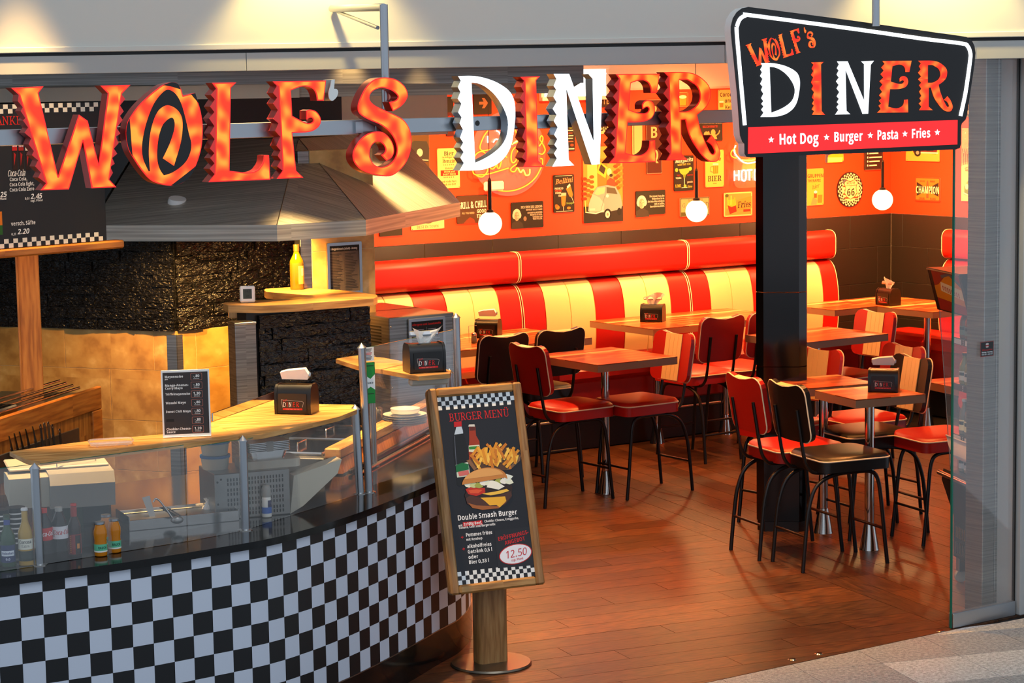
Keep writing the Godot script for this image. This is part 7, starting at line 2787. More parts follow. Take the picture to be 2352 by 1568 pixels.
	for k in 9:
		var cx := 290.0 + k * 25
		var cy := 588.0 - k * 3.2 + (k % 3) * 5
		poly.call([cx - 20, cy, cx - 6, cy - 16, cx + 14, cy - 10, cx + 24, cy + 6, cx + 4, cy + 14, cx - 12, cy + 10], 0.0043 + k * 0.00004, [Color(0.90, 0.92, 0.84), Color(0.78, 0.82, 0.58), Color(0.62, 0.66, 0.30), Color(0.93, 0.93, 0.90)][k % 4])
	poly.call([380, 600, 400, 566, 430, 572, 470, 596, 440, 612, 410, 606], 0.0047, Color(0.94, 0.94, 0.90))
	poly.call([460, 548, 478, 534, 512, 545, 498, 562, 480, 572], 0.0047, Color(0.88, 0.92, 0.88))
	var bun := []
	for k in 25:
		var a := PI - PI * k / 24.0
		bun.append(371.0 + cos(a) * 112)
		bun.append(574.0 - sin(a) * 70 - 0.13 * cos(a) * 112)
	bun.append_array([470, 552, 372, 570, 270, 586])
	poly.call(bun, 0.0050, Color(0.76, 0.50, 0.24))
	var bun2 := []
	for k in 21:
		var a := PI * 0.93 - PI * 0.86 * k / 20.0
		bun2.append(366.0 + cos(a) * 98)
		bun2.append(560.0 - sin(a) * 52 - 0.13 * cos(a) * 98)
	poly.call(bun2, 0.0052, Color(0.87, 0.64, 0.36))
	sub("poster_print", st, mats.print, t)

# ---- the drinks cooler behind the glass ------------------------------------------------------------------
func cooler() -> void:
	var yaw := deg_to_rad(11.2)
	var o := Vector3(2.445, 0, -11.41)
	var ax := Vector3(cos(yaw), 0, -sin(yaw))
	var az := Vector3(sin(yaw), 0, cos(yaw))
	var t := thing("drinks_cooler", "black open drinks cooler on wheels behind the entrance glass", "cooler", o, yaw)
	var f := func(x: float, y: float, back := 0.0) -> Vector2:
		var p := at_pl(x, y, o + ax * back, ax) - o
		return Vector2(p.dot(az), p.y)
	var D := 0.55       # depth to the right
	var W := 0.45       # from near (0) to far (-W)
	var st := new_st()
	# lower body with a slanted front
	var prof := pv([0.0, 0.14, D, 0.14, D, 0.60, 0.04, 0.60, -0.06, 0.62, -0.07, 0.56, 0.0, 0.36])
	slab(st, prof, -W, 0.0, Transform3D())
	sub("lower_body", st, mats.black_paint, t)
	for k in 2:
		var holes := new_st()
		for i in 17:
			box2(holes, Vector3(-0.004, 0.25 - k * 0.085, -W + 0.04 + i * 0.022), Vector3(0.002, 0.31 - k * 0.085, -W + 0.048 + i * 0.022), 0.0, Transform3D(Basis(Vector3.RIGHT, 0.0), Vector3.ZERO))
		sub("grille", holes, mats.gold_cap if k == 0 else mats.steel_plain, t)
	st = new_st()
	tube(st, [Vector3(-0.085, 0.60, -W - 0.0), Vector3(-0.085, 0.60, 0.0)], 0.014, 10)
	box2(st, Vector3(-0.098, 0.555, -0.004), Vector3(-0.072, 0.612, 0.008), 0.004)
	sub("front_handle", st, mats.chrome, t)
	st = new_st()
	var flap := smooth_line([Vector2(-0.05, 0.80), Vector2(-0.035, 0.74), Vector2(0.0, 0.68), Vector2(0.06, 0.635)], 4)
	for i in flap.size() - 1:
		var a: Vector2 = flap[i]
		var b: Vector2 = flap[i + 1]
		quad(st, Vector3(a.x, a.y, -W + 0.01), Vector3(b.x, b.y, -W + 0.01), Vector3(b.x, b.y, -0.01), Vector3(a.x, a.y, -0.01), Vector3(-0.8, 0.6, 0))
		quad(st, Vector3(a.x + 0.004, a.y + 0.001, -W + 0.01), Vector3(b.x + 0.004, b.y + 0.001, -W + 0.01), Vector3(b.x + 0.004, b.y + 0.001, -0.01), Vector3(a.x + 0.004, a.y + 0.001, -0.01), Vector3(0.8, -0.6, 0))
	tube(st, [Vector3(-0.05, 0.80, -W + 0.01), Vector3(-0.05, 0.80, -0.01)], 0.005, 8)
	sub("acrylic_flap", st, mats.frosted, t)
	# sides, back, shelves
	st = new_st()
	box2(st, Vector3(D - 0.03, 0.60, -W), Vector3(D, 1.50, 0.0), 0.003)
	sub("rear_wall", st, mats.rubber, t)
	for z in [-W, -0.004]:
		st = new_st()
		slab(st, pv([-0.02, 0.60, D - 0.03, 0.60, D - 0.03, 1.50, -0.09, 1.50]), z, z + 0.004)
		sub("side_pane", st, mats.pane, t)
		st = new_st()
		tube(st, [Vector3(-0.02, 0.60, z + 0.002), Vector3(-0.09, 1.50, z + 0.002)], 0.0022, 6)
		sub("pane_edge", st, mats.chrome, t)
	var levels := []
	for q in [[2230, 785], [2234, 893], [2231, 1010]]:
		var p: Vector2 = f.call(q[0], q[1])
		levels.append(p.y)
	levels.append(0.605)
	for k in 3:
		var y: float = levels[k]
		st = new_st()
		box2(st, Vector3(0.0, y - 0.012, -W + 0.006), Vector3(D - 0.04, y, -0.006), 0.001)
		sub("shelf", st, mats.steel_plain, t)
		st = new_st()
		box2(st, Vector3(-0.012, y - 0.03, -W + 0.004), Vector3(-0.002, y + 0.004, -0.006), 0.001)
		sub("price_rail", st, mats.black_plastic, t)
		st = new_st()
		var face := Transform3D(Basis(Vector3.BACK, Vector3.UP, Vector3.LEFT), Vector3(-0.0125, y, 0))
		for i in 3:
			if k != 1:
				p_rect(st, -W + 0.02 + i * 0.15, -0.026, -W + 0.12 + i * 0.15, 0.001, 0.001, Color(0.88, 0.87, 0.85), face)
			p_text(st, "1,95", -W + 0.145 + i * 0.15, -0.012, 0.012, 0.0015, Color(0.9, 0.9, 0.9), face, 0.03, 0, "bold", 0.0, PI / 2)
		sub("price_strip", st, mats.print_dull, t)
	# header light box with its slanted picture
	st = new_st()
	slab(st, pv([-0.10, 1.475, D, 1.475, D, 1.70, -0.16, 1.70]), -0.004, 0.0)
	slab(st, pv([-0.10, 1.475, D, 1.475, D, 1.70, -0.16, 1.70]), -W, -W + 0.004)
	sub("header_cheek", st, mats.black_plastic, t)
	st = new_st()
	box2(st, Vector3(-0.165, 1.69, -W), Vector3(D, 1.702, 0.0), 0.003)
	sub("header_top", st, mats.black_plastic, t)
	st = new_st()
	var hf := Transform3D(Basis(Vector3.BACK, Vector3(-0.06, 0.225, 0).normalized(), Vector3(-0.225, -0.06, 0).normalized()), Vector3(-0.10, 1.475, 0))
	box2(st, Vector3(-W + 0.006, 0.0, -0.012), Vector3(-0.005, 0.232, 0.0), 0.001, hf)
	sub("header_face", st, mats.black_plastic, t)
	st = new_st()
	p_rect(st, -W + 0.05, 0.008, -0.03, 0.222, 0.0005, Color(0.62, 0.10, 0.05), hf)
	p_poly(st, pv([-W + 0.05, 0.075, -0.03, 0.055, -0.03, 0.17, -0.10, 0.205, -0.2, 0.212, -W + 0.11, 0.15, -W + 0.05, 0.14]), 0.001, Color(0.87, 0.52, 0.06), hf)
	p_poly(st, pv([-W + 0.13, 0.118, -0.03, 0.088, -0.03, 0.145, -W + 0.15, 0.168]), 0.0015, Color(0.92, 0.83, 0.62), hf)
	for k in 8:
		p_ell(st, -0.28 + k * 0.028, 0.135 - k * 0.0035, 0.009, 0.014, 0.002, Color(0.78, 0.12, 0.06), hf)
		p_ell(st, -0.279 + k * 0.028, 0.135 - k * 0.0035, 0.004, 0.008, 0.0023, Color(0.92, 0.83, 0.62), hf)
	p_poly(st, pv([-0.27, 0.19, -0.16, 0.212, -0.03, 0.155, -0.03, 0.175, -0.15, 0.228, -0.28, 0.205]), 0.0018, Color(0.35, 0.38, 0.36), hf)
	sub("header_print", st, mats.print, t)
	# wheels
	for q in [[0.03, -0.03], [0.03, -W + 0.03], [D - 0.05, -0.03], [D - 0.05, -W + 0.03]]:
		st = new_st()
		box2(st, Vector3(q[0] - 0.02, 0.06, q[1] - 0.02), Vector3(q[0] + 0.03, 0.14, q[1] + 0.02), 0.004)
		sub("caster_fork", st, mats.steel_plain, t)
		st = new_st()
		lathe(st, [Vector2(0, -0.012), Vector2(0.032, -0.012), Vector2(0.034, -0.008), Vector2(0.034, 0.008), Vector2(0.032, 0.012), Vector2(0, 0.012)], 20, Transform3D(Basis(Vector3.RIGHT, PI / 2), Vector3(q[0], 0.034, q[1])))
		sub("caster_wheel", st, mats.grey_plastic, t)
	# bottles, row by row
	var small := [[0, 0.0], [0.92, 0.0], [1.0, 0.03], [1.0, 0.5], [0.92, 0.62], [0.48, 0.80], [0.42, 0.94], [0.0, 0.94]]
	var kinds := [["small amber bottle", mats.amber, 0.16, 0.030, Color(0.55, 0.58, 0.5), "amber bottles in the cooler"], ["pale green lemonade bottle", mats.lemonade, 0.165, 0.031, Color(0.86, 0.86, 0.8), "lemonade bottles in the cooler"], ["clear water bottle", mats.pale_glass, 0.19, 0.030, Color(0.9, 0.9, 0.72), "water bottles in the cooler"], ["dark clear bottle", mats.pale_glass, 0.165, 0.030, Color(0.8, 0.8, 0.78), "bottles on the cooler floor"]]
	var spot := ["farthest from us", "second from the far side", "third from the far side", "fourth from the far side", "fifth from the far side", "nearest us"]
	var shelf := ["on the top shelf of the drinks cooler", "on the second shelf of the drinks cooler", "on the third shelf of the drinks cooler", "on the bottom shelf of the drinks cooler"]
	for k in 4:
		var kd = kinds[k]
		var src: Node3D = null
		for i in 6:
			var at: Vector3 = o + ax * 0.04 + az * (-W + 0.045 + i * 0.071) + Vector3.UP * (levels[k] + 0.0008)
			var lab: String = "%s %s, %s" % [kd[0], shelf[k], spot[i]]
			if src:
				copy_of(src, lab, at, yaw - PI / 2 + 0.4, kd[5])
				continue
			src = thing("cooled_bottle", lab, "bottle", at, yaw - PI / 2 + 0.4, kd[5])
			var hh: float = kd[2]
			var rr: float = kd[3]
			var pr := []
			for q in small:
				pr.append(Vector2(q[0] * rr, q[1] * hh))
			st = new_st()
			lathe_s(st, pr, 18)
			sub("body", st, kd[1], src)
			st = new_st()
			lathe(st, [Vector2(rr * 0.52, hh * 0.925), Vector2(rr * 0.52, hh), Vector2(0, hh)], 14)
			sub("cap", st, mats.black_plastic if k != 2 else mats.white_plastic, src)
			st = new_st()
			label_band(st, rr * 1.02, hh * 0.12, hh * 0.42, -1.6, 1.6, kd[4])
			label_band(st, rr * 1.03, hh * 0.28, hh * 0.38, -0.5, 0.6, Color(0.15, 0.17, 0.16))
			sub("label", st, mats.print, src)
	# opening hours sticker on the shop glass
	var n := Vector3(sin(RY), 0, cos(RY))
	var gp := uw(7.925, 0, -7.68)
	var sc := at_pl(2267, 801, gp + n * 0.0065, n)
	var os := thing("hours_sticker", "small black opening hours sticker on the entrance glass", "sticker", sc, RY)
	st = new_st()
	box2(st, Vector3(-0.046, -0.037, 0.0), Vector3(0.046, 0.037, 0.0008))
	sub("film", st, mats.black_paint, os)
	st = new_st()
	p_rect(st, -0.046, -0.037, 0.046, 0.037, 0.0009, Color(0.62, 0.25, 0.22))
	p_rect(st, -0.0435, -0.0345, 0.0435, 0.0345, 0.0012, Color(0.06, 0.06, 0.08))
	p_text(st, "Öffnungszeiten", 0, -0.004, 0.0075, 0.0015, Color(0.75, 0.08, 0.1), Transform3D(), 0.07)
	p_text(st, "Montag - Samstag", 0, -0.0155, 0.007, 0.0015, Color(0.93, 0.93, 0.93), Transform3D(), 0.074)
	p_text(st, "10:00 Uhr - 20:00 Uhr", 0, -0.0265, 0.0065, 0.0015, Color(0.85, 0.85, 0.85), Transform3D(), 0.078)
	p_ell(st, 0, 0.024, 0.011, 0.005, 0.0015, Color(0.8, 0.75, 0.72))
	p_rect(st, -0.012, 0.013, 0.012, 0.018, 0.0015, Color(0.7, 0.15, 0.12))
	p_ell(st, 0, 0.010, 0.010, 0.003, 0.0015, Color(0.8, 0.75, 0.72))
	sub("print", st, mats.print, os)

# ---- pictures, tin signs and neon on the red walls ------------------------------------------------------
# A thin tin plate on a wall. The corners are two photograph points (upper left, lower right) laid on the wall's plane;
# the artwork is given in parts of the plate's width and height, from its lower left corner.
func pic(called: String, label: String, px: Array, side: bool, base: Color, ops: Array, shape := "rect", edge := Color(0, 0, 0, 0)) -> Node3D:
	var a := side_pt(px[0], px[1]) if side else wall_pt(px[0], px[1])
	var b := side_pt(px[2], px[3]) if side else wall_pt(px[2], px[3])
	var w := absf(b.x - a.x)
	var h := absf(a.y - b.y)
	var at := uw(CORNER, b.y, a.x) if side else uw(a.x, b.y, WALL)
	var yaw := RY - PI / 2 if side else RY
	var t := thing(called, label, "wall sign", at, yaw)
	var st := new_st()
	var outline := ellipse(w / 2, h / 2, w / 2, h / 2, 40) if shape == "oval" else round_rect(0, 0, w, h, minf(w, h) * 0.05)
	slab(st, outline, 0.002, 0.010)
	sub("plate", st, mats.black_metal if base.v < 0.3 else mats.tin, t)
	st = new_st()
	var z := 0.0102
	if edge.a > 0.0:
		p_poly(st, outline, z, edge)
		z += 0.0003
		p_poly(st, round_rect(w * 0.035, w * 0.035, w - w * 0.035, h - w * 0.035, minf(w, h) * 0.04), z, base)
	elif shape == "oval":
		p_poly(st, outline, z, base)
	else:
		p_poly(st, round_rect(0.001, 0.001, w - 0.001, h - 0.001, minf(w, h) * 0.05), z, base)
	for o in ops:
		z += 0.00008
		match o[0]:
			"r":
				p_rect(st, o[1] * w, o[2] * h, o[3] * w, o[4] * h, z, o[5])
			"e":
				p_ell(st, o[1] * w, o[2] * h, o[3] * w, o[4] * h, z, o[5])
			"p":
				var q := PackedVector2Array()
				for i in range(0, o[1].size(), 2):
					q.append(Vector2(o[1][i] * w, o[1][i + 1] * h))
				p_poly(st, q, z, o[2])
			"l":
				var q := []
				for i in range(0, o[1].size(), 2):
					q.append(Vector2(o[1][i] * w, o[1][i + 1] * h))
				p_line(st, q, o[3] * h, z, o[2])
			"t":
				p_text(st, o[1], o[2] * w, o[3] * h, o[4] * h, z, o[5], Transform3D(), o[6] * w, o[7] if o.size() > 7 else 0, o[8] if o.size() > 8 else "bold", o[9] if o.size() > 9 else 0.0, o[10] if o.size() > 10 else 0.0)
	sub("print", st, mats.print_dull, t)
	for q in [[0.04, 0.03], [0.96, 0.03], [0.04, 0.97], [0.96, 0.97]]:
		if shape == "oval":
			break
		st = new_st()
		ball(st, Vector3(q[0] * w, q[1] * h, 0.0105), Vector3(0.003, 0.003, 0.0015), 8, 4)
		sub("nail", st, mats.black_metal, t)
	return t
func portrait(x: float, y: float, s: float, asp: float) -> Array:
	# a grey-haired head and shoulders, in halftones
	var skin := Color(0.62, 0.56, 0.48)
	var hair := Color(0.78, 0.75, 0.70)
	return [["p", [x - 0.30 * s * asp, y - 0.62 * s, x - 0.26 * s * asp, y - 0.36 * s, x - 0.08 * s * asp, y - 0.26 * s, x + 0.12 * s * asp, y - 0.26 * s, x + 0.30 * s * asp, y - 0.38 * s, x + 0.36 * s * asp, y - 0.62 * s], Color(0.20, 0.18, 0.16)],
		["e", x, y + 0.06 * s, 0.21 * s * asp, 0.25 * s, hair], ["e", x - 0.13 * s * asp, y, 0.10 * s * asp, 0.16 * s, hair], ["e", x + 0.14 * s * asp, y, 0.10 * s * asp, 0.15 * s, hair],
		["e", x, y - 0.04 * s, 0.135 * s * asp, 0.22 * s, skin], ["e", x + 0.05 * s * asp, y - 0.06 * s, 0.07 * s * asp, 0.17 * s, Color(0.74, 0.67, 0.58)],
		["r", x - 0.08 * s * asp, y - 0.005 * s, x - 0.02 * s * asp, y + 0.012 * s, Color(0.2, 0.17, 0.15)], ["r", x + 0.03 * s * asp, y - 0.005 * s, x + 0.09 * s * asp, y + 0.012 * s, Color(0.2, 0.17, 0.15)],
		["p", [x - 0.085 * s * asp, y - 0.15 * s, x, y - 0.105 * s, x + 0.085 * s * asp, y - 0.15 * s, x, y - 0.165 * s], Color(0.55, 0.52, 0.48)], ["r", x - 0.012 * s * asp, y - 0.09 * s, x + 0.022 * s * asp, y - 0.02 * s, Color(0.5, 0.44, 0.37)]]
func neon(parent: Node3D, px: Array, m: Material, closed := false, r := 0.0048) -> void:
	var n := Vector3(sin(RY), 0, cos(RY))
	var inv := Basis(Vector3.UP, RY).inverse()
	var pts := []
	for i in range(0, px.size(), 2):
		var p := at_pl(px[i], px[i + 1], n * (WALL + 0.035), n)
		pts.append(inv * (p - parent.position))
	var st := new_st()
	tube(st, smooth_line(pts, 5, closed), r, 8, closed)
	sub("neon_tube", st, m, parent)
func wall_pictures() -> void:
	plain("tin", Color(0.6, 0.55, 0.45), 0.4, 0.3)
	var cream := Color(0.90, 0.76, 0.48)
	var ink := Color(0.13, 0.09, 0.07)
	var rd := Color(0.62, 0.12, 0.07)
	var dk := Color(0.12, 0.10, 0.09)
	var wh := Color(0.92, 0.89, 0.82)
	pic("tin_sign", "dark tin sign with a red arrow box, half hidden behind the letter S", [905, 218, 985, 288], false, Color(0.22, 0.20, 0.18), [["p", [0.22, 0.42, 0.42, 0.86, 0.66, 0.80, 0.72, 0.62, 0.48, 0.28], rd], ["p", [0.27, 0.46, 0.44, 0.80, 0.60, 0.75, 0.64, 0.62, 0.46, 0.36], Color(0.35, 0.08, 0.05)], ["p", [0.75, 0.35, 0.88, 0.52, 1.0, 0.34], Color(0.42, 0.36, 0.28)]])
	pic("tin_sign", "brown tin picture of a motor car front above the steel hood", [925, 308, 986, 420], false, Color(0.34, 0.25, 0.14), [["e", 0.55, 0.62, 0.16, 0.10, Color(0.6, 0.58, 0.52)], ["e", 0.8, 0.55, 0.10, 0.09, Color(0.75, 0.72, 0.66)], ["p", [0.1, 0.72, 0.4, 0.86, 0.9, 0.84, 1.0, 0.7, 0.95, 0.42, 0.2, 0.45], Color(0.20, 0.20, 0.2)], ["e", 0.62, 0.62, 0.12, 0.08, Color(0.72, 0.72, 0.68)], ["l", [0.2, 0.5, 0.95, 0.46], Color(0.7, 0.7, 0.66), 0.02]])
	pic("tin_sign", "narrow black and red tin sign left of the glowing letter D", [1022, 222, 1041, 312], false, Color(0.28, 0.07, 0.05), [["r", 0.0, 0.6, 1.0, 1.0, dk], ["e", 0.5, 0.42, 0.3, 0.1, rd]])
	pic("tin_sign", "dark square tin sign with a pale arrow pointing right", [1086, 216, 1128, 262], false, Color(0.16, 0.13, 0.11), [["p", [0.3, 0.62, 0.55, 0.62, 0.45, 0.8, 0.6, 0.8, 0.8, 0.55, 0.6, 0.3, 0.45, 0.3, 0.55, 0.48, 0.3, 0.48], Color(0.62, 0.42, 0.28)]])
	pic("tin_sign", "cream tin sign about beer and petrol with stars and a red bar", [1002, 341, 1055, 431], false, cream, [["t", "Bier", 0.52, 0.87, 0.105, ink, 0.72, 0, "serif_bold"], ["t", "ist billiger als", 0.52, 0.775, 0.045, ink, 0.82], ["t", "Benzin", 0.52, 0.68, 0.085, ink, 0.82, 0, "serif_bold"], ["t", "* * * * * *", 0.5, 0.575, 0.05, ink, 0.6], ["t", "darum:", 0.52, 0.50, 0.05, ink, 0.4], ["r", 0.14, 0.315, 0.92, 0.455, rd], ["t", "DRINK and", 0.53, 0.415, 0.045, cream, 0.6], ["t", "DON'T DRIVE", 0.53, 0.35, 0.045, cream, 0.7], ["t", "* * * * * *", 0.5, 0.265, 0.05, ink, 0.6], ["t", "und nicht fort.", 0.5, 0.17, 0.05, ink, 0.84], ["t", "Hock im Ort!", 0.5, 0.10, 0.05, ink, 0.76]])
	pic("tin_sign", "cream tin plate with red wording, mostly hidden by the hood", [942, 490, 1019, 524], false, Color(0.84, 0.72, 0.52), [["t", "BEST IN TOWN", 0.5, 0.16, 0.16, rd, 0.8, 0, "serif"], ["e", 0.5, 0.6, 0.22, 0.26, Color(0.35, 0.24, 0.15)], ["e", 0.5, 0.62, 0.16, 0.18, Color(0.84, 0.72, 0.52)]])
	pic("tin_sign", "small dark tin plate below the hood, lowest on the left", [870, 515, 923, 540], false, Color(0.17, 0.14, 0.12), [])
	pic("tin_sign", "dark barbecue tin sign with pale wording left of the globe lamp", [1047, 450, 1119, 510], false, Color(0.26, 0.16, 0.11), [["t", "GRILL & CHILL", 0.5, 0.66, 0.24, wh, 0.92, 0, "bold", 0.0, 0.03], ["t", "ALL YOU NEED", 0.36, 0.37, 0.07, Color(0.7, 0.62, 0.5), 0.4], ["t", "GOOD", 0.8, 0.42, 0.13, wh, 0.3], ["t", "TIMES", 0.8, 0.24, 0.13, wh, 0.32], ["p", [0.2, 0.0, 0.6, 0.0, 0.55, 0.14, 0.42, 0.22, 0.3, 0.12], Color(0.45, 0.18, 0.07)]])
	pic("tin_sign", "black tin sign with a grey-haired portrait and white lines, below the neon", [1172, 465, 1247, 521], false, Color(0.115, 0.105, 0.095), portrait(0.17, 0.50, 0.8, 0.72) + [["t", "DER SINN DES LEBENS", 0.96, 0.80, 0.085, wh, 0.66, 1, "serif"], ["t", "BESTEHT NICHT DARIN", 0.96, 0.69, 0.055, wh, 0.5, 1, "serif"], ["t", "EIN ERFOLGREICHER", 0.96, 0.575, 0.055, wh, 0.46, 1, "serif"], ["t", "MENSCH ZU SEIN,", 0.96, 0.495, 0.055, wh, 0.38, 1, "serif"], ["t", "SONDERN EIN", 0.96, 0.41, 0.055, wh, 0.3, 1, "serif"], ["t", "WERTVOLLER.", 0.96, 0.335, 0.055, wh, 0.3, 1, "serif"], ["e", 0.42, 0.36, 0.05, 0.09, Color(0.5, 0.43, 0.36)]])
	var orange := Color(0.93, 0.48, 0.18)
	pic("tin_sign", "black chalk-style cocktail tin sign with two orange champagne glasses", [1269, 402, 1318, 486], false, Color(0.12, 0.105, 0.095), [["t", "Bellini", 0.5, 0.84, 0.13, Color(0.93, 0.55, 0.38), 0.84, 0, "serif_bold", 0.3, 0.08], ["p", [0.60, 0.62, 0.80, 0.74, 0.93, 0.46, 0.88, 0.38, 0.76, 0.42], orange], ["p", [0.64, 0.68, 0.78, 0.76, 0.82, 0.70, 0.66, 0.62], wh], ["l", [0.86, 0.40, 0.97, 0.24], wh, 0.012], ["p", [0.36, 0.46, 0.60, 0.46, 0.55, 0.20, 0.46, 0.14, 0.38, 0.20], orange], ["r", 0.36, 0.44, 0.60, 0.52, Color(0.75, 0.72, 0.65)], ["l", [0.46, 0.15, 0.46, 0.05], wh, 0.012], ["e", 0.18, 0.14, 0.10, 0.055, orange], ["e", 0.13, 0.18, 0.07, 0.045, Color(0.85, 0.38, 0.15)], ["t", "PROSECCO", 0.26, 0.64, 0.05, wh, 0.4], ["t", "Pfirsich", 0.22, 0.58, 0.05, Color(0.85, 0.3, 0.2), 0.3], ["t", "PÜREE", 0.22, 0.52, 0.045, wh, 0.3], ["t", "Eis", 0.3, 0.45, 0.05, wh, 0.2], ["t", "Champagner", 0.78, 0.24, 0.05, Color(0.5, 0.65, 0.35), 0.36], ["e", 0.72, 0.11, 0.09, 0.035, orange], ["l", [0.1, 0.97, 0.9, 0.97], wh, 0.008], ["l", [0.1, 0.03, 0.9, 0.03], wh, 0.008]])
	# tall picture with a small pale blue car in a street
	var car := [["p", [0.0, 0.24, 1.0, 0.28, 1.0, 1.0, 0.0, 1.0], Color(0.76, 0.52, 0.22)], ["p", [0.1, 0.4, 0.35, 0.4, 0.35, 0.9, 0.1, 0.9], Color(0.85, 0.68, 0.38)], ["p", [0.36, 0.42, 0.6, 0.42, 0.62, 0.84, 0.36, 0.84], Color(0.66, 0.42, 0.16)], ["e", 0.66, 0.66, 0.06, 0.05, Color(0.98, 0.88, 0.6)], ["p", [0.34, 0.66, 0.56, 0.58, 0.62, 0.72, 0.42, 0.80], Color(0.88, 0.66, 0.22)], ["p", [0.39, 0.69, 0.52, 0.63, 0.57, 0.71, 0.45, 0.77], Color(0.18, 0.14, 0.12)]]
	for k in 14:
		car.append(["e", 0.03 + 0.09 * ((k * 5) % 3), 0.32 + 0.022 * k, 0.06, 0.022, [Color(0.62, 0.18, 0.06), Color(0.72, 0.30, 0.08), Color(0.45, 0.34, 0.10)][k % 3]])
		car.append(["e", 0.82 + 0.07 * ((k * 7) % 3), 0.42 + 0.026 * k, 0.06, 0.024, [Color(0.70, 0.22, 0.06), Color(0.52, 0.28, 0.08), Color(0.78, 0.42, 0.12)][k % 3]])
	car += [["e", 0.70, 0.60, 0.045, 0.032, Color(0.80, 0.52, 0.36)], ["p", [0.58, 0.44, 0.60, 0.55, 0.68, 0.585, 0.80, 0.55, 0.80, 0.44], Color(0.72, 0.24, 0.16)], ["e", 0.70, 0.615, 0.045, 0.022, Color(0.16, 0.10, 0.07)], ["p", [0.0, 0.0, 1.0, 0.0, 1.0, 0.20, 0.0, 0.22], Color(0.13, 0.11, 0.10)], ["p", [0.10, 0.16, 0.14, 0.28, 0.24, 0.40, 0.34, 0.47, 0.60, 0.49, 0.82, 0.46, 0.94, 0.34, 0.98, 0.22, 0.95, 0.16, 0.6, 0.13, 0.2, 0.13], Color(0.50, 0.57, 0.58)], ["p", [0.12, 0.24, 0.22, 0.38, 0.40, 0.33, 0.52, 0.24, 0.50, 0.15, 0.14, 0.15], Color(0.60, 0.66, 0.66)], ["p", [0.26, 0.385, 0.35, 0.455, 0.56, 0.465, 0.52, 0.38, 0.34, 0.36], Color(0.72, 0.68, 0.55)], ["p", [0.58, 0.465, 0.80, 0.44, 0.86, 0.36, 0.58, 0.385], Color(0.30, 0.28, 0.25)], ["l", [0.555, 0.47, 0.55, 0.38, 0.42, 0.14], Color(0.35, 0.40, 0.41), 0.006], ["e", 0.60, 0.345, 0.035, 0.022, Color(0.86, 0.86, 0.82)], ["e", 0.60, 0.10, 0.10, 0.075, Color(0.07, 0.06, 0.06)], ["e", 0.60, 0.10, 0.06, 0.048, Color(0.78, 0.77, 0.74)], ["e", 0.60, 0.10, 0.025, 0.02, Color(0.5, 0.5, 0.48)], ["e", 0.90, 0.13, 0.055, 0.05, Color(0.07, 0.06, 0.06)], ["l", [0.04, 0.145, 0.30, 0.12, 0.50, 0.15], Color(0.82, 0.82, 0.80), 0.014], ["r", 0.14, 0.165, 0.28, 0.19, Color(0.82, 0.80, 0.74)], ["l", [0.03, 0.3, 0.05, 0.14], Color(0.95, 0.8, 0.45), 0.012]]
	pic("tin_picture", "tall tin picture of a small pale blue bubble car in a street", [1337, 338, 1429, 507], false, Color(0.70, 0.46, 0.18), car)
	pic("tin_sign", "black tin sign with a white-haired portrait and white lines, upper middle", [1458, 439, 1527, 491], false, Color(0.125, 0.115, 0.105), portrait(0.20, 0.52, 0.95, 0.75) + [["t", "Die reinste Form des", 0.96, 0.76, 0.075, wh, 0.5, 1, "serif"], ["t", "Wahnsinns ist es,", 0.96, 0.655, 0.075, wh, 0.42, 1, "serif"], ["t", "alles beim Alten zu belassen", 0.96, 0.55, 0.075, wh, 0.56, 1, "serif"], ["t", "und zu hoffen,", 0.96, 0.445, 0.075, wh, 0.34, 1, "serif"], ["t", "dass sich etwas ändert.", 0.96, 0.34, 0.075, wh, 0.48, 1, "serif"]])
	var lime := Color(0.55, 0.66, 0.24)
	pic("tin_sign", "black chalk-style cocktail tin sign with a green margarita glass", [1546, 358, 1592, 437], false, Color(0.115, 0.11, 0.09), [["t", "Margarita", 0.5, 0.87, 0.11, wh, 0.9, 0, "serif_bold", 0.25, 0.06], ["t", "with salt rim", 0.5, 0.755, 0.06, Color(0.75, 0.75, 0.3), 0.66, 0, "serif", 0.2, 0.05], ["p", [0.25, 0.62, 0.85, 0.65, 0.74, 0.52, 0.60, 0.46, 0.42, 0.46, 0.30, 0.52], lime], ["p", [0.44, 0.46, 0.60, 0.46, 0.54, 0.34, 0.50, 0.34], Color(0.42, 0.52, 0.18)], ["l", [0.52, 0.35, 0.52, 0.12], wh, 0.018], ["l", [0.38, 0.09, 0.66, 0.10], wh, 0.018], ["e", 0.13, 0.60, 0.08, 0.055, lime], ["e", 0.82, 0.62, 0.08, 0.055, Color(0.66, 0.74, 0.3)], ["e", 0.55, 0.14, 0.07, 0.04, lime], ["t", "Salz", 0.22, 0.45, 0.05, rd, 0.24, 0, "serif"], ["t", "Limette", 0.8, 0.45, 0.05, rd, 0.3, 0, "serif"], ["t", "TEQUILA", 0.22, 0.37, 0.045, wh, 0.28], ["t", "LIME", 0.2, 0.15, 0.075, Color(0.85, 0.7, 0.2), 0.28, 0, "serif_bold"], ["t", "lime", 0.8, 0.12, 0.06, Color(0.8, 0.78, 0.3), 0.26, 0, "serif"], ["t", "garnish", 0.8, 0.25, 0.05, wh, 0.28, 0, "serif"]])
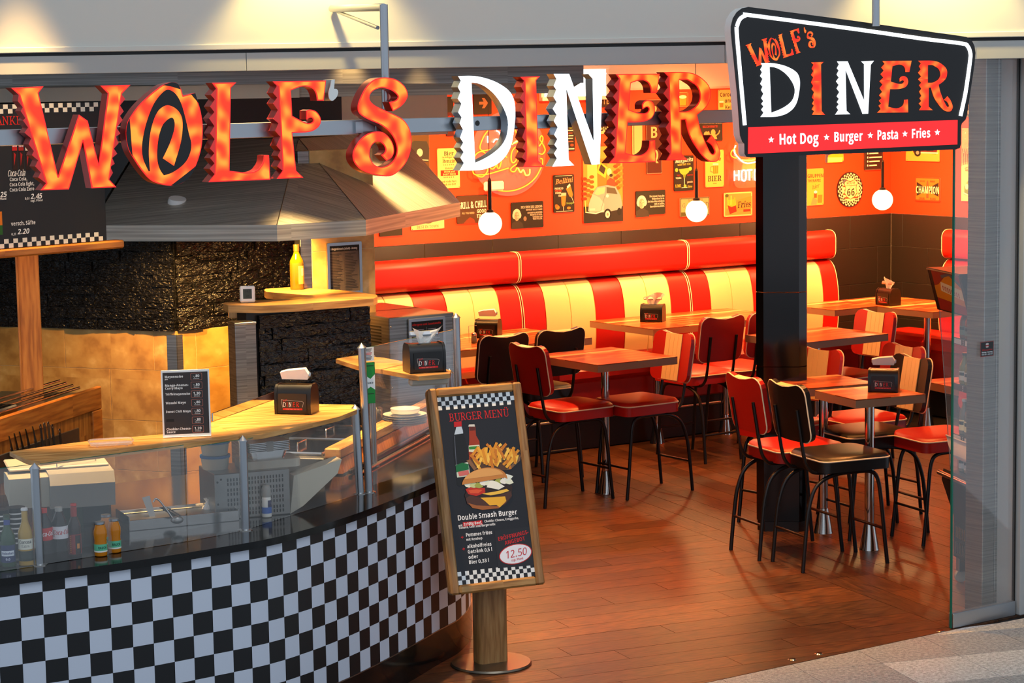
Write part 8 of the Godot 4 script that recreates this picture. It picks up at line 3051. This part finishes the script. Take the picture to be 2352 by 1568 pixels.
	pic("licence_plate", "worn grey licence plate behind the middle globe lamp", [1560, 455, 1628, 494], false, Color(0.66, 0.60, 0.42), [["t", "GUATEMALA", 0.52, 0.86, 0.13, Color(0.45, 0.38, 0.25), 0.5], ["t", "G", 0.13, 0.60, 0.22, Color(0.28, 0.3, 0.26), 0.12, 0, "serif"], ["t", "5", 0.2, 0.36, 0.18, Color(0.28, 0.3, 0.26), 0.1, 0, "serif"], ["t", "BD", 0.86, 0.55, 0.34, Color(0.28, 0.3, 0.26), 0.22, 0, "serif"], ["r", 0.03, 0.05, 0.2, 0.24, Color(0.3, 0.3, 0.12)]], "rect", Color(0.4, 0.38, 0.3))
	pic("tin_sign", "cream tin sign with a beer mug and large dark wording, right of the letter R", [1618, 345, 1661, 428], false, Color(0.90, 0.70, 0.34), [["t", "BIER", 0.5, 0.23, 0.15, ink, 0.76, 0, "serif_bold"], ["p", [0.42, 0.36, 0.68, 0.36, 0.70, 0.60, 0.40, 0.60], Color(0.80, 0.47, 0.10)], ["r", 0.40, 0.58, 0.70, 0.64, Color(0.95, 0.90, 0.76)], ["l", [0.40, 0.56, 0.28, 0.54, 0.28, 0.42, 0.41, 0.40], Color(0.45, 0.42, 0.30), 0.02], ["r", 0.48, 0.38, 0.50, 0.57, Color(0.92, 0.66, 0.24)], ["r", 0.58, 0.38, 0.60, 0.57, Color(0.92, 0.66, 0.24)], ["p", [0.2, 0.76, 0.5, 0.82, 0.85, 0.78, 0.8, 0.7, 0.5, 0.74, 0.25, 0.68], Color(0.78, 0.33, 0.14)], ["l", [0.4, 0.10, 0.6, 0.10], ink, 0.01]])
	pic("tin_sign", "green and orange tin sign with a red carton of fries", [1661, 443, 1726, 494], false, Color(0.52, 0.54, 0.27), [["p", [0.38, 0.22, 0.98, 0.30, 0.98, 0.82, 0.45, 0.66], Color(0.85, 0.52, 0.20)], ["p", [0.08, 0.36, 0.30, 0.30, 0.44, 0.38, 0.40, 0.72, 0.14, 0.70], Color(0.88, 0.66, 0.18)], ["l", [0.14, 0.5, 0.12, 0.82], Color(0.90, 0.70, 0.22), 0.06], ["l", [0.24, 0.5, 0.25, 0.86], Color(0.94, 0.76, 0.30), 0.06], ["l", [0.34, 0.5, 0.38, 0.80], Color(0.88, 0.64, 0.18), 0.06], ["p", [0.12, 0.48, 0.26, 0.40, 0.42, 0.46, 0.44, 0.20, 0.20, 0.10], Color(0.72, 0.13, 0.07)], ["t", "Fries", 0.70, 0.48, 0.26, ink, 0.46, 0, "serif_bold", 0.2, 0.03], ["r", 0.68, 0.17, 0.93, 0.27, Color(0.72, 0.16, 0.08)], ["e", 0.10, 0.88, 0.06, 0.07, Color(0.30, 0.30, 0.15)]], "rect", Color(0.82, 0.78, 0.52))
	pic("tin_sign", "tall dark red tin sign reading BBQ from top to bottom", [1482, 229, 1519, 398], false, Color(0.26, 0.055, 0.045), [["t", "B", 0.50, 0.84, 0.15, Color(0.72, 0.60, 0.42), 0.7], ["t", "B", 0.50, 0.56, 0.15, Color(0.72, 0.60, 0.42), 0.7], ["t", "Q", 0.52, 0.25, 0.15, Color(0.72, 0.60, 0.42), 0.74]], "rect", Color(0.55, 0.40, 0.32))
	pic("tin_sign", "dark road tin sign fragment with pale letters right of the letter N", [1345, 219, 1400, 246], false, Color(0.20, 0.12, 0.09), [["t", "ROUTE", 0.55, 0.5, 0.5, Color(0.72, 0.58, 0.40), 0.8]])
	pic("tin_sign", "cream arrow tin sign with a dark number, below the dark road sign", [1366, 278, 1408, 307], false, Color(0.72, 0.64, 0.48), [["t", "66", 0.45, 0.5, 0.5, ink, 0.5], ["p", [0.7, 0.3, 0.95, 0.5, 0.7, 0.75], ink]])
	pic("tin_sign", "narrow black chalk-style tin sign seen through the letter N", [1300, 286, 1319, 346], false, Color(0.12, 0.10, 0.09), [["e", 0.5, 0.9, 0.3, 0.05, lime], ["r", 0.15, 0.76, 0.85, 0.79, wh], ["r", 0.15, 0.66, 0.7, 0.69, Color(0.75, 0.3, 0.2)], ["r", 0.2, 0.56, 0.8, 0.59, wh], ["r", 0.15, 0.46, 0.75, 0.49, wh], ["r", 0.15, 0.34, 0.8, 0.37, Color(0.8, 0.35, 0.25)], ["e", 0.62, 0.22, 0.22, 0.05, Color(0.8, 0.25, 0.15)], ["r", 0.1, 0.06, 0.9, 0.1, wh]])
	var arrow := pic("arrow_sign", "slanted pale arrow-shaped tin strip between the letters E and BBQ", [1450, 278, 1474, 356], false, Color(0.66, 0.60, 0.42), [["r", 0.1, 0.05, 0.2, 0.95, Color(0.35, 0.38, 0.25)]])
	arrow.rotation.z = 0.0
	pic("tin_sign", "small orange tin sign with a beer glass above the letter R", [1555, 212, 1579, 245], false, Color(0.72, 0.30, 0.10), [["p", [0.2, 0.1, 0.75, 0.1, 0.82, 0.62, 0.14, 0.62], Color(0.86, 0.52, 0.14)], ["e", 0.48, 0.68, 0.36, 0.12, Color(0.92, 0.85, 0.68)]], "rect", Color(0.70, 0.55, 0.35))
	pic("tin_sign", "cream tin sign with dark wording, cut off by the black sign", [1648, 206, 1716, 262], false, Color(0.88, 0.68, 0.36), [["t", "Corona", 0.3, 0.80, 0.16, ink, 0.52], ["t", "und", 0.34, 0.56, 0.16, ink, 0.3], ["t", "Keine", 0.42, 0.30, 0.16, ink, 0.4], ["p", [0.04, 0.3, 0.16, 0.3, 0.17, 0.5, 0.03, 0.5], Color(0.80, 0.42, 0.10)], ["r", 0.03, 0.48, 0.17, 0.55, wh]])
	pic("tin_sign", "black tin sign with a cartoon saying in white and red above the R's tail", [1600, 271, 1658, 323], false, Color(0.12, 0.10, 0.085), [["t", "ICH KAM, ICH SAH UND VERGASS,", 0.95, 0.80, 0.10, wh, 0.9, 1], ["t", "WAS ICH VORHATTE!", 0.80, 0.62, 0.10, Color(0.62, 0.14, 0.09), 0.6, 1], ["e", 0.62, 0.36, 0.09, 0.14, Color(0.85, 0.58, 0.34)], ["p", [0.50, 0.08, 0.54, 0.28, 0.72, 0.28, 0.78, 0.08], Color(0.85, 0.58, 0.34)], ["e", 0.35, 0.30, 0.10, 0.12, Color(0.82, 0.56, 0.34)], ["l", [0.74, 0.24, 0.84, 0.32, 0.88, 0.44], Color(0.85, 0.58, 0.34), 0.05], ["l", [0.54, 0.24, 0.46, 0.32, 0.44, 0.42], Color(0.85, 0.58, 0.34), 0.05]])
	pic("tin_sign", "cream tin sign with red wording right of the black pillar", [1840, 388, 1890, 470], false, Color(0.90, 0.60, 0.22), [["t", "GRUPPEN", 0.62, 0.80, 0.10, Color(0.66, 0.13, 0.07), 0.72], ["t", "THERAPIE", 0.56, 0.67, 0.075, Color(0.66, 0.13, 0.07), 0.68], ["t", "hier", 0.62, 0.51, 0.10, ink, 0.4, 0, "serif", 0.3, 0.2], ["p", [0.55, 0.2, 0.68, 0.2, 0.68, 0.36, 0.55, 0.38], Color(0.80, 0.26, 0.08)], ["p", [0.72, 0.06, 0.92, 0.06, 0.94, 0.28, 0.72, 0.28], Color(0.85, 0.42, 0.12)], ["p", [0.4, 0.02, 0.66, 0.02, 0.72, 0.14, 0.5, 0.22], Color(0.85, 0.5, 0.3)], ["e", 0.62, 0.36, 0.08, 0.04, wh]])
	pic("tin_sign", "blue and yellow tin sign whose lower edge shows under the black sign", [1894, 318, 1936, 372], false, Color(0.30, 0.22, 0.34), [["p", [0.1, 0.0, 0.9, 0.0, 1.0, 0.08, 0.96, 0.52, 0.15, 0.3], Color(0.92, 0.62, 0.10)], ["p", [0.14, 0.02, 0.9, 0.02, 0.94, 0.2, 0.12, 0.22], Color(0.95, 0.84, 0.45)]])
	var list_ops := [["e", 0.5, 0.98, 0.18, 0.10, rd]]
	for k in 5:
		list_ops.append(["r", 0.14, 0.10 + k * 0.105, 0.2, 0.15 + k * 0.105, wh])
		list_ops.append(["r", 0.26, 0.105 + k * 0.105, 0.26 + [0.42, 0.58, 0.7, 0.5, 0.56][k], 0.14 + k * 0.105, wh])
	pic("tin_sign", "dark list tin sign with white lines beside the right globe lamp", [1984, 304, 2025, 389], false, Color(0.16, 0.06, 0.05), list_ops, "rect", Color(0.35, 0.28, 0.24))
	# the oval road sign: shield in a checkered ring
	var ov := []
	for r in 3:
		for k in 44:
			if (k + r) % 2 == 0:
				var f0 := TAU * k / 44
				var f1 := TAU * (k + 1) / 44
				var ra := 0.47 - 0.043 * r
				var rb := 0.47 - 0.043 * (r + 1)
				ov.append(["p", [0.5 + cos(f0) * rb, 0.5 + sin(f0) * rb, 0.5 + cos(f0) * ra, 0.5 + sin(f0) * ra, 0.5 + cos(f1) * ra, 0.5 + sin(f1) * ra, 0.5 + cos(f1) * rb, 0.5 + sin(f1) * rb], Color(0.90, 0.82, 0.66)])
	ov.append(["e", 0.5, 0.5, 0.335, 0.335, Color(0.90, 0.78, 0.58)])
	for k in 4:
		ov.append(["r", 0.26 - 0.05 * (k % 2 + 1) + 0.05, 0.25 + k * 0.11, 0.80 - 0.04 * k, 0.295 + k * 0.11, Color(0.78, 0.22, 0.08)])
	ov.append(["e", 0.30, 0.72, 0.10, 0.08, Color(0.32, 0.34, 0.42)])
	ov.append(["p", [0.5, 0.22, 0.35, 0.29, 0.26, 0.40, 0.30, 0.55, 0.24, 0.70, 0.33, 0.77, 0.5, 0.74, 0.66, 0.79, 0.78, 0.71, 0.72, 0.55, 0.76, 0.40, 0.66, 0.28], Color(0.42, 0.24, 0.12)])
	ov.append(["p", [0.5, 0.24, 0.365, 0.305, 0.28, 0.41, 0.32, 0.55, 0.265, 0.695, 0.335, 0.75, 0.5, 0.72, 0.655, 0.765, 0.755, 0.705, 0.70, 0.55, 0.74, 0.41, 0.645, 0.30], Color(0.90, 0.78, 0.58)])
	ov.append(["l", [0.30, 0.615, 0.72, 0.62], Color(0.42, 0.24, 0.12), 0.014])
	ov.append(["t", "ROUTE", 0.51, 0.685, 0.075, Color(0.38, 0.20, 0.10), 0.36])
	ov.append(["t", "U S", 0.51, 0.58, 0.045, Color(0.55, 0.45, 0.35), 0.2])
	ov.append(["t", "66", 0.51, 0.43, 0.20, ink, 0.40])
	pic("tin_sign", "oval tin sign with a road shield in a checkered ring", [1921, 396, 1980, 474], false, Color(0.16, 0.06, 0.05), ov, "oval")
	# neon: burger sign on a clear disc
	var n := Vector3(sin(RY), 0, cos(RY))
	var bc := wall_pt(1165, 352)
	var nb := thing("neon_sign", "round neon burger sign with orange script behind the letters D and I", "neon sign", uw(bc.x, bc.y, WALL), RY)
	var st := new_st()
	slab(st, ellipse(0, 0, 0.335, 0.315, 48), 0.02, 0.025)
	sub("clear_backing", st, mats.acrylic, nb)
	neon(nb, [1128, 430, 1145, 437, 1168, 439, 1192, 434, 1215, 422, 1232, 405, 1243, 384], mats.neon_orange)
	neon(nb, [1124, 296, 1112, 312, 1103, 334, 1104, 343, 1112, 346, 1135, 341, 1165, 334, 1192, 326], mats.neon_orange)
	neon(nb, [1124, 296, 1150, 278, 1178, 290, 1190, 318], mats.neon_orange)
	neon(nb, [1094, 402, 1086, 394, 1090, 360, 1104, 348, 1116, 354, 1112, 370, 1098, 378, 1116, 378, 1120, 392, 1108, 406, 1094, 402, 1120, 400, 1168, 386], mats.neon_orange)
	neon(nb, [1126, 366, 1126, 384, 1132, 388, 1140, 378, 1141, 362, 1142, 384, 1148, 384, 1154, 360, 1160, 358, 1164, 362], mats.neon_orange)
	neon(nb, [1190, 342, 1184, 338, 1176, 348, 1174, 364, 1178, 374, 1186, 366, 1190, 344, 1191, 370, 1184, 392, 1176, 394, 1173, 388, 1182, 380, 1196, 372], mats.neon_orange)
	neon(nb, [1200, 366, 1210, 356, 1210, 346, 1204, 344, 1200, 356, 1204, 370, 1214, 364, 1222, 344, 1228, 344, 1226, 362], mats.neon_orange)
	neon(nb, [1238, 352, 1246, 354, 1252, 344, 1246, 330, 1240, 320, 1243, 312, 1247, 316, 1245, 326, 1238, 336], mats.neon_orange)
	neon(nb, [1241, 364, 1246, 366, 1246, 378], mats.neon_orange)
	neon(nb, [1190, 386, 1196, 396, 1202, 390, 1208, 402, 1216, 400, 1217, 388], mats.neon_yellow)
	neon(nb, [1176, 332, 1184, 326, 1192, 322], mats.neon_green)
	neon(nb, [1121, 312, 1121, 328], mats.neon_white)
	neon(nb, [1133, 327, 1138, 320, 1144, 320], mats.neon_white)
	neon(nb, [1140, 300, 1146, 303, 1150, 310], mats.neon_white)
	st = new_st()
	box2(st, Vector3(-0.24, -0.27, 0.025), Vector3(-0.06, -0.20, 0.05), 0.012)
	sub("power_pack", st, mats.white_plastic, nb)
	omni(nb, Vector3(0, -0.05, 0.09), Color(1.0, 0.36, 0.07), 0.10, 0.1)
	var hp := wall_pt(1740, 372)
	var nh := thing("neon_sign", "glowing neon hot dog sign left of the black pillar", "neon sign", uw(hp.x, hp.y, WALL), RY)
	st = new_st()
	slab(st, round_rect(-0.27, -0.2, 0.42, 0.18, 0.06), 0.02, 0.025)
	sub("clear_backing", st, mats.acrylic, nh)
	neon(nh, [1690, 338, 1680, 348, 1680, 358, 1690, 363, 1694, 360], mats.neon_orange)
	neon(nh, [1690, 334, 1686, 346, 1694, 360, 1712, 374, 1735, 372, 1752, 362, 1790, 340, 1800, 330], mats.neon_white)
	neon(nh, [1704, 367, 1726, 368, 1748, 358, 1784, 336], mats.neon_yellow)
	neon(nh, [1688, 344, 1689, 354], mats.neon_yellow)
	for l in [[1687, 392, 1687, 415], [1697, 391, 1697, 414], [1687, 403, 1697, 402]]:
		neon(nh, l, mats.neon_white, false, 0.0062)
	neon(nh, [1704, 395, 1708, 391, 1713, 394, 1713, 411, 1709, 415, 1704, 411], mats.neon_white, true, 0.0058)
	for l in [[1716, 391, 1727, 390], [1721.5, 391, 1721.5, 414]]:
		neon(nh, l, mats.neon_white, false, 0.0062)
	neon(nh, [1734, 391, 1734, 412, 1741, 412, 1747, 406, 1747, 395, 1741, 390], mats.neon_white, true, 0.0058)
	neon(nh, [1754, 394, 1758, 390, 1763, 393, 1763, 410, 1759, 413, 1754, 410], mats.neon_white, true, 0.0058)
	neon(nh, [1781, 393, 1774, 389, 1769, 394, 1769, 409, 1775, 412, 1781, 408, 1781, 402, 1776, 402], mats.neon_white, false, 0.0058)
	omni(nh, Vector3(0.0, -0.05, 0.10), Color(1.0, 0.52, 0.12), 0.16, 0.1)

func side_pictures() -> void:
	var ink := Color(0.13, 0.09, 0.07)
	var wh := Color(0.92, 0.89, 0.82)
	pic("tin_picture", "yellow tin picture of a dark red car, upper half behind the black sign", [2083, 296, 2160, 371], true, Color(0.86, 0.62, 0.20), [["p", [0.0, 0.0, 1.0, 0.0, 1.0, 0.2, 0.0, 0.22], Color(0.80, 0.60, 0.26)], ["p", [0.22, 0.26, 0.9, 0.22, 0.96, 0.5, 0.84, 0.75, 0.3, 0.75, 0.2, 0.5], Color(0.34, 0.08, 0.05)], ["e", 0.35, 0.26, 0.10, 0.12, Color(0.06, 0.05, 0.05)], ["e", 0.35, 0.26, 0.05, 0.06, Color(0.55, 0.52, 0.48)], ["e", 0.56, 0.44, 0.06, 0.06, wh], ["e", 0.86, 0.42, 0.05, 0.06, wh], ["l", [0.45, 0.27, 0.95, 0.26], Color(0.75, 0.73, 0.7), 0.05], ["p", [0.62, 0.32, 0.82, 0.32, 0.82, 0.48, 0.62, 0.48], Color(0.14, 0.10, 0.09)]])
	pic("tin_sign", "orange spark plug tin sign with a black bow-tie shape", [2104, 406, 2161, 463], true, Color(0.86, 0.42, 0.12), [["p", [0.06, 0.80, 0.5, 0.52, 0.94, 0.80, 0.94, 0.20, 0.5, 0.44, 0.06, 0.20], Color(0.15, 0.08, 0.06)], ["p", [0.455, 0.12, 0.545, 0.12, 0.545, 0.70, 0.52, 0.86, 0.48, 0.86, 0.455, 0.70], Color(0.46, 0.28, 0.16)], ["t", "CHAMPION", 0.5, 0.47, 0.30, Color(0.96, 0.86, 0.72), 0.92], ["t", "DOUBLE", 0.3, 0.83, 0.07, ink, 0.2], ["t", "RIBBED", 0.7, 0.83, 0.07, ink, 0.2], ["t", "SPARK", 0.28, 0.10, 0.09, ink, 0.22], ["t", "PLUGS", 0.72, 0.10, 0.09, ink, 0.22]], "rect", Color(0.55, 0.24, 0.08))
	var snow := [["p", [0.0, 0.52, 0.35, 0.56, 0.7, 0.52, 1.0, 0.58, 1.0, 1.0, 0.0, 1.0], Color(0.62, 0.53, 0.40)], ["p", [0.0, 0.0, 1.0, 0.0, 1.0, 0.5, 0.6, 0.5, 0.3, 0.54, 0.0, 0.48], Color(0.88, 0.80, 0.55)]]
	var r := RandomNumberGenerator.new()
	r.seed = 4
	for k in 40:
		snow.append(["e", r.randf(), r.randf_range(0.6, 0.99), 0.008, 0.004, Color(0.93, 0.9, 0.84)])
	for k in 5:
		snow.append(["l", [0.06 + k * 0.055, 0.50, 0.05 + k * 0.06, 0.66 + 0.03 * (k % 2), 0.02 + k * 0.06, 0.72], Color(0.36, 0.27, 0.18), 0.008])
		snow.append(["l", [0.05 + k * 0.06, 0.6, 0.10 + k * 0.06, 0.70], Color(0.40, 0.30, 0.2), 0.005])
	snow += [["p", [0.70, 0.70, 0.88, 0.67, 0.93, 0.84, 0.72, 0.87], Color(0.86, 0.34, 0.10)], ["p", [0.71, 0.86, 0.91, 0.84, 0.86, 0.92, 0.76, 0.93], Color(0.30, 0.42, 0.12)], ["p", [0.74, 0.92, 0.84, 0.915, 0.85, 0.97, 0.745, 0.975], Color(0.20, 0.11, 0.07)], ["t", "SONAX", 0.81, 0.785, 0.030, Color(0.95, 0.85, 0.6), 0.19, 0, "bold", 0.0, 0.1], ["t", "Mit uns", 0.17, 0.80, 0.026, Color(0.86, 0.55, 0.38), 0.26, 0, "serif_bold", 0.2, 0.12], ["t", "eisfrei durch", 0.42, 0.735, 0.032, Color(0.86, 0.55, 0.38), 0.52, 0, "serif_bold", 0.2, 0.0], ["t", "den Winter", 0.32, 0.655, 0.032, Color(0.86, 0.55, 0.38), 0.48, 0, "serif_bold", 0.2, -0.08], ["t", "SONAX", 0.23, 0.425, 0.032, Color(0.76, 0.30, 0.14), 0.24], ["l", [0.1, 0.45, 0.22, 0.475, 0.34, 0.46], Color(0.80, 0.42, 0.16), 0.008]]
	var gr := Color(0.38, 0.50, 0.12)
	snow += [["p", [0.10, 0.10, 0.10, 0.20, 0.20, 0.28, 0.38, 0.36, 0.44, 0.43, 0.62, 0.46, 0.84, 0.455, 0.96, 0.38, 1.0, 0.24, 0.98, 0.16, 0.80, 0.08, 0.66, 0.04, 0.3, 0.06], gr], ["p", [0.14, 0.22, 0.24, 0.29, 0.42, 0.34, 0.58, 0.30, 0.64, 0.16, 0.50, 0.08, 0.22, 0.12], Color(0.48, 0.61, 0.18)], ["p", [0.42, 0.36, 0.48, 0.43, 0.74, 0.44, 0.76, 0.36, 0.60, 0.345], Color(0.62, 0.64, 0.50)], ["p", [0.80, 0.44, 0.92, 0.42, 0.95, 0.34, 0.82, 0.35], Color(0.50, 0.50, 0.38)], ["l", [0.40, 0.34, 0.30, 0.18], Color(0.72, 0.78, 0.42), 0.006], ["e", 0.17, 0.20, 0.045, 0.04, Color(0.86, 0.85, 0.74)], ["e", 0.53, 0.16, 0.055, 0.05, Color(0.86, 0.85, 0.74)], ["e", 0.72, 0.09, 0.06, 0.075, Color(0.10, 0.09, 0.07)], ["e", 0.735, 0.09, 0.03, 0.045, Color(0.70, 0.70, 0.62)], ["l", [0.08, 0.115, 0.3, 0.065, 0.52, 0.05, 0.62, 0.07], Color(0.90, 0.88, 0.80), 0.016], ["l", [0.80, 0.10, 0.98, 0.22], Color(0.85, 0.84, 0.72), 0.008]]
	pic("tin_picture", "tall tin picture of a green beetle-shaped car in a snowy landscape", [2211, 294, 2290, 465], true, Color(0.74, 0.64, 0.44), snow)
	pic("tin_sign", "grey tin sign with a motorcycle wheel beside the black sign's edge", [2200, 212, 2243, 269], true, Color(0.34, 0.32, 0.28), [["t", "VEGAS", 0.62, 0.86, 0.14, Color(0.78, 0.74, 0.66), 0.7], ["e", 0.66, 0.2, 0.20, 0.15, Color(0.15, 0.14, 0.13)], ["e", 0.66, 0.2, 0.12, 0.09, Color(0.5, 0.48, 0.44)], ["l", [0.5, 0.68, 0.95, 0.66], Color(0.7, 0.66, 0.58), 0.03], ["l", [0.5, 0.58, 0.95, 0.56], Color(0.7, 0.66, 0.58), 0.03], ["l", [0.5, 0.48, 0.95, 0.46], Color(0.7, 0.66, 0.58), 0.03]])
	pic("tin_sign", "dark garage tin sign with a red truck in the upper right corner", [2269, 190, 2318, 270], true, Color(0.23, 0.15, 0.12), [["t", "Garage", 0.42, 0.86, 0.16, Color(0.75, 0.70, 0.64), 0.9, 0, "serif_bold"], ["p", [0.05, 0.5, 0.1, 0.68, 0.5, 0.7, 0.62, 0.5], Color(0.42, 0.10, 0.06)], ["e", 0.16, 0.5, 0.09, 0.06, ink], ["e", 0.46, 0.5, 0.09, 0.06, ink], ["t", "Expert", 0.4, 0.34, 0.09, wh, 0.5, 0, "serif_bold", 0.2], ["t", "SERVICE", 0.4, 0.24, 0.06, Color(0.65, 0.2, 0.12), 0.5], ["t", "You Bend it", 0.42, 0.14, 0.07, wh, 0.6, 0, "serif_bold", 0.2], ["t", "We'll fix it", 0.42, 0.05, 0.07, wh, 0.6, 0, "serif_bold", 0.2]])
